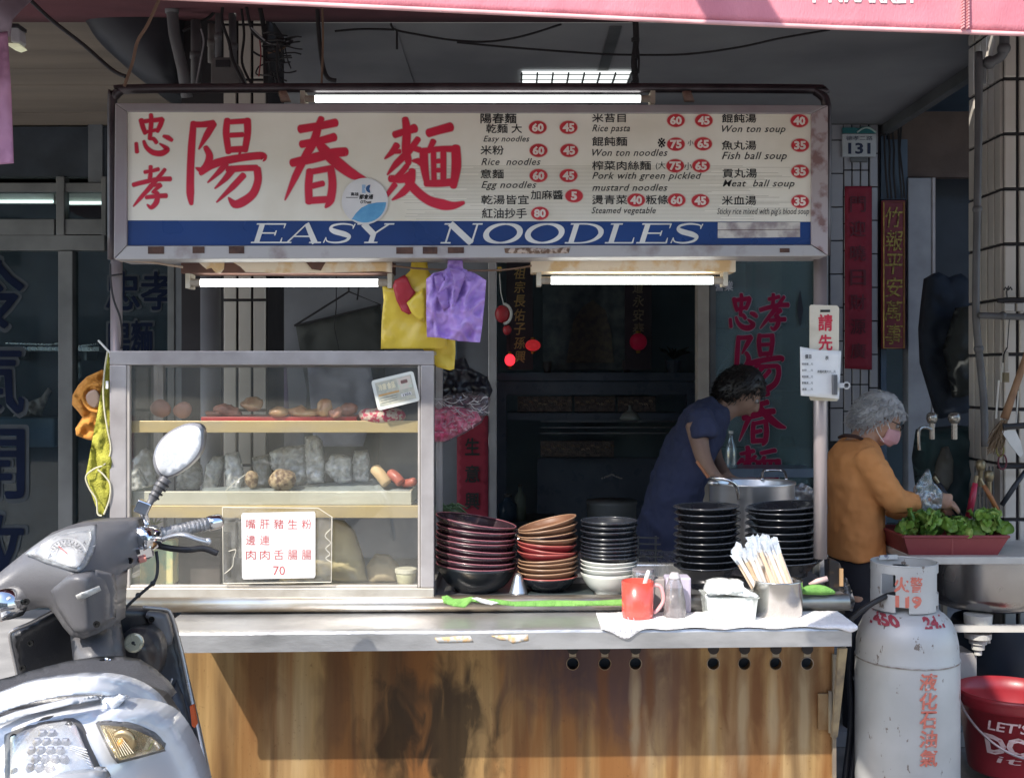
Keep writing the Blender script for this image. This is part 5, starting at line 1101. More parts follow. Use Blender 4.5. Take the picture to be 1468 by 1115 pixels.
    sm = M('sausage_tan', (.72, .52, .30), .5, col2=(.62, .42, .22), scale=14); sr = M('sausage_red', (.52, .16, .11), .4, col2=(.42, .1, .08), scale=14)
    for (pts, r, m, lab) in (([(538, 672), (545, 680), (554, 692)], 8.5, sm, 'fat pale sausage on the right of the tray'), ([(560, 678), (568, 684), (574, 691)], 7.5, sr, 'short red sausage between the pale one and the end piece'), ([(579, 693), (586, 692), (594, 690)], 6, sr, 'reddish sausage end at the right corner of the tray')):
        q = [P(x, y, .12 - .01 * i) for i, (x, y) in enumerate(pts)]; d = (q[-1] - q[0]).normalized()
        g = G(); R = r * .0023; g.tube([q[0] - d * R * .6, q[0] - d * R * .3, *q, q[-1] + d * R * .25], [R * .35, R * .8, R, R, R, R * .8], 14); tag(g.build('sausage', m, None, smooth=True), lab, 'sausage')
    # upper shelf: red board with cooked pieces
    Yr = Y + .06
    tag(G().box(P(288, 0, Yr).x, P(512, 0, Yr).x, Yr, Yr + .22, z1, z1 + .024).build('red_tray', M('red_plastic', (.50, .03, .04), .35, col2=(.42, .02, .03), scale=5), bevel=.003), 'shallow red plastic tray of cooked meat on the upper case shelf', 'tray')
    mt = M('cooked_skin', (.66, .42, .22), .38, col2=(.42, .2, .09), scale=22, lo=.38, hi=.6, bump=.6, bscale=45, coat=.8); mp = M('pink_meat', (.52, .24, .16), .5, col2=(.34, .14, .10), scale=22, bump=.7, coat=.7)
    zr = z1 + .0245
    pcs = [(330, 589, 22, 9, mp, .12, 'strip of braised meat at the left of the red tray'), (362, 579, 17, 10, mt, .14, 'plump golden cooked knuckle leftmost of the bright pieces'), (306, 592, 14, 7, mp, .1, 'dark reddish slab at the left end of the red tray'), (402, 594, 14, 6, mt, .06, 'flat golden piece left of the long one'), (440, 592, 26, 8, mt, .07, 'longest pale golden strip in the middle of the red tray'), (465, 585, 11, 12, mt, .05, 'tall nub of cooked meat right of the long strip'), (480, 594, 9, 7, mp, .03, 'small reddish piece beside the tall nub'), (498, 589, 13, 8, mp, .1, 'rightmost piece of meat on the red tray, near the netted bundle')]
    for i, (x, y, a, b, m, yy, lab) in enumerate(pcs):
        k = S * (yy + D) / D; c = P(x, y, yy); c.z = max(c.z, zr + b * k * .7)
        o = G().ball(c, (a * k, a * k * .7, b * k), 16, 10).build('meat_piece', m, None, smooth=True, loc=(c.x, c.y, c.z - b * k)); jit(o, .030, 22, i); jit(o, .008, 70, i); tag(o, lab, 'meat')
    for i, (x, y, a, b, lab) in enumerate(((232, 586, 15, 12, 'pinkish raw piece leftmost on the upper shelf'), (262, 588, 14, 12, 'speckled pink piece next to the red tray'))):
        k = S * (.1 + D) / D; c = P(x, y, .1); o = G().ball(c, (a * k, a * k * .6, b * k), 14, 9).build('meat_piece', M('raw_pink', (.50, .24, .18), .5, col2=(.38, .2, .16), scale=20), None, smooth=True, loc=(c.x, c.y, c.z - b * k)); jit(o, .01, 20, i + 9); tag(o, lab, 'meat')
    c = P(546, 596, .05); o = G().ball(c, (.078, .05, .030), 22, 10).build('netted_bundle', M('netting_pink', (.70, .55, .48), .5, col2=(.55, .05, .12), scale=70, lo=.47, hi=.53, bump=.8), None, smooth=True, loc=(c.x, c.y, c.z - .03)); jit(o, .012, 25, 3); tag(o, 'low bundle in red and white netting at the right of the upper shelf', 'bundle')
    # bottom compartment
    bx = M('patterned_box', (.85, .74, .36), .6, col2=(.42, .56, .34), scale=14, lo=.44, hi=.56)
    tag(G().pbox(200, 248, 775, 838, .10, .12).build('patterned_box', bx, bevel=.004), 'yellow green patterned carton in the lower left of the case', 'carton')
    tag(G().pbox(252, 316, 770, 838, .16, .15).build('dark_carton', M('dark_carton', (.10, .085, .08), .6, col2=(.05, .045, .045), scale=10), bevel=.004), 'dark carton between the patterned one and the price card', 'carton')
    tag(sheet('cloth_bundle', [(400, 836), (398, 790), (420, 756), (455, 745), (490, 748), (505, 762), (515, 790), (528, 836)], .14, M('tan_bundle', (.78, .66, .38), .8, col2=(.60, .50, .30), scale=5), None, step=7, thick=.05, puff=.08, puff_px=35, wr=.03), 'large tan bag behind the price card in the bottom of the case', 'bag')
    tag(sheet('paper_parcel', [(528, 838), (524, 812), (536, 796), (556, 798), (570, 812), (572, 838)], .18, M('parcel', (.60, .50, .34), .8), None, step=6, thick=.05, puff=.05, puff_px=16, wr=.02), 'small brown parcel beside the white plastic cup', 'parcel')
    c = P(582, 840, .05); cu = M('cup_plastic', (.66, .64, .45), .35)
    o = thing('plastic_cup', 'pale lidded plastic cup in the lower right corner of the case', 'cup', tuple(c)); k = .0023
    G().lathe([(10 * k, 0), (13 * k, 8 * k), (14.5 * k, 16 * k), (14.5 * k, 20 * k)], c, 22, capt=True).build('body', cu, o, smooth=True); G().lathe([(16 * k, 20 * k), (16 * k, 25 * k), (14 * k, 26 * k)], c, 22, capt=True).build('lid', M('cup_lid', (.74, .72, .60), .4), o)
    g = G()
    for i in range(10): a = i * .63; g.tube([P(221, 752, .12), P(221, 752, .12) + Vector((.028 * cos(a), .01 * sin(a), .012 + .008 * (i % 3)))], [.003, .001], 4)
    tag(g.build('herb_sprig', M('herb_green', (.16, .20, .06), .6)), 'tiny green herb sprig standing in the case behind the scooter grip', 'herb')
    # price card in acrylic holder on the glass
    h = thing('card_holder', 'clear acrylic holder with cracked edges taped on the case glass', 'card holder', tuple(P(398, 835, Y - .006)))
    G().pprism([(319, 727), (448, 728), (477, 741), (475, 834), (320, 836)], Y - .010, .005).build('acrylic_plate', film('acrylic', (.95, .94, .90), .10, body=.06), h)
    ed = M('acrylic_edge', (.75, .70, .58), .25); e = [(319, 727), (456, 728), (476, 741), (475, 834), (320, 836), (319, 727)]
    G().tube([P(a, b, Y - .011) for a, b in e], .0016, 5).build('edge_glint', ed, h)
    G().tube(smooth3([P(a, b, Y - .011) for a, b in [(474, 758), (466, 768), (474, 778), (467, 786), (473, 794), (467, 800), (476, 806)]]), .0012, 4).build('crack', ed, h)
    G().tube(smooth3([P(a, b, Y - .011) for a, b in [(328, 790), (338, 788), (335, 800), (333, 812), (322, 822)]]), .0013, 4).build('crack', ed, h)
    pc = thing('price_card', 'white card with red characters and 70 on the case glass', 'price card', tuple(P(400, 830, Y - .016)))
    sheet('card', smoothpoly([(347, 735), (451, 733), (452, 826), (348, 830)], 1) if False else [(348, 735), (450, 733), (452, 736), (452, 825), (450, 828), (349, 830), (347, 827), (346, 738)], Y - .016, M('card_white', (.82, .80, .79), .5), pc, step=10, thick=.002, smooth=False)
    ci = M('card_red', (.50, .10, .10), .6)
    for s_, ys in (('嘴肝豬生粉', 744), ('邊連', 767), ('肉肉舌腸腸', 788)):
        for i, ch in enumerate(s_): text(ch, 352.5 + i * 20, ys, 14, 14, Y - .0170, ci, pc)
    text('70', 391.5, 811, 17, 13, Y - .0170, ci, pc)
    # label of a food tray stuck on the glass, tilted
    fl = thing('food_label', 'tilted white bordered food packet label on the glass at the case top right', 'label', tuple(P(566, 587, Y - .006)))
    def rc(cx, cy, w_, h_, a, r=0):
        pts = []
        for sx, sy, a0 in ((1, 1, 0), (-1, 1, 90), (-1, -1, 180), (1, -1, 270)):
            for q in (0, 30, 60, 90) if r else (0,):
                an = radians(a0 + q); pts.append((sx * (w_ / 2 - r) + r * cos(an), sy * (h_ / 2 - r) + r * sin(an)))
        return [(cx + x * cos(a) - y * sin(a), cy + x * sin(a) + y * cos(a)) for x, y in pts][::-1]
    A = radians(-13.5)
    G().pprism(rc(567, 560, 62, 44, A, 4)[::-1], Y - .008, .004).build('border', M('label_border', (.76, .78, .72), .4), fl)
    G().flat(rc(567, 560, 53, 35, A), Y - .0087).build('print', M('label_print', (.50, .48, .38), .5, col2=(.36, .38, .33), scale=90), fl)
    ca, sa = cos(A), sin(A); loc = lambda u, v: (567 + u * ca - v * sa, 560 + u * sa + v * ca)
    G().flat(rc(*loc(15, -8), 20, 17, A), Y - .0092).build('picture', M('label_picture', (.62, .50, .44), .5, col2=(.5, .55, .45), scale=60), fl)
    G().flat(rc(*loc(15, -10), 10, 5, A, 1.5), Y - .0096).build('picture_dish', M('label_dish', (.20, .11, .10), .5), fl)
    x, y = loc(-23, -13); text('冷凍 食品', *[a - b for a, b in zip(loc(-11, -9), (12, 5))], 24, 9, Y - .0096, M('label_cream', (.80, .74, .52), .5), fl, bold=.03, rot=A)
    G().flat(rc(*loc(-10, 1.5), 30, 2.5, A), Y - .0096).build('rule', M('label_orange', (.60, .36, .14), .5), fl)
    G().flat(rc(*loc(14, 8.5), 15, 4.5, A), Y - .0096).build('barcode', M('label_white', (.7, .7, .7), .5), fl); text('1203', loc(14, 8.5)[0] - 5, loc(14, 8.5)[1] - 1.7, 11, 3.4, Y - .010, ink, fl, rot=A, bold=.02)
    for v in (6, 9.5, 13): G().flat(rc(*loc(-12, v), 24, .9, A), Y - .0096).build('small_print', M('label_smallprint', (.22, .23, .2), .6), fl)
def jit(o, amp, f, seed=0):
    for v in o.data.vertices:
        n_ = noise.noise(v.co * f + Vector((seed * 3.3, 0, 0))); v.co += v.co.normalized() * n_ * amp
case()
# ---------------------------------------------------------------- hanging bags, towels, plaques
def hangings():
    ym = M('yellow_plastic', (.80, .60, .07), .32, col2=(.74, .52, .05), scale=4, bump=.25, bscale=14, trans=0); rm = M('red_print', (.50, .03, .045), .4); vm = M('violet_plastic', (.50, .32, .76), .25, col2=(.40, .24, .66), scale=5, bump=.5, bscale=14, coat=.2)
    t = thing('yellow_bag', 'yellow plastic carrier bag with a red patch hanging from the wire', 'bag', tuple(P(600, 530, .0)))
    sheet('rear_bag', [(612, 440), (652, 470), (653, 505), (651, 529), (645, 531), (626, 526), (606, 500)], .10, ym, t, step=6, thick=.003, wr=.012, wf=.05)
    sheet('bag_body', [(548, 408), (560, 414), (570, 404), (580, 396), (588, 388), (590, 374), (612, 374), (614, 388), (621, 398), (628, 430), (640, 486), (641, 500), (546, 500), (547, 460), (550, 430)], .06, ym, t, step=6, thick=.006, wr=.010, ridge=.006, wf=.03, ws=(1, .7))
    sheet('red_patch', [(563, 410), (566, 402), (580, 394), (584, 398), (590, 412), (596, 419), (583, 434), (590, 449), (586, 451), (576, 446), (568, 430)], .040, rm, t, step=5, thick=.002, wr=.006)
    sheet('folded_flap', [(583, 434), (607, 412), (610, 440), (608, 462), (600, 458), (590, 449)], .038, ym, t, step=5, thick=.003, wr=.008)
    t = thing('purple_bag', 'glossy purple plastic carrier bag hanging beside the yellow one', 'bag', tuple(P(652, 490, -.01)))
    sheet('bag_body', [(611, 400), (622, 391), (636, 388), (641, 384), (642, 373), (663, 373), (664, 385), (680, 391), (697, 402), (695, 430), (691, 470), (688, 491), (660, 489), (630, 484), (612, 483), (611, 450)], tps([(611, 400, .0), (697, 402, .01), (612, 483, .02), (690, 490, .02), (650, 440, -.025), (655, 380, .0)]), vm, t, step=3.2, thick=.006, wr=.016, ridge=.026, wf=.045, ws=(1, .9), seed=3)
    dv = M('violet_fold', (.34, .19, .56), .3, bump=.4, bscale=14)
    sheet('handle_fold', [(622, 396), (634, 392), (640, 410), (645, 440), (636, 446), (628, 430)], -.040, dv, t, step=4, thick=.003, wr=.012, wf=.1)
    sheet('neck_fold', [(645, 386), (660, 386), (669, 392), (660, 416), (651, 442), (648, 430), (652, 412), (648, 398)], -.046, dv, t, step=4, thick=.003, wr=.012, wf=.1, seed=5)
    G().tube([P(642, 376, -.006), P(664, 376, -.006)], .003, 5).build('wire_clip', wire_black, t)
    # towels left of the case
    om = M('orange_towel', (.62, .27, .05), .9, col2=(.54, .22, .035), scale=30, bump=.5, bscale=160); yt = M('yellow_towel', (.44, .42, .06), .9, col2=(.34, .33, .04), scale=60, bump=.7, bscale=240); tr = M('towel_trim', (.62, .58, .42), .9)
    t = thing('orange_cloth', 'padded orange cloth with a pale oval hanging behind the yellow towel', 'cloth', tuple(P(130, 632, .06)))
    sheet('cloth', [(146, 530), (152, 534), (150, 590), (140, 632), (125, 630), (109, 624), (108, 614), (118, 598), (112, 590), (103, 580), (104, 566), (112, 552), (124, 540)], .06, om, t, step=4, thick=.012, puff=.02, puff_px=8, wr=.03, wf=.08)
    sheet('oval_patch', [(138, 558), (128, 560), (122, 568), (126, 580), (138, 586), (144, 572)], .030, M('oval_pink', (.55, .38, .28), .9), t, step=4, thick=.008, sm=1)
    G().tube(smooth3([P(a, b, .032) for a, b in [(142, 552), (128, 553), (119, 562), (119, 573), (128, 586), (140, 590)]]), .005, 6).build('stitched_ring', om, t)
    t = thing('yellow_towel', 'long yellow green towel with pale edging hanging on the case corner', 'towel', tuple(P(140, 740, .0)))
    fy = tps([(155, 505, .01), (140, 600, .0), (158, 600, .03), (122, 680, .0), (158, 660, -.02), (140, 735, .01), (150, 700, -.01)])
    sheet('cloth', [(155, 503), (152, 512), (148, 540), (140, 590), (134, 620), (128, 655), (123, 680), (130, 705), (137, 725), (142, 738), (148, 739), (154, 725), (158, 705), (159, 690), (159, 655), (160, 610), (158, 560), (157, 520)], fy, yt, t, step=4, thick=.008, wr=.02, wf=.08, ws=(1.6, .5))
    G().tube(smooth3([P(a, b, -.022) for a, b in [(154, 504), (150, 530), (148, 560), (150, 590), (154, 615), (159, 645), (150, 665), (135, 672), (123, 683), (128, 700), (138, 716), (140, 736), (146, 739)]]), .0028, 6).build('edging', tr, t)
    G().tube(smooth3([P(a, b, -.026) for a, b in [(140, 673), (150, 682), (158, 695), (157, 715), (149, 737)]]), .0028, 6).build('edging', tr, t)
    G().pbox(151.5, 155, 546, 557, -.03, .003).build('care_label', paper_white, t)
    tag(G().tube([P(141, 488, .02), P(158, 506, .01), P(158, 512, .01)], .0035, 6).build('towel_hook', white_paint), 'thin white wire hook holding the towel at the case corner', 'hook')
    # plaque and clipped paper on the right post
    t = thing('plaque', 'cream plastic plaque with red characters tied to the right post', 'plaque', tuple(P(1182, 575, -.0)))
    g = G().pprism([(1163, 437), (1200, 438), (1203, 441), (1202, 572), (1200, 575), (1163, 574), (1161, 571), (1161, 439)], -.004, .006).build('board', M('plaque_cream', (.66, .60, .48), .5, col2=(.50, .44, .34), scale=12, lo=.3, hi=.5), t)
    G().pbox(1176, 1190, 444, 447.5, -.0055, .001).build('slot', ink, t)
    rr = M('plaque_red', (.55, .02, .05), .5, col2=(.58, .12, .12), scale=120, lo=.3, hi=.45)
    text('請', 1173.5, 451, 19.5, 23, -.0058, rr, t, bold=.024); text('先', 1174, 480, 19, 22, -.0058, rr, t, bold=.024); text('付', 1174, 508, 19, 22, -.0058, rr, t, bold=.05)
    t = thing('order_sheet', 'white printed price sheet clipped over the plaque on the right post', 'paper', tuple(P(1176, 570, -.02)))
    sheet('paper', [(1147, 497), (1176, 502), (1206, 503), (1203, 572), (1170, 569), (1148, 567)], tps([(1147, 497, -.03), (1206, 503, -.02), (1203, 572, -.022), (1148, 567, -.036), (1176, 530, -.026)]), paper_white, t, step=6, thick=.001, wr=.003)
    pi_ = M('print_grey', (.05, .05, .05), .6)
    text('價目', 1154, 508, 9, 6, -.0385, pi_, t, bold=.02); text('表', 1183, 510, 5, 6, -.0345, pi_, t, bold=.02)
    for i, s_ in enumerate(('陽春麵__元', '米粉___元', '餛飩麵__元', '意麵湯__元', '滷蛋___元')): text(s_, 1149.5, 520 + i * 9, 16, 3.6, -.0385, pi_, t, bold=.01)
    text('麻醬乾麵大小__元', 1172, 530.5, 26, 4.2, -.0345, pi_, t, bold=.01)
    t = thing('binder_clip', 'steel clip on the right edge of the price sheet', 'clip', tuple(P(1203, 565, -.03)))
    G().pbox(1195, 1201, 537, 566, -.044, .024).build('jaw', M('clip_grey', (.25, .25, .26), .3, .8), t, bevel=.002)
    G().pbox(1201.5, 1210, 549, 556, -.036, .004).build('tongue', M('clip_bright', (.7, .7, .7), .4, .4), t); G().tube([P(1213.5 + 4.5 * cos(a), 552.5 + 4.5 * sin(a), -.034) for a in [2 * pi * i / 14 for i in range(15)]], .0028, 6).build('ring', M('clip_bright', (.7, .7, .7), .4, .4), t)
hangings()
# ---------------------------------------------------------------- bowls
ORD = ['top', 'second', 'third', 'fourth', 'fifth', 'sixth', 'seventh', 'eighth', 'ninth', 'tenth', 'eleventh', 'twelfth', 'bottom']
def bowl_proto(R, H, foot, mat, rimmat, rimr=.0022, flare=0., seg=44):
    t = thing('bowl', None, 'bowl', (0, 0, 0)); th = .004
    prof = [(foot * .9, 0), (foot, 0), (foot * 1.02, .008)]
    for i in range(1, 9):
        f = i / 8; a = f ** (.55 + flare); prof.append((foot + (R - foot) * a * (1 if not flare else 1), .008 + (H - .008) * (f if flare else 1 - (1 - f) ** 1.0)))
    inner = [(r - th, z + (th if z < H * .5 else 0)) for r, z in prof[::-1] if z > .012] + [(.001, .012)]
    G().lathe(prof + inner, (0, 0, 0), seg).build('body', mat, t, smooth=True)
    G().tube([((R - th / 2) * cos(2 * pi * i / seg), (R - th / 2) * sin(2 * pi * i / seg), H) for i in range(seg + 1)], rimr, 6, cap=False).build('rim', rimmat, t, smooth=True)
    t['_h'] = H
    return t
def copy_thing(root):
    r = root.copy(); COL.objects.link(r)
    for ch in list(root.children):
        c = ch.copy(); COL.objects.link(c); c.parent = r; c.matrix_parent_inverse = ch.matrix_parent_inverse
    return r
def stack(xc, Yc, R, H, foot, rims, mats, group, where, bottom_h=None, bottom_mat=None, flare=0, rimr=.0022):
    """rims: list of (py_left, py_right) at the front rim from the top; mats per bowl (body, rim)"""
    protos = {}; n = len(rims); Yfr = Yc - R
    for i, (a, b) in enumerate(rims):
        key = id(mats[i][0]); last = i == n - 1; hh = H
        if last and bottom_h: hh = bottom_h; key = (key, 'b')
        if key not in protos: t = bowl_proto(R, hh, foot, *mats[i][:2], rimr=rimr, flare=flare); protos[key] = t
        else: t = copy_thing(protos[key])
        pl = P(xc, (a + b) / 2, Yfr); zr = pl.z + .0; tilt = -math.atan2((b - a) * S, R * 2 / ((Yfr + D) / D))
        x = P(xc, 0, Yc).x + random.uniform(-.0025, .0025)
        t.rotation_euler = (random.uniform(-.012, .012), 0 if last else -tilt, random.uniform(0, 6))
        # rotation order: apply tilt about Y at the bowl's centre
        t.rotation_euler = Euler((random.uniform(-.01, .01), -tilt, 0)); 
        z0 = zr - hh
        t.location = (x + (sin(tilt) * hh if not last else 0), Yc, max(z0, ZT + .001) if last else z0)
        nm = ORD[i] if not last else 'bottom'
        t['label'] = '%s bowl %s' % (nm + ' ' + mats[i][2], where); t['group'] = group
        if '_h' in t: del t['_h']
def bowls():
    mar = M('maroon_lacquer', (.030, .013, .020), .25, col2=(.022, .012, .016), scale=4, coat=.5); pkr = M('pink_rim', (.26, .09, .11), .35)
    navy = M('dark_melamine', (.014, .017, .022), .25, col2=(.02, .022, .028), scale=5, coat=.4); nr = M('dark_rim', (.028, .032, .042), .25, coat=.5)
    tan = M('tan_bowl', (.20, .10, .055), .4, col2=(.13, .06, .035), scale=6, coat=.3); tanr = M('tan_rim', (.34, .20, .12), .35); red = M('red_bowl', (.28, .03, .035), .35, col2=(.2, .02, .025), scale=6, coat=.3); redr = M('red_rim', (.40, .10, .08), .35)
    wh = M('white_ceramic', (.66, .68, .62), .2, col2=(.52, .56, .50), scale=6, coat=.4); whr = M('white_rim', (.60, .60, .56), .3)
    L1 = [(743, 763), (757.5, 770), (768.5, 779.5), (776, 785.5), (784, 797.5), (794, 804), (805, 814), (817, 822)]
    stack(683, .14, .138, .072, .075, L1, [(mar, pkr, 'maroon')] * 7 + [(M('bottom_bowl', (.012, .016, .02), .3, coat=.3), pkr, 'large dark')], 'maroon bowls stacked beside the display case', 'of the wide stack beside the display case', .088)
    L2 = [(765, 743), (768, 754), (774, 765), (776, 775), (781, 786), (786, 797), (796, 797), (809, 802), (813, 808), (818, 817), (826, 822), (833, 832)]
    mm = ['t', 't', 'm', 't', 'r', 'r', 'r', 't', 't', 't', 't', 'n']; dd = {'t': (tan, tanr, 'tan'), 'm': (mar, tanr, 'maroon'), 'r': (red, redr, 'red'), 'n': (navy, redr, 'dark')}
    stack(785, .10, .100, .042, .055, L2, [dd[c] for c in mm], 'tan and red bowls in the middle stack', 'of the tan and red stack', .05)
    L3 = [(751, 751), (757, 757), (765, 764), (774, 773), (780, 779), (786, 785), (791, 791), (796, 797), (801, 802)]; L3w = [(808, 809), (814, 814), (820, 820), (827, 827)]
    stack(873, .09, .095, .045, .05, L3 + L3w, [(navy, nr, 'small black')] * 9 + [(wh, whr, 'white')] * 4, 'black over white bowls in one stack', 'of the black over white stack', .068)
    L4 = [(732, 730), (741, 739), (751, 749), (763, 760), (773, 769), (783, 779), (791, 788), (799, 797), (809, 807), (819, 817)]
    stack(1013, .16, .112, .050, .066, L4, [(navy, nr, 'black')] * 10, 'black bowls stacked in front of the stock pot', 'of the black stack left of the chopsticks', .055, flare=.7)
    L5 = [(735, 726), (739, 735), (748, 744), (758, 752), (769, 764), (778, 774), (787, 784), (796, 793), (803, 801), (812, 808)]
    stack(1124, .17, .130, .052, .078, L5, [(navy, nr, 'black')] * 10, 'black bowls stacked beside the right post', 'of the black stack beside the right post', .055, flare=.7)
    # loose blue-patterned speck plate behind, steel lid, ladle funnel
    sp = M('green_speckle', (.10, .14, .11), .4)
    lid = thing('pot_cover', 'wide shiny steel pot lid behind the maroon and tan bowls', 'lid', tuple(P(752, 770, .42)))
    c = P(752, 768, .42); G().lathe([(.10, -.05), (.115, .0), (.118, .003), (.10, .012), (.03, .02), (.001, .021)], c, 36).build('body', brushed, lid, smooth=True)
    G().ball(c + Vector((0, 0, .03)), .012).build('knob', black_plastic, lid)
    c = P(743, 850, .04); f = G().lathe([(.032, 0), (.03, .004), (.014, .055), (.008, .066)], c, 20, capt=True).build('steel_funnel', brushed, smooth=True); tag(f, 'small upturned steel funnel between the maroon and tan stacks', 'funnel')
    t = thing('dark_tray', 'dark plastic board lying under the tan bowls', 'tray', tuple(P(800, 856, .1)))
    G().pprism([(745, 856), (858, 856), (832, 828), (760, 828)], .02, .01).build('front_face', M('tray_dark', (.03, .04, .04), .4), t) if False else G().box(P(748, 0, .1).x, P(850, 0, .1).x, .03, .22, ZT + .0005, ZT + .008).build('board', M('tray_dark', (.03, .04, .04), .4), t, bevel=.003)
    # green cloth along the rolled edge
    gc = M('green_cloth', (.17, .36, .08), .85, col2=(.12, .29, .06), scale=12, bump=.4, bscale=150)
    tag(sheet('green_cloth', [(633, 855), (641, 853), (650, 858), (660, 858), (676, 855), (690, 860), (706, 858), (735, 862), (790, 860), (850, 861), (885, 859), (905, 858), (905, 868), (860, 868), (790, 869), (740, 869), (712, 866), (690, 864), (676, 862), (666, 871), (650, 869), (636, 864)], tps([(633, 855, -.038), (660, 871, -.054), (700, 860, -.044), (905, 868, -.050), (905, 858, -.036), (790, 859, -.036), (790, 869, -.050)]), gc, None, step=3.5, thick=.004, wr=.004, wf=.12), 'bright green cloth strip tucked along the counter edge under the bowls', 'cloth')
    tag(sheet('rag', [(676, 857), (684, 856), (700, 860), (716, 864), (704, 867), (690, 864)], -.058, M('white_cloth', (.75, .75, .76), .9, bump=.3), None, step=3, thick=.003, wr=.006, wf=.15), 'scrap of white cloth lying on the green one', 'cloth')
    tag(sheet('green_pad', smoothpoly([(1145, 846), (1160, 838), (1180, 838), (1199, 847), (1196, 853), (1146, 852)], 1), -.045, gc, None, step=3.5, thick=.012, puff=.01, puff_px=4, wr=.006), 'bright green folded cloth on the counter edge right of the chopstick can', 'cloth')
    tag(G().tube([P(1160, 838, .0), P(1172, 833, 0), P(1186, 829, .0)], [.006, .010, .009], 10).build('bone_scrap', M('pale_pink_stick', (.62, .45, .42), .5), smooth=True), 'pale pinkish stub lying on the folded green cloth', 'stub')
bowls()
# ---------------------------------------------------------------- things on the shelf
def counter_items():
    zs = P(0, 880, -.085).z
    # towel under the condiments
    tm = M('bleached_towel', (.84, .82, .82), .9, col2=(.76, .73, .74), scale=18, bump=.5, bscale=150)
    t = thing('white_towel', 'white towel spread over the shelf end under the condiments, corners hanging over the lip', 'towel', (P(1040, 0, -.15).x, -.15, ZS))
    g = G(); nx, ny = 110, 18; x0, x1 = P(858, 0, -.15).x, P(1214, 0, -.15).x
    a0 = P(225, 905, -.25).z; a1 = P(1221, 898, -.25).z
    for i in range(nx + 1):
        f = i / nx; x = x0 + (x1 - x0) * f; fz = (x - P(225, 0, -.25).x) / (P(1221, 0, -.25).x - P(225, 0, -.25).x); zz = a0 + (a1 - a0) * fz + .0035
        drop = .004 + .030 * math.exp(-((f - .10) / .05) ** 2) + .018 * math.exp(-((f - .975) / .035) ** 2) + .004 * sin(f * 30)
        for j in range(ny + 1):
            v = j / ny
            if v < .66: y = -.045 + (-.2535 + .045) * (v / .66); z = zz
            else: y = -.2545 - .002 * sin((v - .66) / .34 * pi); z = zz - (v - .66) / .34 * drop
            wv = .0035 * noise.noise(Vector((x * 16, v * 3, 1))) + .0018 * noise.noise(Vector((x * 50, v * 9, 4)))
            z += abs(wv) if v < .66 else 0; y -= abs(wv) if v >= .60 else 0
            g.v.append((x, y, z))
    for i in range(nx):
        for j in range(ny): a = i * (ny + 1) + j; g.f.append((a, a + 1, a + ny + 2, a + ny + 1))
    g.build('cloth', tm, t, smooth=True, solid=.002)
    lg = M('towel_stripe', (.52, .50, .54), .9)
    gg = G()
    for k in range(6):
        xx = 868 + k * 8; gg.tube([P(xx, 884 + (k % 2), -.262), P(xx + 3, 892 + .5 * k, -.268), P(xx + 2, 900, -.27)], .0012, 4)
    gg.build('woven_stripe', lg, t)
    zt = zs
    # chili mug
    c = P(914, 887, -.12); c.z = ZS + .008; k = S * (c.y + D) / D; R = 23 * k; H = 52 * k
    o = thing('chili_mug', 'pink plastic mug full of red chili sauce with a white spoon', 'mug', tuple(c))
    G().lathe([(R * .93, 0), (R * .98, H * .1), (R, H), (R * .94, H), (R * .92, H * .12), (.001, H * .1)], c, 32).build('cup', M('mug_pink', (.66, .10, .075), .25, col2=(.58, .07, .05), scale=12, trans=.0, coat=.4), o, smooth=True)
    G().lathe([(R * .93, H * .80), (R * .93, H * .82), (.001, H * .83)], c, 28, capb=False).build('sauce', M('chili_sauce', (.45, .03, .015), .3, col2=(.3, .02, .01), scale=60), o)
    G().tube(smooth3([c + Vector((R * .95, 0, H * .88)), c + Vector((R * 1.42, 0, H * .84)), c + Vector((R * 1.62, 0, H * .5)), c + Vector((R * 1.35, 0, H * .25)), c + Vector((R * 1.0, 0, H * .12))]), .0062, 10).build('handle', M('mug_handle', (.80, .42, .42), .3, coat=.3), o, smooth=True)
    s_ = thing('plastic_spoon', 'white plastic spoon handle sticking out of the chili mug', 'spoon', tuple(P(918, 870, -.12)))
    G().tube([P(918, 872, -.12), P(922, 845, -.125), P(928, 824, -.13), P(930, 817, -.13)], [(.004, .0015), (.006, .0018), (.0075, .002), (.005, .0015)], 8).build('handle', white_paint, s_, smooth=True)
    # glass jar behind mug
    c = P(922, 872, -.03); c.z = ZS + .008; k = .00225
    o = thing('glass_jar', 'ribbed glass jar standing behind the chili mug', 'jar', tuple(c)); H = c.z
    prof = [(15 * k, 0), (16 * k, .02), (16 * k, .085)] + [(16 * k + .0012 * sin(i * 2.1), .085 + i * .0035) for i in range(12)] + [(15 * k, .13)]
    G().lathe(prof, c, 28).build('body', film('jar_glass', (.85, .86, .86), .25, body=.2, bodycol=(.5, .48, .46)), o, smooth=True)
    G().lathe([(15.5 * k, .128), (15.5 * k, .136), (.001, .137)], c, 24).build('lid', M('jar_lid', (.40, .38, .40), .3, .5), o)
    # squeeze bottle
    c = P(967, 886, -.11); c.z = ZS + .006; k = S * (c.y + D) / D; H = 64 * k
    o = thing('sauce_bottle', 'conical clear squeeze bottle of dark soy between mug and napkin box', 'bottle', tuple(c)); R = 16.5 * k
    bf = film('bottle_film', (.80, .78, .78), .15, body=.35, bodycol=(.45, .42, .42))
    G().lathe([(R * .9, 0), (R, .006), (R * .96, H * .35), (R * .72, H * .7), (R * .52, H * .86), (R * .50, H * .88)], c, 26).build('body', bf, o, smooth=True)
    G().lathe([(R * .86, .004), (R * .93, .01), (R * .90, H * .35), (R * .68, H * .62), (.001, H * .63)], c, 24).build('liquid', M('soy_grey', (.16, .15, .15), .25, col2=(.11, .10, .10), scale=10), o, smooth=True)
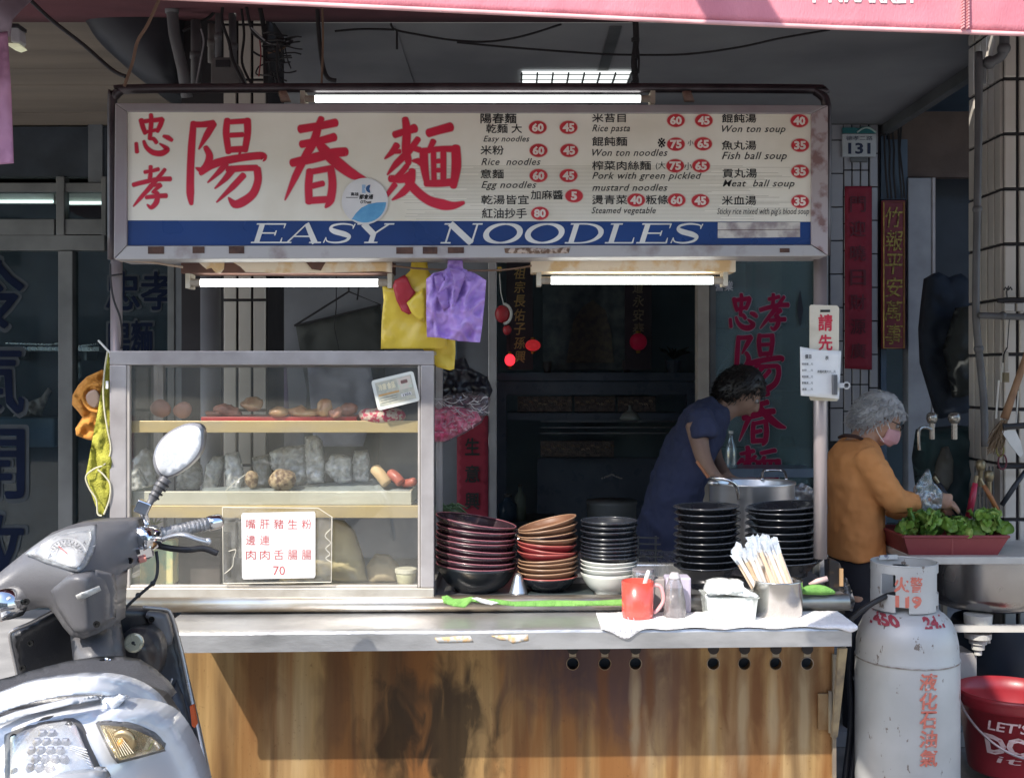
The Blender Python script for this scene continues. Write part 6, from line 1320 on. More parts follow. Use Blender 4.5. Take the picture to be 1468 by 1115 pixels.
    G().lathe([(R * .55, H * .86), (R * .5, H * .9), (R * .36, H * .98), (R * .30, H), (.001, H)], c, 22).build('cap', M('cap_clear', (.60, .56, .56), .3), o, smooth=True)
    # pale box behind bottle
    c = P(982, 884, -.05); o = thing('napkin_dispenser', 'pale lilac plastic box standing behind the squeeze bottle', 'dispenser', tuple(c))
    G().pbox(955, 991, 828, 886, -.055, .07).build('body', M('lilac_box', (.55, .50, .60), .4, col2=(.48, .43, .53), scale=5), o, bevel=.005); G().pbox(937, 953, 830, 880, -.04, .05).build('side_flap', M('beige_box', (.38, .34, .32), .5), o, bevel=.003)
    # napkin tub
    k = .00219; Yn = -.14; o = thing('napkin_tub', 'translucent white tub heaped with folded napkins beside the chopstick can', 'tub', tuple(P(1048, 888, Yn)))
    zb = ZS + .008; x0, x1 = P(1012, 0, Yn - .04).x, P(1086, 0, Yn - .04).x; zt_ = P(0, 853, Yn).z
    g = G(); e = .008
    lo = [(x0 + e, Yn - .045, zb), (x1 - e, Yn - .045, zb), (x1 - e, Yn + .06, zb), (x0 + e, Yn + .06, zb)]; hi = [(x0, Yn - .05, zt_), (x1, Yn - .05, zt_), (x1, Yn + .07, zt_), (x0, Yn + .07, zt_)]; rim = [(x0 - .004, Yn - .055, zt_), (x1 + .004, Yn - .055, zt_), (x1 + .004, Yn + .075, zt_), (x0 - .004, Yn + .075, zt_)]; rim2 = [(a, b, c_ + .004) for a, b, c_ in rim]
    g.add(lo + hi + rim + rim2, [(3, 2, 1, 0)] + [(i, (i + 1) % 4, 4 + (i + 1) % 4, 4 + i) for i in range(4)] + [(4 + i, 4 + (i + 1) % 4, 8 + (i + 1) % 4, 8 + i) for i in range(4)] + [(8 + i, 8 + (i + 1) % 4, 12 + (i + 1) % 4, 12 + i) for i in range(4)])
    g.build('tub', film('tub_plastic', (.92, .95, .93), .12, rough=.15, body=.42, bodycol=(.75, .78, .74), bscale=12), o, bevel=.003)
    nm_ = M('napkin', (.80, .82, .80), .9, col2=(.70, .73, .71), scale=25, bump=.5, bscale=60)
    g = G(); g.box(x0 + .012, x1 - .012, Yn - .036, Yn + .055, zb + .004, zt_ - .004); g.build('napkin_block', nm_, o, bevel=.006, sub=0)
    for i in range(6):
        yy = 849 - i * 2.3; x_ = 1012 + i * .8; sheet('napkin', [(x_, yy - 1), (x_ + 14, yy - 6), (x_ + 50, yy - 3), (1088 - i * 5, yy + 5), (1084 - i * 5, yy + 8), (x_ + 30, yy + 3), (x_ + 5, yy + 4)], Yn - .042 + i * .012, nm_, o, step=4, thick=.06, wr=.012, wf=.1, seed=i)
    # chopstick can and chopsticks
    c = P(1114, 882, -.09); c.z = ZS + .010; k = S * (c.y + D) / D; R = 35.5 * k; H = c.z; zt_ = P(0, 830, -.09).z - c.z
    o = thing('steel_can', 'round brushed steel can holding wrapped chopsticks', 'can', tuple(c))
    G().lathe([(R * .98, 0), (R, .004), (R, zt_ - .004), (R * 1.02, zt_), (R * .99, zt_ + .001), (R * .96, zt_ - .006), (R * .96, .006), (.001, .005)], c, 48).build('body', M('can_steel', (.64, .61, .57), .22, 1, col2=(.55, .52, .48), scale=4, stretch=(1, 1, 8)), o, smooth=True)
    sleeve = M('paper_sleeve', (.78, .72, .66), .7, col2=(.70, .58, .46), scale=30, lo=.3, hi=.5); tipm = film('sleeve_film', (.9, .93, .97), .15, rough=.3, body=.6, bodycol=(.75, .80, .86), bump=.5, bscale=60); bam = M('bamboo', (.68, .47, .26), .6, col2=(.60, .40, .2), scale=30)
    random.seed(11)
    for i in range(24):
        f = i / 23; bx = c.x - R * .75 + R * 1.45 * f + random.uniform(-.004, .004); by = c.y + random.uniform(-.6, .6) * R * .8; base = Vector((bx + .02, by + .01, c.z + .02))
        tx = 1048 + 62 * f ** .8 + random.uniform(-4, 4); ty = 793 - 20 * sin(min(1, f * 1.6) * pi / 2) + random.uniform(-4, 5) - (6 if 8 < i < 16 else 0)
        top = P(tx, ty, by); top.y = by + random.uniform(-.02, .02); mid = base.lerp(top, .80)
        s_ = thing('chopsticks', None, 'chopsticks', tuple(base)); d = (top - base).normalized(); side = d.cross(Vector((0, 1, 0))).normalized()
        m = sleeve if i % 3 else bam
        G().tube([base, mid], [(.0062, .0032)] * 2, 6).build('sleeve', sleeve if i % 3 else M('sleeve_warm', (.80, .62, .46), .7, col2=(.74, .54, .36), scale=20), s_)
        g = G(); w_ = .009 + random.random() * .004
        pts = [mid - side * .006, mid + side * .006, top + side * w_ * 1.1, top - side * .002 + d * random.uniform(-.008, .012), top - side * w_]
        yo = [Vector((0, random.uniform(-.006, .006), 0)) for _ in pts]; vs = [a + b for a, b in zip(pts, yo)]
        g.add(vs + [v + Vector((0, .0022, 0)) for v in vs], [(0, 1, 2, 3, 4), (9, 8, 7, 6, 5)] + [(i_, (i_ + 1) % 5 + 0, (i_ + 1) % 5 + 5, i_ + 5) for i_ in range(5)])
        g.build('twisted_tip', tipm, s_)
        s_['label'] = 'paper wrapped chopsticks with twisted film tip standing in the steel can'; s_['group'] = 'wrapped chopsticks in the steel can'
counter_items()
# ---------------------------------------------------------------- pots on the cart behind the bowls
def pots():
    Y = .50; k = S * (Y + D) / D; c = P(1078, 800, Y); c.z = ZT + .001; zt_ = P(0, 690, Y).z - c.z; R = 60 * k
    t = thing('stock_pot', 'large brushed steel stock pot with loop handles behind the black bowls', 'pot', tuple(c))
    G().lathe([(R * .96, 0), (R, .01), (R, zt_ - .012), (R * 1.02, zt_ - .006), (R * 1.03, zt_), (R, zt_), (R * .97, zt_ - .01), (R * .96, .02), (.001, .02)], c, 56).build('body', M('pot_steel', (.66, .66, .67), .34, .85, col2=(.56, .56, .57), scale=3, stretch=(1, 1, 9)), t, smooth=True)
    G().tube(smooth3([P(1016, 687, .36), P(1022, 685, .30), P(1044, 688, .27), P(1056, 698, .28), (P(1059, 716, .30))]), .0065, 8).build('handle', chrome, t, smooth=True)
    G().tube(smooth3([P(1092, 688, .62), P(1094, 676, .66), P(1100, 674, .68), P(1118, 674, .68), P(1125, 677, .66), P(1127, 688, .62)]), .0055, 8).build('handle', chrome, t, smooth=True)
    G().lathe([(R * .95, zt_ - .06), (.001, zt_ - .06)], c, 40, capb=False).build('broth', M('broth', (.25, .18, .10), .15), t)
    Y = .55; c = P(1150, 800, Y); c.z = ZT + .001
    o = tag(sheet('foil_sheet', [(1136, 700), (1150, 692), (1166, 700), (1176, 720), (1176, 770), (1136, 770)], .52, M('foil', (.35, .34, .34), .35, .6, col2=(.2, .2, .2), scale=25, bump=.8, bscale=25), None, step=4, thick=.01, wr=.04, wf=.1), 'crumpled foil cover between the stock pot and the right post', 'foil')
    # strainer tools at left of the pot
    t = thing('ladle', 'orange brown wooden ladle handle leaning on the stock pot', 'ladle', tuple(P(1016, 690, .42)))
    G().tube([P(999, 661, .45), P(1018, 688, .42)], .006, 8).build('handle', M('orange_wood', (.34, .13, .05), .5), t); G().ball(P(1022, 692, .415), (.02, .02, .012)).build('bowl', brushed, t, smooth=True)
    t = thing('wire_rack', 'low black wire rack behind the squeeze bottle', 'rack', tuple(P(930, 830, .42)))
    for i in range(6): G().tube([P(912, 770 + i * 9, .4), P(945 + i * 2, 771 + i * 9, .4)], .003, 6).build('wire', M('rack_wire', (.10, .11, .12), .3, .5), t)
    for x in (915, 940): G().tube([P(x, 768, .405), P(x, 830, .405)], .004, 6).build('upright', M('rack_wire', (.1, .11, .12), .3, .5), t)
    t = tag(G().box(P(835, 0, .42).x, P(985, 0, .42).x, .36, .66, ZT + .001, ZT + .05).build('steel_basin', brushed, bevel=.006), 'shallow steel basin edge behind the white bowls', 'basin')
    o = tag(G().pbox(845, 905, 757, 800, .62, .2).build('dark_crate', M('dark_crate', (.03, .035, .04), .6), bevel=.004), 'dark crate behind the black and white bowl stack', 'crate')
pots()
# ---------------------------------------------------------------- people
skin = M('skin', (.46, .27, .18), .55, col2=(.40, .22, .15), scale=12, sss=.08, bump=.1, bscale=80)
def blob_tube(g, pts, n=14):
    """pts: (px,py,Y,rx_px,ry_m) ; cross-section rx in px in the picture plane, ry metres in depth"""
    q = []; r = []
    for (x, y, Y, rx, ry) in pts:
        q.append(P(x, y, Y)); r.append((rx * S * (Y + D) / D, ry))
    # densify
    Q = []; R = []
    n_ = len(q)
    for i in range(n_ - 1):
        for k in range(4):
            t = k / 4; p0 = q[max(i - 1, 0)]; p1 = q[i]; p2 = q[i + 1]; p3 = q[min(i + 2, n_ - 1)]
            Q.append(.5 * (2 * p1 + (p2 - p0) * t + (2 * p0 - 5 * p1 + 4 * p2 - p3) * t * t + (3 * p1 - p0 - 3 * p2 + p3) * t ** 3))
            R.append((r[i][0] * (1 - t) + r[i + 1][0] * t, r[i][1] * (1 - t) + r[i + 1][1] * t))
    Q.append(q[-1]); R.append(r[-1]); g.tube(Q, R, n)
def hand(g, wrist, d, up, s=1., curl=.5):
    """palm and five bent fingers growing from the wrist along d"""
    d = d.normalized(); side = d.cross(up).normalized(); up = side.cross(d).normalized()
    palm = [wrist, wrist + d * .035 * s, wrist + d * .075 * s]; g.tube(palm, [(.024 * s, .014 * s), (.036 * s, .015 * s), (.038 * s, .013 * s)], 10)
    for i, (L, o) in enumerate(((.062, -.028), (.072, -.010), (.068, .010), (.054, .027))):
        b = wrist + d * .065 * s + side * o * s; dd = (d + side * o * 3).normalized(); pts = [b]
        for j, sg in enumerate((.42, .32, .26)):
            a = curl * (j + 1) * .55; v = (dd * cos(a) - up * sin(a)); pts.append(pts[-1] + v * L * sg * s)
        g.tube(pts, [.0105 * s, .0098 * s, .009 * s, .0065 * s], 8)
    b = wrist + d * .02 * s - side * .026 * s; t1 = b + (d * .5 - side * .75 - up * .2).normalized() * .035 * s; t2 = t1 + (d * .9 - side * .2 - up * .35).normalized() * .028 * s
    g.tube([b, t1, t2], [.013 * s, .0105 * s, .008 * s], 8)
def head(g, c, s, yaw, pitch):
    R = (Matrix.Rotation(yaw, 3, 'Z') @ Matrix.Rotation(pitch, 3, 'Y'))
    def T(x, y, z): return Vector(c) + R @ Vector((x * s, y * s, z * s))
    h = G(); h.ball((0, 0, 0), 1, 20, 14)
    for i, v in enumerate(h.v):
        x, y, z = v; X = x * .095; Y_ = y * .075; Z = z * .115
        if z < 0: X += .018 * (-z); X *= 1 - .25 * z * z * (1 if x < 0 else .35); Y_ *= 1 - .28 * z * z
        h.v[i] = tuple(T(X, Y_, Z))
    g.add(h.v, h.f)
    g.tube([T(.088, 0, .022), T(.104, 0, -.004), T(.112, 0, -.022), T(.092, 0, -.030)], [.009 * s, .012 * s, .014 * s, .010 * s], 8)     # nose
    for sy in (-1, 1):
        g.ball(T(-.005, sy * .076, -.002), (.010 * s, .008 * s, .030 * s), 10, 6, R @ Matrix.Rotation(.2, 3, 'Y'))   # ears
        g.ball(T(.080, sy * .030, .030), (.014 * s, .020 * s, .006 * s), 8, 6, R)  # brow
    g.tube([T(.088, -.022, -.055), T(.100, 0, -.056), T(.088, .022, -.055)], [.005 * s, .008 * s, .005 * s], 8)
    return T, R
def face_bits(t, T, R, s):
    for sy in (-1, 1):
        G().ball(T(.080, sy * .032, .012), .0125 * s, 12, 8).build('eye', M('eye_white', (.30, .28, .27), .2), t, smooth=True)
        G().ball(T(.0905, sy * .033, .012), .0055 * s, 10, 6).build('iris', M('iris_dark', (.03, .02, .015), .1), t, smooth=True)
    G().tube([T(.094, -.018, -.056), T(.102, 0, -.058), T(.094, .018, -.056)], [.003 * s, .004 * s, .003 * s], 6).build('lips', M('lips', (.40, .16, .13), .5), t, smooth=True)
def hair_cap(t, T, s, mat, low=.02, back=-.075, n=900, length=.03, curly=0., grow=1.10, lowside=.0):
    g = G(); h = G(); h.ball((0, 0, 0), 1, 26, 18); keep = []
    def pos(x, y, z): 
        X, Y_, Z = x * .097 * grow - .004, y * .078 * grow, z * .116 * grow + .004
        if z < 0: Y_ *= 1 - .2 * z * z
        return X, Y_, Z
    def ok(x, y, z):
        lim = low if x > .55 else (low - (low - back) * min(1, (.55 - x) / .9))
        return z * .115 > lim - (.0 if abs(y) < .7 else lowside)
    idx = {}
    for i, v in enumerate(h.v):
        X, Y_, Z = pos(*v); nz = 1 + .05 * noise.noise(Vector(v) * 3.5) + curly * .5 * noise.noise(Vector(v) * 9); h.v[i] = tuple(T(X * nz, Y_ * nz, Z * nz)); idx[i] = v
    h2 = G(); h2.ball((0, 0, 0), 1, 26, 18)
    fs = [f for f in h.f if all(ok(*h2.v[i]) for i in f)]
    g.add(h.v, fs)
    cap = g.build('hair', mat, t, smooth=True, solid=.012)
    st = G(); random.seed(5)
    for i in range(n):
        while True:
            v = Vector((random.gauss(0, 1), random.gauss(0, 1), random.gauss(0, 1))).normalized()
            if ok(v.x, v.y, v.z): break
        X, Y_, Z = pos(*v); a = Vector((X, Y_, Z)) * 1.03
        fl = Vector((-.2 + .5 * v.x, v.y * .5, -.9)).normalized() + Vector((random.gauss(0, .25 + curly), random.gauss(0, .25 + curly), random.gauss(0, .2 + curly)))
        b = a + Vector(v) * .008 + fl * length * .5; c_ = b + fl * length * .45 - Vector(v) * .006 + Vector((random.gauss(0, curly * .02), random.gauss(0, curly * .02), 0))
        st.tube([T(*a), T(*b), T(*c_)], [.0022, .0018, .0006], 3, cap=False)
    o = st.build('hair_strands', mat, t); o['kind'] = 'stuff'
def cook():
    """woman in the orange jumper"""
    Y = .92
    t = thing('person', 'grey haired woman in an orange jumper and pink mask bending over the vegetables', 'person', (P(1232, 0, Y).x, Y, .06))
    g = G(); c = P(1258, 603, Y)
    T, R = head(g, c, .90, radians(-12), radians(24))
    blob_tube(g, [(1228, 648, Y, 26, .06), (1240, 628, Y, 19, .055), (1252, 612, Y, 18, .05)])      # neck
    blob_tube(g, [(1228, 640, Y, 20, .07), (1228, 665, Y, 36, .12), (1226, 720, Y, 34, .12), (1226, 780, Y, 34, .13), (1228, 830, Y, 36, .13), (1228, 860, Y, 34, .12)])
    blob_tube(g, [(1308, 722, Y - .14, 12, .03), (1326, 716, Y - .15, 10, .026), (1338, 714, Y - .15, 9, .024)])
    hand(g, P(1338, 714, Y - .15), Vector((1, -.1, -.25)), Vector((0, -.3, 1)), .95, .6)
    blob_tube(g, [(1290, 730, Y + .18, 12, .03), (1330, 722, Y + .10, 10, .026), (1342, 722, Y + .08, 9, .024)])
    hand(g, P(1342, 722, Y + .08), Vector((1, -.2, -.3)), Vector((0, .2, 1)), .95, .7)
    for sx in (-1, 1):
        blob_tube(g, [(1228, 850, Y + sx * .08, 24, .08), (1228, 980, Y + sx * .09, 17, .055), (1226, 1080, Y + sx * .09, 12, .045)])
    b = g.build('body', skin, t, remesh=.007, smooth_it=3)
    face_bits(t, T, R, .9)
    hair_cap(t, T, .9, M('grey_hair', (.48, .48, .48), .6, col2=(.36, .36, .37), scale=14), low=.048, back=-.062, n=1500, length=.022, curly=.12, grow=1.10, lowside=.01)
    # jumper
    j = M('orange_knit', (.70, .30, .10), .85, col2=(.62, .255, .08), scale=9, bump=.15, bscale=300)
    g = G()
    blob_tube(g, [(1222, 628, Y, 19, .075), (1224, 636, Y, 28, .12), (1226, 652, Y, 37, .165), (1228, 690, Y, 40, .175), (1228, 730, Y, 38, .17), (1226, 770, Y, 38, .17), (1227, 796, Y, 40, .175)], 20)
    blob_tube(g, [(1236, 652, Y - .13, 20, .055), (1252, 672, Y - .165, 21, .062), (1270, 700, Y - .185, 20, .06), (1284, 716, Y - .18, 19, .055), (1302, 720, Y - .16, 17, .048), (1316, 720, Y - .15, 13, .040)], 16)
    blob_tube(g, [(1234, 652, Y + .13, 20, .055), (1258, 690, Y + .19, 19, .058), (1282, 726, Y + .19, 17, .05), (1302, 726, Y + .14, 13, .040)], 16)
    jm = g.build('jumper', j, t, remesh=.008, smooth_it=4)
    tex = bpy.data.textures.new('folds', 'CLOUDS'); tex.noise_scale = .075; md = jm.modifiers.new('d', 'DISPLACE'); md.texture = tex; md.strength = .024; md.mid_level = .5
    # folds as ridges of the knit
    G().tube(smooth3([P(1203, 627, Y - .02), P(1212, 624, Y - .075), P(1228, 626, Y - .085), P(1240, 632, Y - .05)]), .007, 8).build('collar', M('brown_collar', (.05, .02, .015), .8), t, smooth=True)
    G().tube([P(1316 + 2.5 * cos(a), 720 - 0 + 12 * sin(a), Y - .15 + .040 * cos(a)) for a in [2 * pi * i / 16 for i in range(17)]], .006, 6).build('cuff', j, t, smooth=True)
    g = G(); 
    blob_tube(g, [(1227, 792, Y, 36, .155), (1227, 830, Y, 38, .165), (1227, 870, Y, 36, .155)], 18)
    for sx in (-1, 1): blob_tube(g, [(1227, 860, Y + sx * .08, 26, .09), (1227, 980, Y + sx * .09, 20, .07), (1226, 1075, Y + sx * .09, 16, .06)])
    g.build('trousers', M('dark_trousers', (.02, .02, .028), .85), t, remesh=.01, smooth_it=3)
    for sx in (-1, 1): G().ball(P(1236, 1086, Y + sx * .09), (.13, .045, .04), 14, 8).build('shoe', black_rubber, t, smooth=True)
    # mask
    mk_ = M('pink_mask', (.62, .34, .36), .8, col2=(.54, .28, .30), scale=20)
    g = G(); n = 10
    for i in range(n + 1):
        for k in range(n + 1):
            u = -1 + 2 * i / n; v = -1 + 2 * k / n; yy = u * .062; zz = -.045 + v * .042 * (1 - .25 * u * u)
            xx = .104 - .055 * u * u + .016 * (1 - v * v) * (1 - u * u) - .010 * (v < -.5)
            g.v.append(tuple(T(xx, yy, zz)))
    for i in range(n):
        for k in range(n): a = i * (n + 1) + k; g.f.append((a, a + n + 1, a + n + 2, a + 1))
    g.build('mask', mk_, t, smooth=True, solid=.003)
    for sy in (-1, 1):
        G().tube(smooth3([T(.055, sy * .066, -.012), T(.02, sy * .082, .018), T(-.010, sy * .088, .012), T(-.014, sy * .086, -.02)]), .0017, 5).build('ear_loop', paper_white, t)
        G().tube(smooth3([T(.055, sy * .066, -.075), T(.015, sy * .082, -.05), T(-.014, sy * .086, -.02)]), .0017, 5).build('ear_loop', paper_white, t)
    G().tube(smooth3([T(.090, -.048, .022), T(.04, -.083, .022), T(-.01, -.088, .018)]), .0020, 5).build('glasses_arm', wire_black, t)
    G().tube([T(.1035 - .3 * (.018 * cos(a)) ** 2, -.034 + .022 * cos(a), .014 + .016 * sin(a)) for a in [2 * pi * i / 14 for i in range(15)]], .0016, 5).build('glasses_rim', wire_black, t)
    # scissors or chopsticks and bag in the hands
    o = thing('clear_food_bag', 'thin clear plastic bag held open by the woman above the greens', 'bag', tuple(P(1338, 722, .8)))
    sheet('film', [(1312, 700), (1320, 688), (1332, 672), (1338, 690), (1352, 706), (1350, 728), (1325, 736), (1312, 722)], .74, film('bag_clear', (.85, .9, .92), .2, rough=.1, body=.3, bodycol=(.4, .5, .55), bump=.5), o, step=4, thick=.02, wr=.03, wf=.1)
cook()
def helper():
    Y = .95
    t = thing('person', 'dark haired man in a navy T-shirt leaning over the stock pot', 'person', (P(950, 0, Y).x, Y, .06))
    g = G(); c = P(1061, 562, Y)
    T, R = head(g, c, .88, radians(-8), radians(38))
    blob_tube(g, [(1015, 604, Y, 24, .07), (1034, 590, Y, 19, .058), (1050, 578, Y, 17, .05)])
    blob_tube(g, [(1014, 602, Y, 28, .10), (992, 640, Y, 32, .13), (972, 700, Y, 33, .13), (956, 760, Y, 35, .13), (944, 850, Y, 35, .13)])
    for sx, ex in ((-1, 0), (1, 16)):
        blob_tube(g, [(998 + ex, 606, Y + sx * .16, 17, .05), (1004 + ex, 640, Y + sx * .19, 13, .042), (1012 + ex, 664, Y + sx * .17 - .06, 11, .036), (1026 + ex, 684, Y + sx * .14 - .14, 8.5, .027)])
        hand(g, P(1026 + ex, 684, Y + sx * .14 - .14), Vector((.5, -.35, -.55)), Vector((.3, -.6, .4)), 1., .6)
    for sx in (-1, 1): blob_tube(g, [(940, 840, Y + sx * .09, 26, .09), (944, 970, Y + sx * .1, 19, .065), (940, 1075, Y + sx * .1, 13, .05)])
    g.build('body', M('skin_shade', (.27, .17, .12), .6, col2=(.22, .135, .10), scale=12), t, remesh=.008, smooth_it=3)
    face_bits(t, T, R, .88)
    hair_cap(t, T, .88, M('black_hair', (.014, .012, .012), .45), low=.04, back=-.085, n=1100, length=.02, curly=.03, grow=1.06, lowside=.03)
    nv = M('navy_cotton', (.034, .043, .095), .9, col2=(.024, .032, .072), scale=7, bump=.15, bscale=200)
    g = G()
    blob_tube(g, [(1032, 582, Y, 20, .075), (1022, 592, Y, 27, .11), (1006, 612, Y, 35, .16), (986, 655, Y, 38, .175), (968, 705, Y, 39, .17), (956, 760, Y, 42, .17), (950, 815, Y, 43, .17)], 20)
    for sx, ex in ((-1, 0), (1, 16)): blob_tube(g, [(1002 + ex, 596, Y + sx * .13, 22, .06), (1006 + ex, 612, Y + sx * .175, 21, .062), (1009 + ex, 628, Y + sx * .19, 18, .056)], 16)
    j = g.build('t_shirt', nv, t, remesh=.009, smooth_it=4)
    tex = bpy.data.textures.new('folds2', 'CLOUDS'); tex.noise_scale = .08; md = j.modifiers.new('d', 'DISPLACE'); md.texture = tex; md.strength = .038
    g = G(); blob_tube(g, [(942, 805, Y, 42, .165), (940, 860, Y, 40, .165)], 18)
    for sx in (-1, 1): blob_tube(g, [(940, 850, Y + sx * .09, 28, .10), (944, 970, Y + sx * .1, 22, .075), (940, 1070, Y + sx * .1, 18, .065)])
    g.build('trousers', M('dark_trousers', (.02, .02, .028), .85), t, remesh=.01, smooth_it=3)
    for sx in (-1, 1): G().ball(P(952, 1084, Y + sx * .1), (.14, .05, .045), 14, 8).build('shoe', black_rubber, t, smooth=True)
helper()
# ---------------------------------------------------------------- gas cylinder
def cylinder():
    Yc = .10; k = S * (Yc + D) / D; c = P(1300, 0, Yc); R = 71.5 * k; zt = lambda py: P(0, py, Yc - R).z
    pt = M('cylinder_paint', (.54, .54, .53), .42, .15, col2=(.42, .42, .41), scale=3.5, bump=.04, bscale=40)
    # worn paint: chips
    n = pt.node_tree.nodes; L = pt.node_tree.links; b = n['Principled BSDF']; src = b.inputs['Base Color'].links[0].from_socket
    tc = n.new('ShaderNodeTexCoord'); mp = n.new('ShaderNodeMapping'); mp.inputs['Scale'].default_value = (1, 1, .45); nz = n.new('ShaderNodeTexNoise'); nz.inputs['Scale'].default_value = 36; nz.inputs['Detail'].default_value = 6; nz.inputs['Roughness'].default_value = .65
    L.new(tc.outputs['Object'], mp.inputs[0]); L.new(mp.outputs[0], nz.inputs[0]); r = n.new('ShaderNodeValToRGB'); r.color_ramp.elements[0].position = .635; r.color_ramp.elements[1].position = .655; L.new(nz.outputs[0], r.inputs[0])
    mx = n.new('ShaderNodeMix'); mx.data_type = 'RGBA'; L.new(r.outputs[0], mx.inputs[0]); L.new(src, mx.inputs[6]); mx.inputs[7].default_value = (.20, .165, .14, 1); L.new(mx.outputs[2], b.inputs['Base Color'])
    t = thing('gas_cylinder', 'tall silver gas cylinder with red stencilled characters beside the counter end', 'gas cylinder', (c.x, Yc, 0))
    z = zt; zs = z(958); prof = [(R * .80, .02), (R * .95, .05), (R, .11), (R, zs - .012), (R * .992, zs - .008), (R * 1.004, zs), (R * .985, zs + .006), (R * .975, z(935)), (R * .93, z(918)), (R * .84, z(903)), (R * .72, z(893)), (R * .55, z(886)), (R * .3, z(882)), (.001, z(881))]
    G().lathe([(a, zz) for a, zz in prof], (c.x, Yc, 0), 64).build('tank', pt, t, smooth=True)
    G().tube([(c.x + R * 1.0 * cos(a), Yc + R * 1.0 * sin(a), zs - .004 + .001 * noise.noise(Vector((a * 9, 0, 0)))) for a in [2 * pi * i / 64 for i in range(65)]], .0026, 6, cap=False).build('weld_seam', M('weld_rust', (.22, .18, .15), .7, col2=(.4, .39, .38), scale=40), t)
    G().lathe([(R * .86, 0), (R * .86, .07), (R * .83, .07), (R * .83, 0)], (c.x, Yc, 0), 40).build('foot_ring', pt, t)
    # collar with openings
    Rc = 46 * k * .985; cx = P(1296, 0, Yc).x; cy = Yc; za, zb = z(886), P(0, 813, Yc - Rc).z; H = zb - za; N, Mz = 96, 16; g = G()
    def cut(a, v):     # a: angle from the camera side (-pi..pi), positive to the right
        d = abs
        if d(a + .82) < .20 and .36 < v < .80: return True       # left handle opening
        if d(a - 1.28) < .34 and .36 < v < .80: return True
        if d(a + .42) < .20 and v < .10: return True             # drain notches
        if d(a - 1.02) < .17 and v < .10: return True
        if d(a - 2.95) < .3 and .30 < v < .80: return True
        if d(a + 2.1) < .34 and .36 < v < .82: return True
        return False
    for i in range(N):
        a = -pi + 2 * pi * i / N
        for q in range(Mz + 1):
            v = q / Mz; zz = za + H * v + (.004 if abs(a) > 1.9 else 0) * v; g.v.append((cx + Rc * sin(a), cy - Rc * cos(a), zz))
    for i in range(N):
        a = -pi + 2 * pi * (i + .5) / N
        for q in range(Mz):
            if cut(a, (q + .5) / Mz): continue
            i2 = (i + 1) % N; g.f.append((i * (Mz + 1) + q, i2 * (Mz + 1) + q, i2 * (Mz + 1) + q + 1, i * (Mz + 1) + q + 1))
    g.build('collar', pt, t, solid=.004, bevel=.0012)
    G().tube([(cx + Rc * sin(a), cy - Rc * cos(a), zb) for a in [2 * pi * i / 60 for i in range(61)]], .0032, 8, cap=False).build('collar_rim', pt, t, smooth=True)
    G().lathe([(.018, 0), (.02, .03), (.014, .04), (.014, .06), (.028, .065), (.028, .085)], (cx, cy, z(881)), 16, capt=True).build('valve', M('brass', (.45, .32, .12), .35, .9), t, smooth=True)
    G().tube(smooth3([Vector((cx - .02, cy, z(866))), Vector((cx - .09, cy - .07, z(864))), P(1228, 880, .02), P(1212, 905, .05), P(1205, 960, .2)]), .009, 10).build('gas_hose', black_rubber, t, smooth=True)
    # notice card inside the collar
    def wr(R_, off=0): return lambda x, zz: (cx_ + (R_ + off) * sin((x - cx_) / (R_)), Yc - (R_ + off) * cos((x - cx_) / R_), zz)
    cx_ = cx; g = G()
    for i in range(7):
        a = -.62 + .72 * i / 6
        for zz in (z(822) + .0, zb + .006): g.v.append((cx + (Rc * .96) * sin(a), cy + (Rc * .96) * cos(a) * .9, zz + .004))
    g.f = [(2 * i, 2 * i + 2, 2 * i + 3, 2 * i + 1) for i in range(6)]; g.build('notice_card', M('notice_paper', (.62, .62, .60), .5, col2=(.15, .15, .2), scale=50, lo=.42, hi=.5), t, solid=.001)
    sc = M('stencil_red', (.60, .17, .12), .6, col2=(.56, .50, .47), scale=70, lo=.36, hi=.42); dr = M('stencil_dark_red', (.32, .04, .06), .6, col2=(.45, .40, .40), scale=50, lo=.30, hi=.38)
    def wrapc(x, zz): a = (x - cx) / Rc; return (cx + (Rc + .0035) * sin(a), cy - (Rc + .0035) * cos(a), zz)
    kk = 1.035
    text('火', 1284, 828, 19, 21, Yc - Rc, sc, t, bold=.03, wrap=wrapc); text('警', 1305, 827, 17, 22, Yc - Rc, sc, t, bold=.012, wrap=wrapc)
    text('119', 1285, 854, 36, 18, Yc - Rc, sc, t, bold=.05, wrap=wrapc)
    def wrapb(x, zz):
        rr = R
        for (r0, z0), (r1, z1) in zip(prof[3:], prof[4:]):
            if z0 <= zz <= z1: rr = r0 + (r1 - r0) * (zz - z0) / max(1e-6, z1 - z0)
        a = (x - c.x) / rr; return (c.x + (rr + .0035) * sin(a), Yc - (rr + .0035) * cos(a), zz)
    text('1450', 1243, 889, 54, 15, Yc - R, dr, t, bold=.05, wrap=wrapb, shear=-.15); text('24.1', 1330, 889, 36, 15, Yc - R, dr, t, bold=.05, wrap=wrapb)
    for i, ch in enumerate('液化石油氣'):
        y = 965 + i * 27.2; text(ch, 1318.5, y, 25, 24, Yc - R, sc, t, bold=.022, wrap=wrapb, shear=.08)
    # dark hoses behind
    for i, (x0, x1) in enumerate(((1222, 1213), (1231, 1222))):
        o = G().tube(smooth3([P(x0, 900, .3), P(x0 - 4, 960, .28), P(x0 - 2, 1030, .26), P(x1, 1100, .25), P(x1 - 8, 1160, .25)]), .011, 10).build('rubber_hose', M('dark_hose', (.03, .035, .05), .45), smooth=True); tag(o, 'dark rubber hose hanging between the cart and the gas cylinder, %s one' % ('nearer the cart' if i == 0 else 'nearer the cylinder'), 'hose')
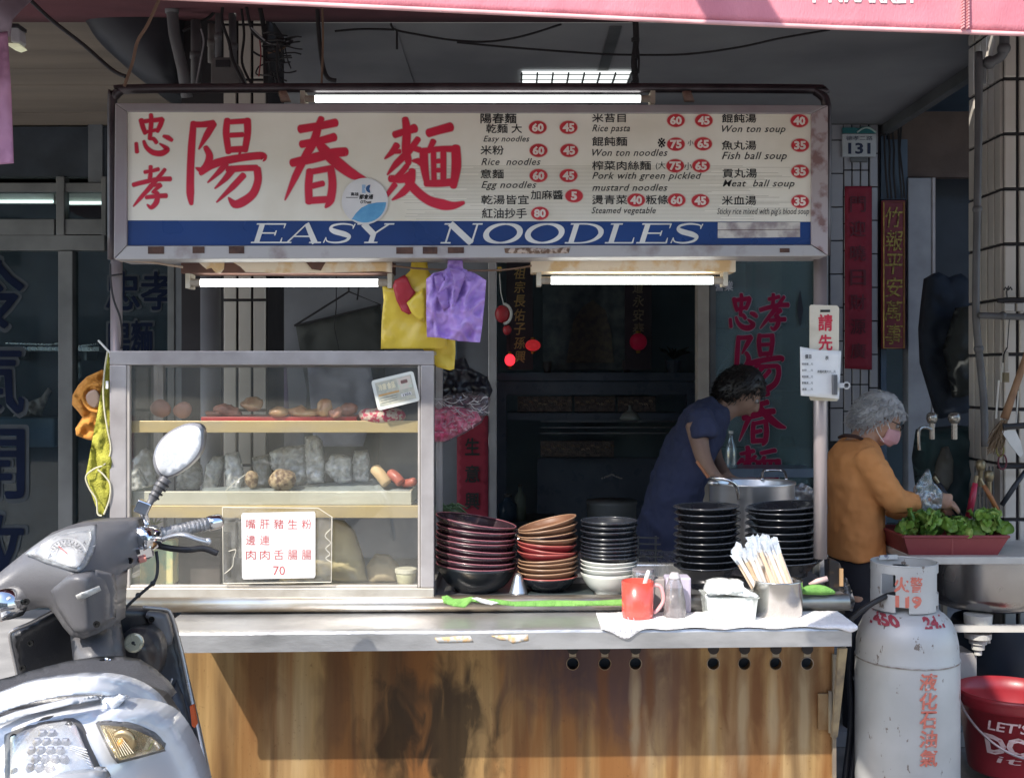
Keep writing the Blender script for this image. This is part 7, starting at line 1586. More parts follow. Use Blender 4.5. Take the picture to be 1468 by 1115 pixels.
    o = tag(sheet('plastic_scrap', [(1207, 838), (1214, 828), (1221, 846), (1226, 862), (1222, 876), (1210, 872)], .22, M('scrap_film', (.5, .5, .5), .4, col2=(.2, .2, .2), scale=30, bump=.8), None, step=3, thick=.02, wr=.05, wf=.15), 'crumpled pale plastic scrap behind the counter end', 'scrap')
    o = thing('oil_can', 'dark battered can and clip behind the right post foot', 'can', tuple(P(1200, 860, .12)))
    G().pprism([(1188, 800), (1204, 806), (1210, 822), (1212, 880), (1190, 872)], .12, .06).build('body', M('battered_black', (.03, .025, .022), .45, col2=(.12, .07, .03), scale=30, lo=.3, hi=.45), o, bevel=.004)
    G().pbox(1204, 1209, 815, 840, .11, .008).build('rust_clip', M('rust_clip', (.45, .28, .14), .5), o)
cylinder()
# ---------------------------------------------------------------- wash stand, tub of greens, bucket, tools
def shade_board():
    # unseen board added above the awning to throw shade on the gas cylinder
    t = thing('added_shade_board', 'added white board out of view above the awning, shading the gas cylinder', 'sign', (.1, -1.8, 2.75))
    G().box(.04, .16, -2.3, -1.42, 2.2, 3.3).build('panel', white_paint, t, bevel=.01)
    for z in (3.1,): G().box(.08, .12, -1.419, 1.1, z, z + .05).build('bracket', alu_grey, t)
shade_board()
def right_side():
    Y = .55
    st = M('sink_steel', (.50, .48, .46), .25, .95, col2=(.36, .34, .33), scale=3); wp = M('white_enamel', (.60, .58, .53), .45, col2=(.48, .46, .42), scale=8)
    t = thing('wash_stand', 'steel sink bowl in a pale framed stand right of the gas cylinder', 'sink', (P(1400, 0, Y).x, Y + .2, 0))
    x0 = P(1308, 0, Y).x; x1 = P(1560, 0, Y).x; za = P(0, 798, Y).z; zb = P(0, 809, Y).z
    G().box(x0, x1, Y, Y + .5, zb, za).build('rim_edge', wp, t, bevel=.004)
    G().tube(smooth3([P(1310, 803, Y), P(1318, 806, Y - .02), P(1326, 812, Y - .02), P(1334, 820, Y - .01)]), .010, 8).build('corner_bracket', wp, t)
    cxs = P(1420, 0, Y + .2).x; zc_ = zb - .001; Rs = .235
    prof = [(.03, -.205), (Rs * .7, -.2), (Rs * .93, -.18), (Rs, -.14), (Rs, 0)]
    G().lathe([(a, zc_ + b) for a, b in prof], (cxs, Y + .245, 0), 44).build('sink_bowl', st, t, smooth=True)
    G().pbox(1368, 1560, 897, 906, Y, .03).build('cross_bar', wp, t)
    for x in (1500,): G().pbox(x, x + 12, 810, 1260, Y, .03).build('leg', wp, t)
    G().pbox(1352, 1358, 812, 1200, Y + .45, .03).build('leg', wp, t)
    dc = P(1402, 0, Y + .06); wt = M('drain_white', (.55, .54, .50), .5, col2=(.42, .41, .38), scale=9)
    for (r, a, b) in ((.050, 880, 893), (.048, 906, 914), (.032, 914, 922), (.024, 922, 930), (.014, 930, 938)):
        G().lathe([(r, P(0, b, Y + .06).z), (r * 1.03, P(0, a, Y + .06).z)], (dc.x, dc.y, 0), 20, capt=True).build('drain_fitting', wt, t)
    G().pbox(1412, 1420, 914, 922, Y + .05, .02).build('drain_tap', wt, t)
    o = thing('white_canister', 'dirty white ribbed plastic canister below the sink stand', 'canister', tuple(P(1392, 1010, .62)))
    G().pprism([(1372, 936), (1396, 935), (1401, 941), (1401, 990), (1403, 996), (1372, 996)], .62, .12).build('body', M('dirty_white', (.42, .40, .38), .6, col2=(.32, .30, .29), scale=6), o, bevel=.006)
    G().pbox(1370, 1398, 996.5, 1040, .62, .12).build('base', M('dirty_white', (.42, .40, .38), .6), o, bevel=.004)
    for i in range(4): G().pbox(1380 + i * 4, 1381.5 + i * 4, 978, 988, .615, .005).build('rib', alu_grey, o)
    # planter tub with greens
    Yt = .60; rd = M('tub_maroon', (.27, .05, .055), .5, col2=(.22, .035, .04), scale=8)
    t = thing('maroon_tub', 'rectangular dull red plastic tub heaped with green leaves on the sink stand', 'tub', tuple(P(1368, 798, Yt)))
    g = G(); a = P(1304, 797.5, Yt); b = P(1428, 797.5, Yt); c = P(1293, 768, Yt); d = P(1443, 768, Yt); e = .26
    lo = [(a.x, Yt, a.z), (b.x, Yt, a.z), (b.x, Yt + e, a.z), (a.x, Yt + e, a.z)]; hi = [(c.x, Yt - .02, c.z), (d.x, Yt - .02, c.z), (d.x, Yt + e + .02, c.z), (c.x, Yt + e + .02, c.z)]
    g.add(lo + hi, [(3, 2, 1, 0)] + [(i, (i + 1) % 4, 4 + (i + 1) % 4, 4 + i) for i in range(4)]).build('tub_wall', rd, t, solid=.005, bevel=.002)
    G().tube([Vector(h) for h in hi] + [Vector(hi[0])], .006, 8).build('tub_rim', rd, t)
    G().tube([P(1365, 797, Yt - .002), P(1365, 770, Yt - .018)], .004, 6).build('mould_line', M('tub_line', (.36, .09, .09), .5), t)
    lm = M('lettuce_green', (.17, .32, .045), .5, col2=(.07, .17, .025), scale=20, lo=.3, hi=.6, sss=.05); lm2 = M('lettuce_light', (.34, .48, .11), .5, col2=(.17, .31, .05), scale=25, lo=.3, hi=.6)
    random.seed(4); gr = thing('green_leaves', 'heap of fresh green lettuce leaves in the red plastic tub', 'vegetables', tuple(P(1368, 768, Yt + .1)))
    for i in range(190):
        f = random.random(); x = 1292 + f * 150; ytop = 731 if 1305 < x < 1345 or 1392 < x < 1432 else 744
        y = random.uniform(ytop + 4, 768); Yl = Yt + random.uniform(-.02, .22); c = P(x, y, Yl); s_ = random.uniform(.022, .045)
        ax = Euler((random.uniform(-.9, .6), random.uniform(-.7, .7), random.uniform(-3, 3))).to_matrix(); g = G(); nu, nv = 6, 5
        for u in range(nu + 1):
            for v in range(nv + 1):
                uu = u / nu; vv = -1 + 2 * v / nv; w_ = sin(pi * min(.98, uu * .9 + .08)) * .75
                g.v.append(tuple(c + ax @ Vector((vv * w_ * s_, .25 * s_ * sin(vv * 6 + i) * uu + .12 * s_ * random.uniform(-1, 1), (uu - .3) * s_ * 1.6 - .3 * s_ * uu * uu))))
        for u in range(nu):
            for v in range(nv): q = u * (nv + 1) + v; g.f.append((q, q + 1, q + nv + 2, q + nv + 1))
        g.build('leaf', lm if i % 3 else lm2, gr, smooth=True)
    # bucket
    Yb = .38; k = S * (Yb + D) / D; c = P(1450, 0, Yb + .0); R = 74 * k; zt_ = P(0, 999, Yb - .1).z
    rb = M('bucket_red', (.32, .02, .03), .4, col2=(.25, .015, .022), scale=4, coat=.15)
    t = thing('red_bucket', 'red plastic bucket with worn pale lettering and a wire handle at the lower right', 'bucket', (c.x, Yb, .0))
    zb_ = .06; G().lathe([(R * .78, .05), (R * .80, .06), (R * .95, zt_ - .05), (R * .99, zt_ - .048), (R * .97, zt_ - .04), (R * 1.0, zt_ - .032), (R * .98, zt_ - .024), (R * 1.01, zt_ - .014), (R * 1.0, zt_), (R * .97, zt_), (R * .93, zt_ - .05), (R * .76, .07), (.001, .07)], (c.x, Yb, 0), 48).build('body', rb, t, smooth=True)
    def wb(x, zz):
        a = (x - c.x) / R; rr = (R * .80 + (R * .95 - R * .80) * (zz - .06) / (zt_ - .11)) + .002; return (c.x + rr * sin(a), Yb - rr * cos(a), zz)
    wl2 = M('worn_white', (.62, .45, .44), .6, col2=(.42, .05, .06), scale=60, lo=.32, hi=.42)
    text("LET'S", 1416, 1040, 62, 15, Yb - R, wl2, t, bold=.02, wrap=wb, shear=.15); text('DO', 1409, 1061, 74, 30, Yb - R, wl2, t, bold=.04, wrap=wb, shear=-.1); text('it', 1428, 1092, 40, 10, Yb - R, wl2, t, bold=.0, wrap=wb, shear=.1)
    hz = zt_ - .03; pts = [Vector((c.x - R * 1.02, Yb, hz))] + [Vector((c.x + R * 1.03 * cos(pi + pi * i / 12), Yb - R * 1.1 * sin(pi * i / 12), hz - .155 * sin(pi * i / 12))) for i in range(1, 12)] + [Vector((c.x + R * 1.02, Yb, hz))]
    G().tube(smooth3(pts), .0045, 8).build('handle', M('bucket_handle', (.50, .42, .42), .35, .5), t, smooth=True)
    o = tag(G().lathe([(.16, 0), (.19, .32), (.195, .33)], (P(1500, 0, 1.0).x, 1.0, .06), 24).build('far_red_bucket', M('deep_red', (.22, .02, .03), .5), smooth=True), 'second red bucket in shade behind the first', 'bucket')
    o = tag(G().lathe([(.17, 0), (.2, .25), (.21, .38), (.2, .40)], (P(1440, 0, 1.0).x - .02, .95, .06), 28).build('dark_basin', M('dark_blue_plastic', (.02, .03, .05), .4), smooth=True), 'dark blue plastic basin below the drain of the sink', 'basin')
    # tools standing behind the greens
    tl = ((([(1388, 742), (1394, 715), (1398, 692)], .84, .013, M('red_handle', (.45, .03, .07), .35), 'red handled tool standing in the greens', 'handle')), (([(1432, 735), (1420, 712), (1410, 695)], .84, .010, M('orange_handle', (.38, .15, .05), .5), 'orange brown wooden handle leaning right behind the greens', 'handle')),
          (([(1345, 738), (1352, 726), (1358, 717)], .8, .007, M('wood_stick', (.38, .2, .1), .6), 'short brown wooden stick above the greens beside the hands', 'handle')), (([(1382, 748), (1362, 720), (1345, 692)], .86, .012, M('black_handle', (.02, .025, .035), .5), 'black handle slanting down into the greens', 'handle')),
          (([(1436, 724), (1455, 696), (1475, 668)], .88, .010, M('black_handle', (.02, .025, .035), .5), 'black bar slanting up to the right edge', 'bar')))
    for pts, Y_, r, m, lab, nm in tl:
        q = [P(x, y, Y_) for x, y in pts]; o = thing('kitchen_tool', lab, 'tool', tuple(q[0])); G().tube(q, [r, r * 1.05, r * .8], 10).build('handle', m, o, smooth=True); G().tube([q[-1], q[-1] + (q[-1] - q[0]).normalized() * .03], r * .6, 8).build('ferrule', M('dull_brass', (.34, .28, .17), .4, .6), o)
    for (x, y, r, lab) in ((1336, 603, 8, 'dull chrome tap head with curved spout behind the woman\'s face'), (1368, 603, 9, 'round glass tap head right of the curved spout'), (1406, 671, 7, 'brass tap head above the red handle'), (1418, 686, 7, 'yellowish tap lever beside the brass tap head')):
        o = thing('tap', lab, 'tap', tuple(P(x, y + 10, .95))); m = M('tap_dull', (.42, .40, .36), .25, .7) if y < 620 else M('dull_brass', (.34, .28, .17), .4, .6); k = S * (.95 + D) / D
        G().lathe([(r * k * .7, -.01), (r * k, .008), (r * k * .9, .026), (r * k * .5, .034)], P(x, y, .95), 14, capt=True).build('knob', m, o, smooth=True); G().tube([P(x, y + 3, .95), P(x, y + 26, .96)], r * k * .5, 8).build('stem', m, o)
        if x == 1336: G().tube(smooth3([P(1336, 616, .95), P(1326, 612, .94), P(1318, 616, .93), P(1317, 632, .93), P(1318, 645, .93)]), .007, 8).build('spout', m, o)
    # grill of wires behind tools
    g = G()
    for i in range(6): g.tube([P(1398 + i * 5, 668, .98), P(1396 + i * 6, 745, .96)], .003, 5)
    tag(g.build('wire_basket', M('basket_wire', (.16, .17, .17), .3, .6)), 'open wire basket standing behind the red handled tool', 'basket')
    # teal and dark sheets, cloths behind
    tag(sheet('hanging_cloth', [(1352, 642), (1360, 640), (1367, 660), (1366, 690), (1356, 706), (1340, 686), (1344, 664)], 1.15, M('drab_cloth', (.16, .16, .13), .9, col2=(.10, .10, .085), scale=8), None, step=5, thick=.02, puff=.03, wr=.03), 'drab grey green cloth hanging behind the woman\'s hands', 'cloth')
    tag(sheet('teal_bin', [(1336, 618), (1400, 612), (1418, 640), (1412, 745), (1340, 745), (1330, 660)], 1.3, M('teal_dark', (.03, .075, .075), .6, col2=(.02, .045, .05), scale=6), None, step=9, thick=.2, puff=.08, puff_px=18, wr=.03), 'dark teal plastic bin behind the tools', 'bin')
    tag(sheet('dark_coat', [(1332, 398), (1346, 390), (1362, 398), (1378, 392), (1392, 402), (1398, 440), (1396, 520), (1392, 590), (1350, 600), (1338, 560), (1326, 520), (1324, 470), (1328, 430)], 2.3, M('coat_navy', (.015, .024, .042), .85, col2=(.01, .015, .025), scale=5), None, step=8, thick=.08, puff=.05, puff_px=14, wr=.03, wf=.06), 'dark navy coat hanging in the doorway behind the woman', 'coat')
    tag(sheet('shelf_bundle', [(1380, 440), (1404, 436), (1416, 470), (1418, 560), (1376, 570), (1362, 500)], 2.1, M('bundle_dark', (.03, .035, .036), .8), None, step=8, thick=.1, puff=.06, wr=.06), 'dark bundle of bags hanging beside the navy coat', 'bundle')
    o = tag(G().pprism([(1406, 420), (1410, 414), (1424, 416), (1427, 422)], 1.2, .05).build('bin_cover', M('dim_red', (.28, .03, .035), .5)), 'small dim red lid on top of the grey bin by the tiled column', 'lid')
    o = tag(G().pprism([(1404, 424), (1426, 424), (1430, 520), (1406, 520)], 1.2, .1).build('grey_bin', M('bin_grey', (.06, .065, .075), .6), bevel=.005), 'tall narrow grey bin under the red lid', 'bin')
    # pipes by the column
    pg = M('drain_pipe', (.13, .13, .135), .5, col2=(.085, .085, .09), scale=8)
    for pts, r, lab in (([(1403, 75, .93), (1403, 160, .93), (1401, 300, .93), (1399, 440, .93), (1403, 500, .95), (1410, 570, .97), (1412, 640, .97)], .015, 'long grey drain pipe running down the left side of the tiled column'), ([(1403, 452, .90), (1430, 453, .90), (1450, 454, .90), (1500, 454, .90)], .013, 'grey pipe branching right across the tiled column'),
                        ([(1440, 48, .90), (1439, 70, .90), (1434, 82, .91), (1418, 90, .93), (1408, 96, .95), (1406, 120, .96)], .020, 'dark bent downpipe at the top of the tiled column')):
        q = [P(*p) for p in pts]; o = thing('pipe', lab, 'pipe', tuple(q[-1])); G().tube(smooth3(q), r, 12).build('tube', pg, o, smooth=True)
        for f in (.35, .7): v = q[0].lerp(q[-1], f) if len(q) < 5 else q[int(f * (len(q) - 1))]; G().ball(v, r * 1.35, 10, 8).build('joint', pg, o, smooth=True)
    o = thing('clothes_rail', 'black wire rail with a white tin and a sprig crossing the tiled column', 'rail', tuple(P(1450, 430, .88)))
    G().tube([P(1430, 431, .9), P(1480, 431, .9)], .009, 8).build('bar', wire_black, o); G().tube([P(1444, 430, .9), P(1443, 418, .89), P(1446, 410, .89)], .003, 5).build('twig', wire_black, o)
    for s_ in (-1, 1): G().tube([P(1445, 416, .89), P(1445 + s_ * 4, 412, .89), P(1445 + s_ * 6, 416, .89)], .004, 5, flat=.3).build('twig_leaf', wire_black, o)
    G().pbox(1440, 1455, 435, 446, .88, .03).build('tin', M('tin_white', (.45, .43, .40), .5), o, bevel=.004); G().pbox(1458, 1468, 434, 446, .88, .03).build('tin', M('tin_white', (.45, .43, .40), .5), o, bevel=.004)
    # hanging tool, broom, cleaver, tape loop
    o = thing('gas_lighter', 'white handled tool hanging on a cord before the tiled column', 'tool', tuple(P(1443, 545, .85)))
    G().tube([P(1447, 458, .86), P(1444, 498, .86)], .002, 4).build('cord', wire_black, o); G().tube(smooth3([P(1444, 498, .86), P(1439, 508, .86), P(1438, 520, .86)]), .003, 5).build('hook', wire_black, o)
    G().pprism([(1441, 505), (1446, 503), (1446, 532), (1440, 534)], .86, .02).build('handle', M('dirty_cream', (.45, .42, .36), .5), o, bevel=.002); G().pprism([(1436, 530), (1439, 505), (1440, 535), (1437, 548), (1435, 548)], .87, .01).build('blade', white_paint, o); G().pbox(1440, 1447, 534, 548, .85, .025).build('nozzle', M('dull_brass', (.34, .28, .17), .4, .6), o)
    o = thing('broom', 'straw broom with brown wooden handle slanting across the right edge', 'broom', tuple(P(1422, 650, .8)))
    G().tube([P(1490, 455, .8), P(1468, 520, .8), P(1452, 565, .8), P(1440, 600, .8)], [.013, .0135, .014, .017], 10).build('handle', M('broom_wood', (.30, .17, .09), .6, col2=(.2, .11, .06), scale=10, stretch=(3, 3, 1)), o, smooth=True)
    g = G(); random.seed(3)
    for i in range(140):
        a = P(1440 + random.uniform(-5, 5), 602, .8 + random.uniform(-.02, .02)); b_ = P(1424 + random.uniform(-9, 12), 645 + random.uniform(-18, 8), .8 + random.uniform(-.04, .04)); g.tube([a, a.lerp(b_, .5) + Vector((random.uniform(-.008, .008), 0, 0)), b_], [.002, .002, .001], 3, cap=False)
    g.build('bristles', M('straw', (.22, .15, .09), .9), o)['kind'] = 'stuff'
    o = thing('cleaver', 'pale triangular blade with dark handle hanging at the right edge', 'knife', tuple(P(1450, 655, .78)))
    G().pprism([(1435, 617), (1456, 617), (1463, 632), (1467, 650), (1463, 656), (1450, 640)], .78, .004).build('blade', M('pale_blade', (.72, .72, .70), .35, .3), o); G().tube([P(1437, 612, .78), P(1480, 609, .78)], .012, 8).build('handle', black_rubber, o)
    o = thing('scissors', 'dark red scissors hanging by the tiled column under the broom', 'scissors', tuple(P(1437, 670, .82)))
    for (x, y, r, m) in ((1434, 645, 5, M('olive_wire', (.25, .25, .05), .5)), (1437, 662, 6, M('scissor_red', (.12, .02, .035), .4))): G().tube([P(x + r * cos(a), y + r * 1.8 * sin(a), .82) for a in [2 * pi * i / 16 for i in range(17)]], .0035, 6).build('loop', m, o)
    tag(G().tube([P(1430, 669, .9), P(1500, 669, .9)], .008, 8).build('black_rod', wire_black), 'thin black horizontal rod across the tiled column below the cleaver', 'rod')
    tag(G().tube([P(1432, 545, .84), P(1428, 600, .84)], .004, 6).build('white_rod', white_paint), 'thin white rod left of the broom', 'rod')
    tag(G().tube([P(1460, 560, .84), P(1456, 615, .84)], .003, 6).build('hanging_string', white_paint), 'thin white cord right of the broom handle', 'cord')
right_side()
# ---------------------------------------------------------------- motor scooter
def scooter():
    gp = M('scooter_grey_plastic', (.125, .122, .128), .40, col2=(.10, .098, .104), scale=5, bump=.12, bscale=420); bk = M('scooter_black_plastic', (.030, .030, .034), .35, col2=(.02, .02, .024), scale=8, bump=.1, bscale=300)
    sv = M('scooter_silver', (.70, .71, .73), .26, .2, col2=(.60, .625, .67), scale=2, coat=.5, rvar=0); svd = M('scooter_silver_trim', (.50, .51, .53), .3, .4, coat=.3)
    t = thing('motor_scooter', 'parked silver scooter seen from behind with grey handlebar cover and round mirror', 'scooter', (-.95, -1.2, 0))
    # leg shield behind the bars
    fs = tps([(15, 908, -1.02), (80, 875, -1.0), (160, 868, -.86), (240, 874, -.76), (300, 1125, -.86), (150, 1125, -.95), (20, 1125, -1.08), (150, 980, -.84)])
    sheet('leg_shield', [(14, 912), (20, 904), (45, 893), (78, 876), (110, 866), (160, 868), (205, 871), (236, 873), (244, 879), (251, 900), (260, 935), (272, 990), (284, 1045), (300, 1125), (306, 1180), (20, 1180), (28, 1000), (24, 965)], fs, bk, t, step=8, thick=.02, puff=.015, puff_px=7)
    G().tube(smooth3([P(x, y, fs(x, y) - .006) for x, y in [(205, 870), (236, 873), (244, 879), (251, 900), (260, 935), (272, 990), (284, 1045), (300, 1125), (306, 1180)]]), .0045, 8).build('shield_edge', M('edge_bright', (.45, .43, .42), .25, .5), t, smooth=True)
    G().tube(smooth3([P(x, y, fs(x, y) - .006) for x, y in [(80, 874), (45, 892), (20, 903), (14, 912), (20, 945), (28, 985)]]), .004, 8).build('shield_edge', M('edge_bright', (.45, .43, .42), .25, .5), t, smooth=True)
    sheet('outer_fairing', [(238, 876), (246, 884), (256, 920), (270, 980), (286, 1050), (303, 1130), (308, 1180), (290, 1180), (280, 1100), (262, 1010), (250, 950), (240, 905)], lambda x, y: fs(x, y) + .045, sv, t, step=7, thick=.02)
    f2 = lambda x, y: fs(x, y) - .02
    sheet('upper_corner_panel', smoothpoly([(203, 876), (235, 878), (241, 888), (248, 922), (236, 928), (222, 905)], 1), f2, gp, t, step=5, thick=.02, puff=.008, puff_px=5)
    sheet('side_pocket', [(252, 975), (262, 1000), (275, 1050), (282, 1125), (215, 1125), (225, 1030), (238, 1000)], f2, bk, t, step=7, thick=.02, puff=.012, puff_px=8)
    G().tube(smooth3([P(247, 972, -.83), P(240, 988, -.835), P(233, 998, -.84), P(226, 1002, -.84)]), .0028, 8).build('pocket_highlight', M('edge_bright', (.45, .43, .42), .25, .5), t, smooth=True)  # bright tube stands in for the highlight along the pocket edge
    sheet('key_pod', smoothpoly([(165, 928), (176, 905), (200, 898), (222, 906), (232, 930), (228, 962), (212, 985), (186, 980), (170, 955)], 2), tps([(165, 928, -.86), (200, 925, -.95), (232, 935, -.86), (200, 975, -.90), (195, 900, -.86)]), bk, t, step=5, thick=.05, puff=.03, puff_px=12, lap=6)
    kc = P(193, 921, -.972); R3 = Matrix.Rotation(radians(78), 3, 'X')
    k1 = G().lathe([(.0225, 0), (.0225, .008), (.018, .010)], kc, 24, R3, capt=True).build('ignition_lock', M('lock_nickel', (.48, .46, .34), .3, .6), t)
    G().lathe([(.004, .0102), (.004, .012)], kc, 12, R3, capt=True).build('key_slot', ink, k1); G().tube([kc + Vector((0, -.0115, .001)), kc + Vector((.006, -.0118, -.0025))], .0018, 5).build('key_slot', ink, k1)
    G().pprism([(272, 1012), (277, 1010), (282, 1038), (279, 1043), (275, 1040)], -.875, .012).build('side_reflector', M('reflector_red', (.55, .10, .03), .2), t)
    sm_ = M('screw_black', (.02, .02, .02), .3, .5)
    for (x, y, Y_) in ((44, 921, -1.05), (33, 957, -1.06), (218, 887, -.835), (281, 1068, -.89), (187, 803, -.925), (38, 862, -1.16), (139, 894, -1.20)):
        G().lathe([(.0075, 0), (.0075, .003), (.004, .003), (.003, -.001)], P(x, y, Y_), 14, Matrix.Rotation(pi / 2, 3, 'X'), capt=True).build('screw', sm_, t)
    # steering column cover below the pod
    sheet('column_cover', [(100, 905), (122, 912), (160, 896), (166, 930), (172, 985), (112, 990), (104, 940)], tps([(100, 905, -1.02), (160, 896, -.98), (172, 985, -1.0), (112, 990, -1.06), (135, 940, -1.1)]), gp, t, step=6, thick=.06, puff=.03, puff_px=12)
    # handlebar cover
    fh = tps([(0, 855, -1.12), (40, 800, -1.10), (40, 870, -1.10), (112, 752, -1.00), (110, 790, -1.12), (105, 830, -1.17), (160, 790, -1.0), (198, 755, -.86), (203, 800, -.86), (160, 850, -1.08), (110, 905, -1.12), (75, 860, -1.12)])
    cov = [(-28, 838), (0, 820), (22, 802), (45, 784), (75, 763), (98, 754), (118, 750), (140, 749), (192, 747), (197, 760), (202, 785), (205, 804), (190, 813), (164, 825), (162, 850), (160, 897), (140, 908), (120, 915), (102, 912), (90, 898), (78, 880), (70, 871), (56, 871), (30, 878), (10, 884), (-20, 886)]
    sheet('handlebar_cover', cov, fh, gp, t, step=5, thick=.09, puff=.035, puff_px=11, lap=4)
    sheet('lower_cowl', [(72, 846), (98, 824), (128, 822), (152, 828), (157, 850), (155, 892), (138, 903), (121, 909), (106, 906), (95, 893), (82, 872)], lambda x, y: fh(x, y) - .012 - .03 * max(0, 1 - abs(x - 125) / 50), gp, t, step=5, thick=.05, puff=.014, puff_px=7)
    sheet('silver_decal', [(108, 853), (142, 839), (145, 846), (117, 860), (111, 859)], lambda x, y: fh(x, y) - .048 + .0, M('decal_silver', (.62, .61, .58), .3, .3), t, step=4, thick=.001)
    # instrument cluster
    cl = [(36, 794), (48, 783), (66, 770), (90, 760), (112, 756), (134, 753), (136, 772), (130, 792), (121, 812), (113, 820), (98, 817), (64, 807)]
    fc = lambda x, y: fh(x, y) - .010
    b = sheet('cluster_rim', cl, fc, svd, t, step=5, thick=.02, puff=.006, puff_px=4)
    inn = [(43, 794), (58, 780), (84, 766), (110, 760), (130, 758), (131, 772), (125, 790), (116, 808), (110, 814), (96, 811), (66, 802)]
    sheet('dial_face', inn, lambda x, y: fh(x, y) - .0135, M('dial_pale', (.50, .50, .49), .4, col2=(.30, .30, .31), scale=30, lo=.35, hi=.6), b, step=5, thick=.003)
    dk = M('dial_marks', (.10, .10, .11), .5); wr_ = M('dial_ring', (.70, .70, .68), .3)
    for rr, m_ in ((27, wr_), (15, wr_)):
        G().tube([P(96 + rr * cos(a), 793 + rr * .80 * sin(a), fh(96 + rr * cos(a), 793 + rr * .8 * sin(a)) - .016) for a in [pi * 1.02 + pi * .95 * i / 20 for i in range(21)]], .0012, 5).build('dial_arc', m_, b)
    for i in range(13):
        a = pi * 1.05 + pi * .9 * i / 12; q = [P(96 + r_ * cos(a), 793 + r_ * .8 * sin(a), fh(96, 785) - .018) for r_ in (20, 24)]; G().tube(q, .0009, 4).build('tick', dk, b)
    for i, s_ in enumerate(('0', '20', '40', '60', '80', '100', '120')):
        a = pi * 1.05 + pi * .9 * i / 6; text(s_, 96 + 17.5 * cos(a) - 2.5, 793 + 14 * sin(a) - 1.8, 5, 3.6, fh(96, 785) - .018, dk, b)
    text('km/h', 90, 795, 11, 4, fh(96, 795) - .018, dk, b)
    G().tube([P(96, 793, fh(96, 793) - .018), P(84, 783, fh(84, 783) - .018)], .0012, 5).build('needle', M('needle_red', (.5, .03, .02), .4), b)
    for (x, y) in ((121, 779), (72, 797)): G().flat([(x - 4, y + 3), (x + 4, y + 2), (x, y - 4)], fh(x, y) - .016).build('indicator', dk, b)
    sheet('cluster_lens', inn, lambda x, y: fh(x, y) - .0195, film('lens_clear', (.96, .96, .96), .10, rough=.12, body=.14, bodycol=(.8, .8, .8)), b, step=6, thick=.001)
    # right switch block, grip, lever
    def barset(c0, c1, ge, right=True):
        ax = (c1 - c0).normalized()
        s1 = G().tube([c0, c0 + (c1 - c0) * .15, c1 - (c1 - c0) * .2, c1], [.031, .034, .033, .028], 20).build('switch_housing', chrome, t, smooth=True)
        m = (c0 + c1) / 2; up = Vector((0, 0, 1))
        G().box(m.x - .021, m.x + .021, m.y - .036, m.y - .004, m.z - .046, m.z - .012, rot=(.25, -.2, .35)).build('switch_block', chrome, t, bevel=.005)
        G().box(m.x - .016, m.x - .002, m.y - .044, m.y - .034, m.z - .034, m.z - .020, rot=(.25, -.2, .35)).build('rocker_switch', black_plastic, t, bevel=.002)
        G().box(m.x - .005, m.x + .014, m.y - .044, m.y - .032, m.z - .053, m.z - .041, rot=(.25, -.25, .35)).build('starter_button', M('button_pink', (.66, .26, .20), .35), t, bevel=.003)
        return ax
    c0 = P(196, 775, -.86); c1 = P(222, 768, -.80); ge = P(318, 746, -.70)
    barset(c0, c1, ge)
    d = (ge - c1).normalized(); gm = M('grip_rubber', (.42, .42, .43), .3, .3, col2=(.28, .28, .29), scale=30, bump=.5, bscale=150)
    q = [c1.lerp(ge, f) for f in (0, .04, .06, .12, .14, .2, .78)]
    G().tube(q, [.026, .027, .018, .020, .016, .0165, .0165], 18).build('grip', gm, t, smooth=True)
    for i in range(9): f = .24 + i * .058; p = c1.lerp(ge, f); G().tube([p, p + d * .004], .0176, 16).build('grip_ridge', gm, t)
    p = c1.lerp(ge, .785); G().tube([p, p + d * .006, p + d * .03, ge], [.0185, .0195, .0195, .0155], 18).build('bar_end', chrome, t, smooth=True)
    G().tube([c1 - d * .03, ge - d * .02], .010, 10).build('handlebar', chrome, t)
    lv = smooth3([P(228, 776, -.80), P(242, 769, -.83), P(262, 766, -.85), (P(282, 772, -.84)), P(298, 776, -.82)])
    G().tube(lv, [(.0055, .009)] * (len(lv) - 1) + [(.005, .007)], 10).build('brake_lever', M('lever_alloy', (.60, .62, .66), .25, .7), t, smooth=True); G().ball(lv[-1], .0095, 12, 8).build('lever_ball', M('lever_alloy', (.60, .62, .66), .25, .7), t, smooth=True)
    G().tube(smooth3([P(226, 782, -.80), P(246, 786, -.80), P(270, 788, -.80), P(292, 786, -.78), P(312, 793, -.77)]), [(.008, .006)] * 21, 8).build('lever_guard', bk, t, smooth=True)
    G().tube(smooth3([P(224, 790, -.82), P(226, 812, -.83), P(222, 832, -.84), P(205, 848, -.85), P(185, 866, -.86), P(164, 890, -.88), P(160, 915, -.9)]), .0042, 8).build('brake_cable', black_rubber, t, smooth=True)
    for (x, y) in ((219, 836), (198, 853)): G().ball(P(x, y, -.845), .007, 10, 6).build('cable_clip', black_rubber, t)
    # left switch block at the picture edge
    c0 = P(22, 862, -1.14); c1 = P(-14, 872, -1.20); G().tube([c0 + (c0 - c1) * .1, c0, c1], [.030, .036, .033], 20).build('switch_housing', chrome, t, smooth=True); G().box(c0.x - .03, c0.x + .0, c0.y - .045, c0.y - .02, c0.z - .030, c0.z - .008, rot=(.2, .2, 0)).build('switch_block', chrome, t, bevel=.004)
    G().box(c0.x - .018, c0.x - .006, c0.y - .052, c0.y - .044, c0.z - .034, c0.z - .022).build('starter_button', M('button_pink', (.66, .26, .20), .35), t, bevel=.003)
    ge2 = P(-120, 890, -1.32); G().tube([c1, c1.lerp(ge2, .1), ge2], [.026, .017, .017], 16).build('grip', gm, t, smooth=True)
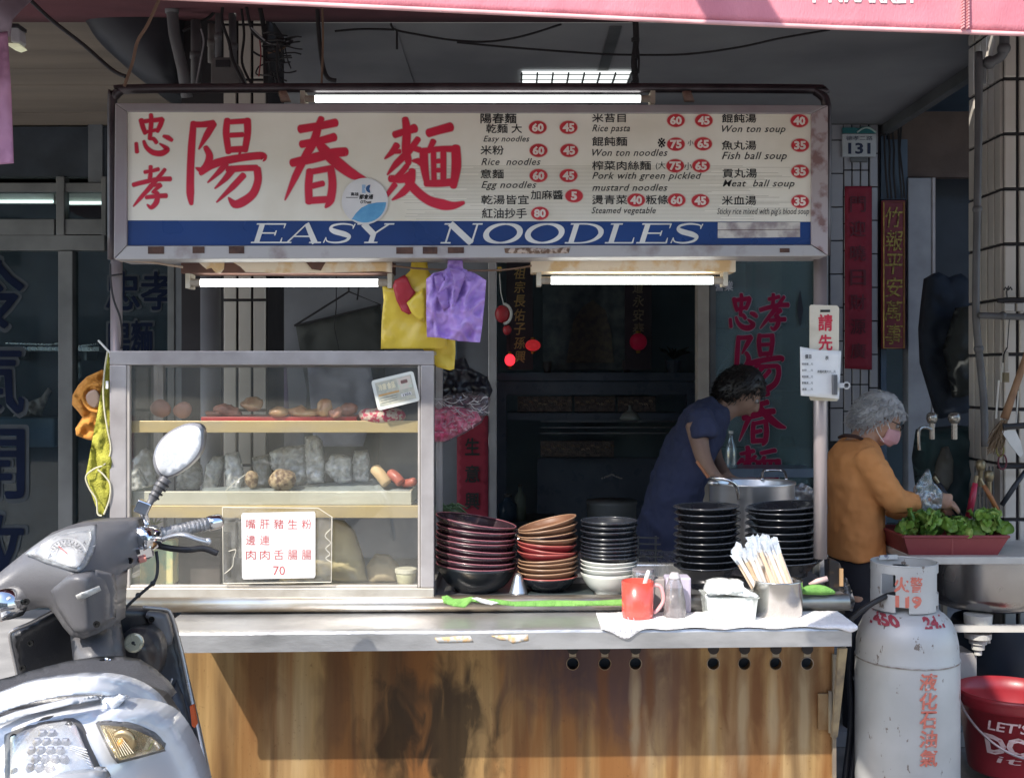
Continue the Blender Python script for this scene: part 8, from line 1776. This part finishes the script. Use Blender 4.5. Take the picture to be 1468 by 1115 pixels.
    # right mirror
    G().tube([P(211, 752, -.83), P(207, 738, -.83), P(205, 729, -.83)], [.008, .010, .012], 12).build('mirror_clamp', chrome, t, smooth=True)
    G().box(*sum([[v - e_, v + e_] for v, e_ in zip(P(205, 727, -.83), (.017, .014, .016))], []), rot=(0, .4, .2)).build('mirror_joint', chrome, t, bevel=.003)
    st_ = [P(211, 727, -.83), P(219, 714, -.82), P(228, 699, -.81), P(238, 686, -.80)]; G().tube(smooth3(st_), [.0085] * 5 + [.012] * 5 + [.015] * 5 + [.017], 14).build('mirror_stem', gp, t, smooth=True)
    for f in (.35, .5, .65, .8): v = st_[0].lerp(st_[-1], f); dd = (st_[-1] - st_[0]).normalized(); G().tube([v, v + dd * .0035], .0118 + .008 * f, 14).build('stem_ring', black_rubber, t)
    mo = [(292, 622), (291, 614), (286, 608), (275, 605.5), (262, 608), (244, 617), (230, 629), (221, 645), (218.5, 662), (224, 678), (233, 686), (245, 685), (264, 674), (282, 658), (291, 642)]
    mo = smoothpoly(mo, 2); cxm = 256; cym = 645
    fm = tps([(292, 615, -.80), (275, 605, -.80), (219, 660, -.83), (233, 686, -.815), (291, 642, -.795)])
    hs = sheet('mirror_housing', mo, lambda x, y: fm(x, y), M('mirror_shell', (.28, .28, .30), .3, coat=.4), t, step=5, thick=.03, puff=.012, puff_px=4)
    mi = [(cxm + (x - cxm) * .90, cym + (y - cym) * .90) for x, y in mo]
    sheet('mirror_glass', mi, lambda x, y: fm(x, y) - .0015, M('dusty_sky_mirror', (.90, .91, .92), .34, .25, col2=(.78, .80, .82), scale=150, lo=.4, hi=.5, rvar=.12), hs, step=8, thick=.002)  # speckled dust, plus a bright sky reflection put into the pale base colour
    # seat, rail, tail
    fseat = tps([(0, 990, -1.55), (120, 958, -1.35), (180, 962, -1.35), (225, 1005, -1.42), (120, 1000, -1.62), (0, 1030, -1.7)])
    sheet('seat', [(-60, 1000), (-20, 990), (30, 975), (70, 965), (115, 958), (150, 957), (178, 962), (200, 976), (220, 994), (232, 1012), (200, 1040), (-60, 1060)], fseat, M('seat_vinyl', (.075, .075, .08), .45, col2=(.055, .055, .06), scale=6, bump=.3, bscale=200), t, step=7, thick=.10, puff=.06, puff_px=16)
    G().tube(smooth3([P(150, 966, -1.42), P(175, 973, -1.43), P(205, 990, -1.45), P(222, 1004, -1.46)]), .0022, 6).build('seat_piping', M('edge_bright', (.45, .43, .42), .25, .5), t)
    sheet('seat_hinge', smoothpoly([(130, 958), (134, 950), (146, 947), (156, 952), (160, 962)], 1), -1.30, chrome, t, step=3, thick=.03, puff=.01, puff_px=3)
    G().tube(smooth3([P(158, 957, -1.3), P(166, 951, -1.3), P(174, 956, -1.3), P(182, 961, -1.3)]), .003, 6).build('helmet_hook', bk, t)
    G().tube(smooth3([P(214, 995, -1.3), P(221, 990, -1.3), P(227, 995, -1.3)]), .0016, 5).build('strap', white_paint, t)
    sheet('rail_gap_shade', [(-60, 1020), (60, 1000), (160, 995), (215, 1015), (235, 1045), (200, 1080), (-60, 1080)], -1.66, bk, t, step=14, thick=.1)  # dark sheet stands in for the shade in the gap below the rail
    frl = tps([(0, 1000, -1.84), (100, 975, -1.80), (170, 975, -1.74), (235, 1030, -1.66), (100, 1000, -1.88), (0, 1025, -1.92), (200, 1010, -1.72)])
    rail = [(-60, 1020), (-20, 1002), (5, 992), (35, 980), (80, 974), (120, 971), (160, 973), (190, 982), (214, 996), (230, 1013), (237, 1028), (237, 1042), (230, 1048), (222, 1045), (214, 1034), (200, 1018), (182, 1006), (160, 998), (140, 995), (100, 996), (60, 1003), (20, 1014), (-10, 1026), (-60, 1042)]
    sheet('grab_rail', rail, frl, sv, t, step=3.5, thick=.035, puff=.03, puff_px=14, lap=24, sm=1)
    sheet('rail_underside', [(-60, 1052), (20, 1021), (100, 1001), (142, 999), (142, 1003), (100, 1010), (40, 1024), (-60, 1060)], lambda x, y: frl(x, y) + .02, M('rail_pale', (.55, .56, .57), .4), t, step=6, thick=.01)
    sheet('rail_bracket', [(145, 998), (176, 1004), (166, 1018), (156, 1023), (141, 1021), (144, 1008)], -1.80, sv, t, step=5, thick=.03, puff=.012, puff_px=4); sheet('rail_bracket', [(216, 1030), (234, 1044), (232, 1052), (222, 1048)], -1.70, sv, t, step=4, thick=.03)
    G().pprism([(128, 1012), (138, 1012), (139, 1019), (128, 1021)], -1.77, .01).build('rail_sticker', M('sticker_orange', (.70, .35, .22), .5), t)
    ft = tps([(0, 1050, -1.86), (130, 1022, -1.84), (200, 1030, -1.78), (245, 1065, -1.70), (272, 1125, -1.66), (130, 1125, -1.93), (0, 1125, -1.94), (70, 1080, -1.93), (200, 1090, -1.84)])
    sheet('tail_body', [(-60, 1062), (-10, 1050), (60, 1033), (110, 1026), (150, 1024), (180, 1027), (205, 1031), (228, 1041), (243, 1058), (256, 1080), (268, 1105), (280, 1140), (285, 1180), (-60, 1180)], ft, sv, t, step=5, thick=.10, puff=.04, puff_px=14, lap=24, sm=1)
    fl1 = lambda x, y: ft(x, y) - .006
    lf = sheet('tail_lamp', [(6, 1052), (30, 1040), (60, 1032), (90, 1027), (108, 1027), (114, 1033), (130, 1070), (150, 1112), (158, 1150), (4, 1150)], fl1, M('lamp_surround', (.16, .155, .15), .35, .3), t, step=7, thick=.02, puff=.008, puff_px=4)
    rm = M('reflector_chrome', (.78, .78, .78), .24, .6, col2=(.62, .62, .63), scale=40, bump=.25, bscale=60)
    lens = [(15, 1056), (34, 1047), (62, 1038), (90, 1034), (102, 1034), (108, 1040), (122, 1074), (134, 1100), (140, 1150), (14, 1150)]
    sheet('lamp_reflector', lens, lambda x, y: ft(x, y) - .018, rm, lf, step=7, thick=.003)
    random.seed(9)
    for r_ in range(5):
        for c_ in range(4):
            x = 48 + c_ * 13.5 + (6.7 if r_ % 2 else 0) - 2 * r_ * .5; y = 1052 + r_ * 12.2
            if (r_, c_) in ((0, 0), (4, 3), (0, 3)): continue
            g = G(); Yq = ft(x, y) - .0195; g.lathe([(.0084, 0), (.0074, .002), (.004, .0034)], P(x, y, Yq), 6, Matrix.Rotation(pi / 2, 3, 'X'), capt=True); g.build('led_cell', M('led_lens', (.34, .34, .36), .12, .5, coat=.6, col2=(.22, .22, .24), scale=60), lf, smooth=False)
            G().tube([P(x + 7 * cos(a), y + 7 * sin(a), Yq + .001) for a in [pi / 3 * i + .5 for i in range(7)]], .0006, 4).build('cell_ring', chrome, lf)
    for (x, y) in ((99, 1038), (122, 1083), (20, 1056), (22, 1105)): G().lathe([(.0055, 0), (.005, .004), (.002, .004)], P(x, y, ft(x, y) - .016), 12, Matrix.Rotation(pi / 2, 3, 'X'), capt=True).build('lamp_screw', sm_, lf)
    for i in range(9): G().tube([P(100, 1068 + i * 2.4, ft(110, 1075) - .0205), P(124 + i * 1.3, 1074 + i * 4.2, ft(120, 1085) - .0205)], .0006, 4).build('lens_flute', wr_, lf)
    sheet('lamp_lens', lens, lambda x, y: ft(x, y) - .027, film('lamp_clear', (.95, .95, .95), .08, rough=.06, body=.07, bodycol=(.8, .8, .8)), lf, step=8, thick=.001)
    sheet('plate_lip', smoothpoly([(62, 1118), (80, 1110), (130, 1104), (150, 1106), (158, 1150), (50, 1150)], 1), lambda x, y: ft(x, y) - .035, M('lip_grey', (.40, .41, .42), .35, .3), t, step=7, thick=.02, puff=.01, puff_px=5)
    sig = [(137, 1036), (150, 1036), (172, 1038), (196, 1045), (218, 1055), (238, 1070), (241, 1075), (205, 1085), (169, 1094), (160, 1084), (148, 1060)]
    sg = sheet('turn_signal', sig, lambda x, y: ft(x, y) - .006, M('lamp_surround', (.16, .155, .15), .35, .3), t, step=6, thick=.02, puff=.006, puff_px=3)
    cs = (190, 1063); si = [(cs[0] + (x - cs[0]) * .88, cs[1] + (y - cs[1]) * .86) for x, y in sig]
    sheet('signal_reflector', si, lambda x, y: ft(x, y) - .016, M('signal_gold', (.60, .50, .30), .22, .8, col2=(.50, .40, .22), scale=40, bump=.5, bscale=80), sg, step=6, thick=.003)
    bc = P(176, 1063, ft(176, 1063) - .021); G().lathe([(.021, 0), (.018, .004), (.010, .0065), (.004, .003)], bc, 24, Matrix.Rotation(pi / 2, 3, 'X'), capt=True).build('bulb_cup', M('bulb_cup', (.44, .33, .18), .25, .7), sg, smooth=True); G().ball(bc + Vector((0, -.008, 0)), (.006, .006, .008)).build('bulb', M('bulb_amber', (.55, .30, .08), .1), sg, smooth=True)
    for i in range(8): G().tube([P(150 + i * 2.2, 1042 + i * .5, ft(160, 1045) - .020), P(166 + i * 3.6, 1086 - i * 1.0, ft(170, 1085) - .020)], .0006, 4).build('lens_flute', M('flute_cream', (.70, .62, .45), .3), sg)
    sheet('signal_lens', si, lambda x, y: ft(x, y) - .024, film('signal_clear', (.97, .94, .86), .08, rough=.05, body=.06, bodycol=(.8, .75, .6)), sg, step=7, thick=.001)
    # running gear below the frame
    def wheel(c, ang):
        R3 = Matrix.Rotation(ang, 3, 'Z') @ Matrix.Rotation(pi / 2, 3, 'X')
        w = G(); r0, r1 = .205, .045; w.tube([Vector(c) + Matrix.Rotation(ang, 3, 'Z') @ Vector((r0 * cos(a), 0, r0 * sin(a))) for a in [2 * pi * i / 40 for i in range(41)]], r1, 12, cap=False); wb = w.build('wheel', black_rubber, t, smooth=True)
        G().lathe([(.16, -.03), (.16, .03), (.04, .035)], c, 28, R3, capt=True).build('rim', alu_grey, wb)
    wheel((-.78, -1.62, .25), radians(108)); wheel((-1.22, -.42, .25), radians(140))
    G().box(-1.0, -.62, -1.75, -1.30, .32, .60, rot=(0, 0, radians(18))).build('rear_body', sv, t, bevel=.05); G().box(-1.2, -.85, -1.30, -.80, .26, .34, rot=(0, 0, radians(18))).build('floor_board', bk, t, bevel=.02)
scooter()
run_text()
for o in list(bpy.data.objects):
    if o.type == 'EMPTY' and o.parent is None and not o.children: bpy.data.objects.remove(o)
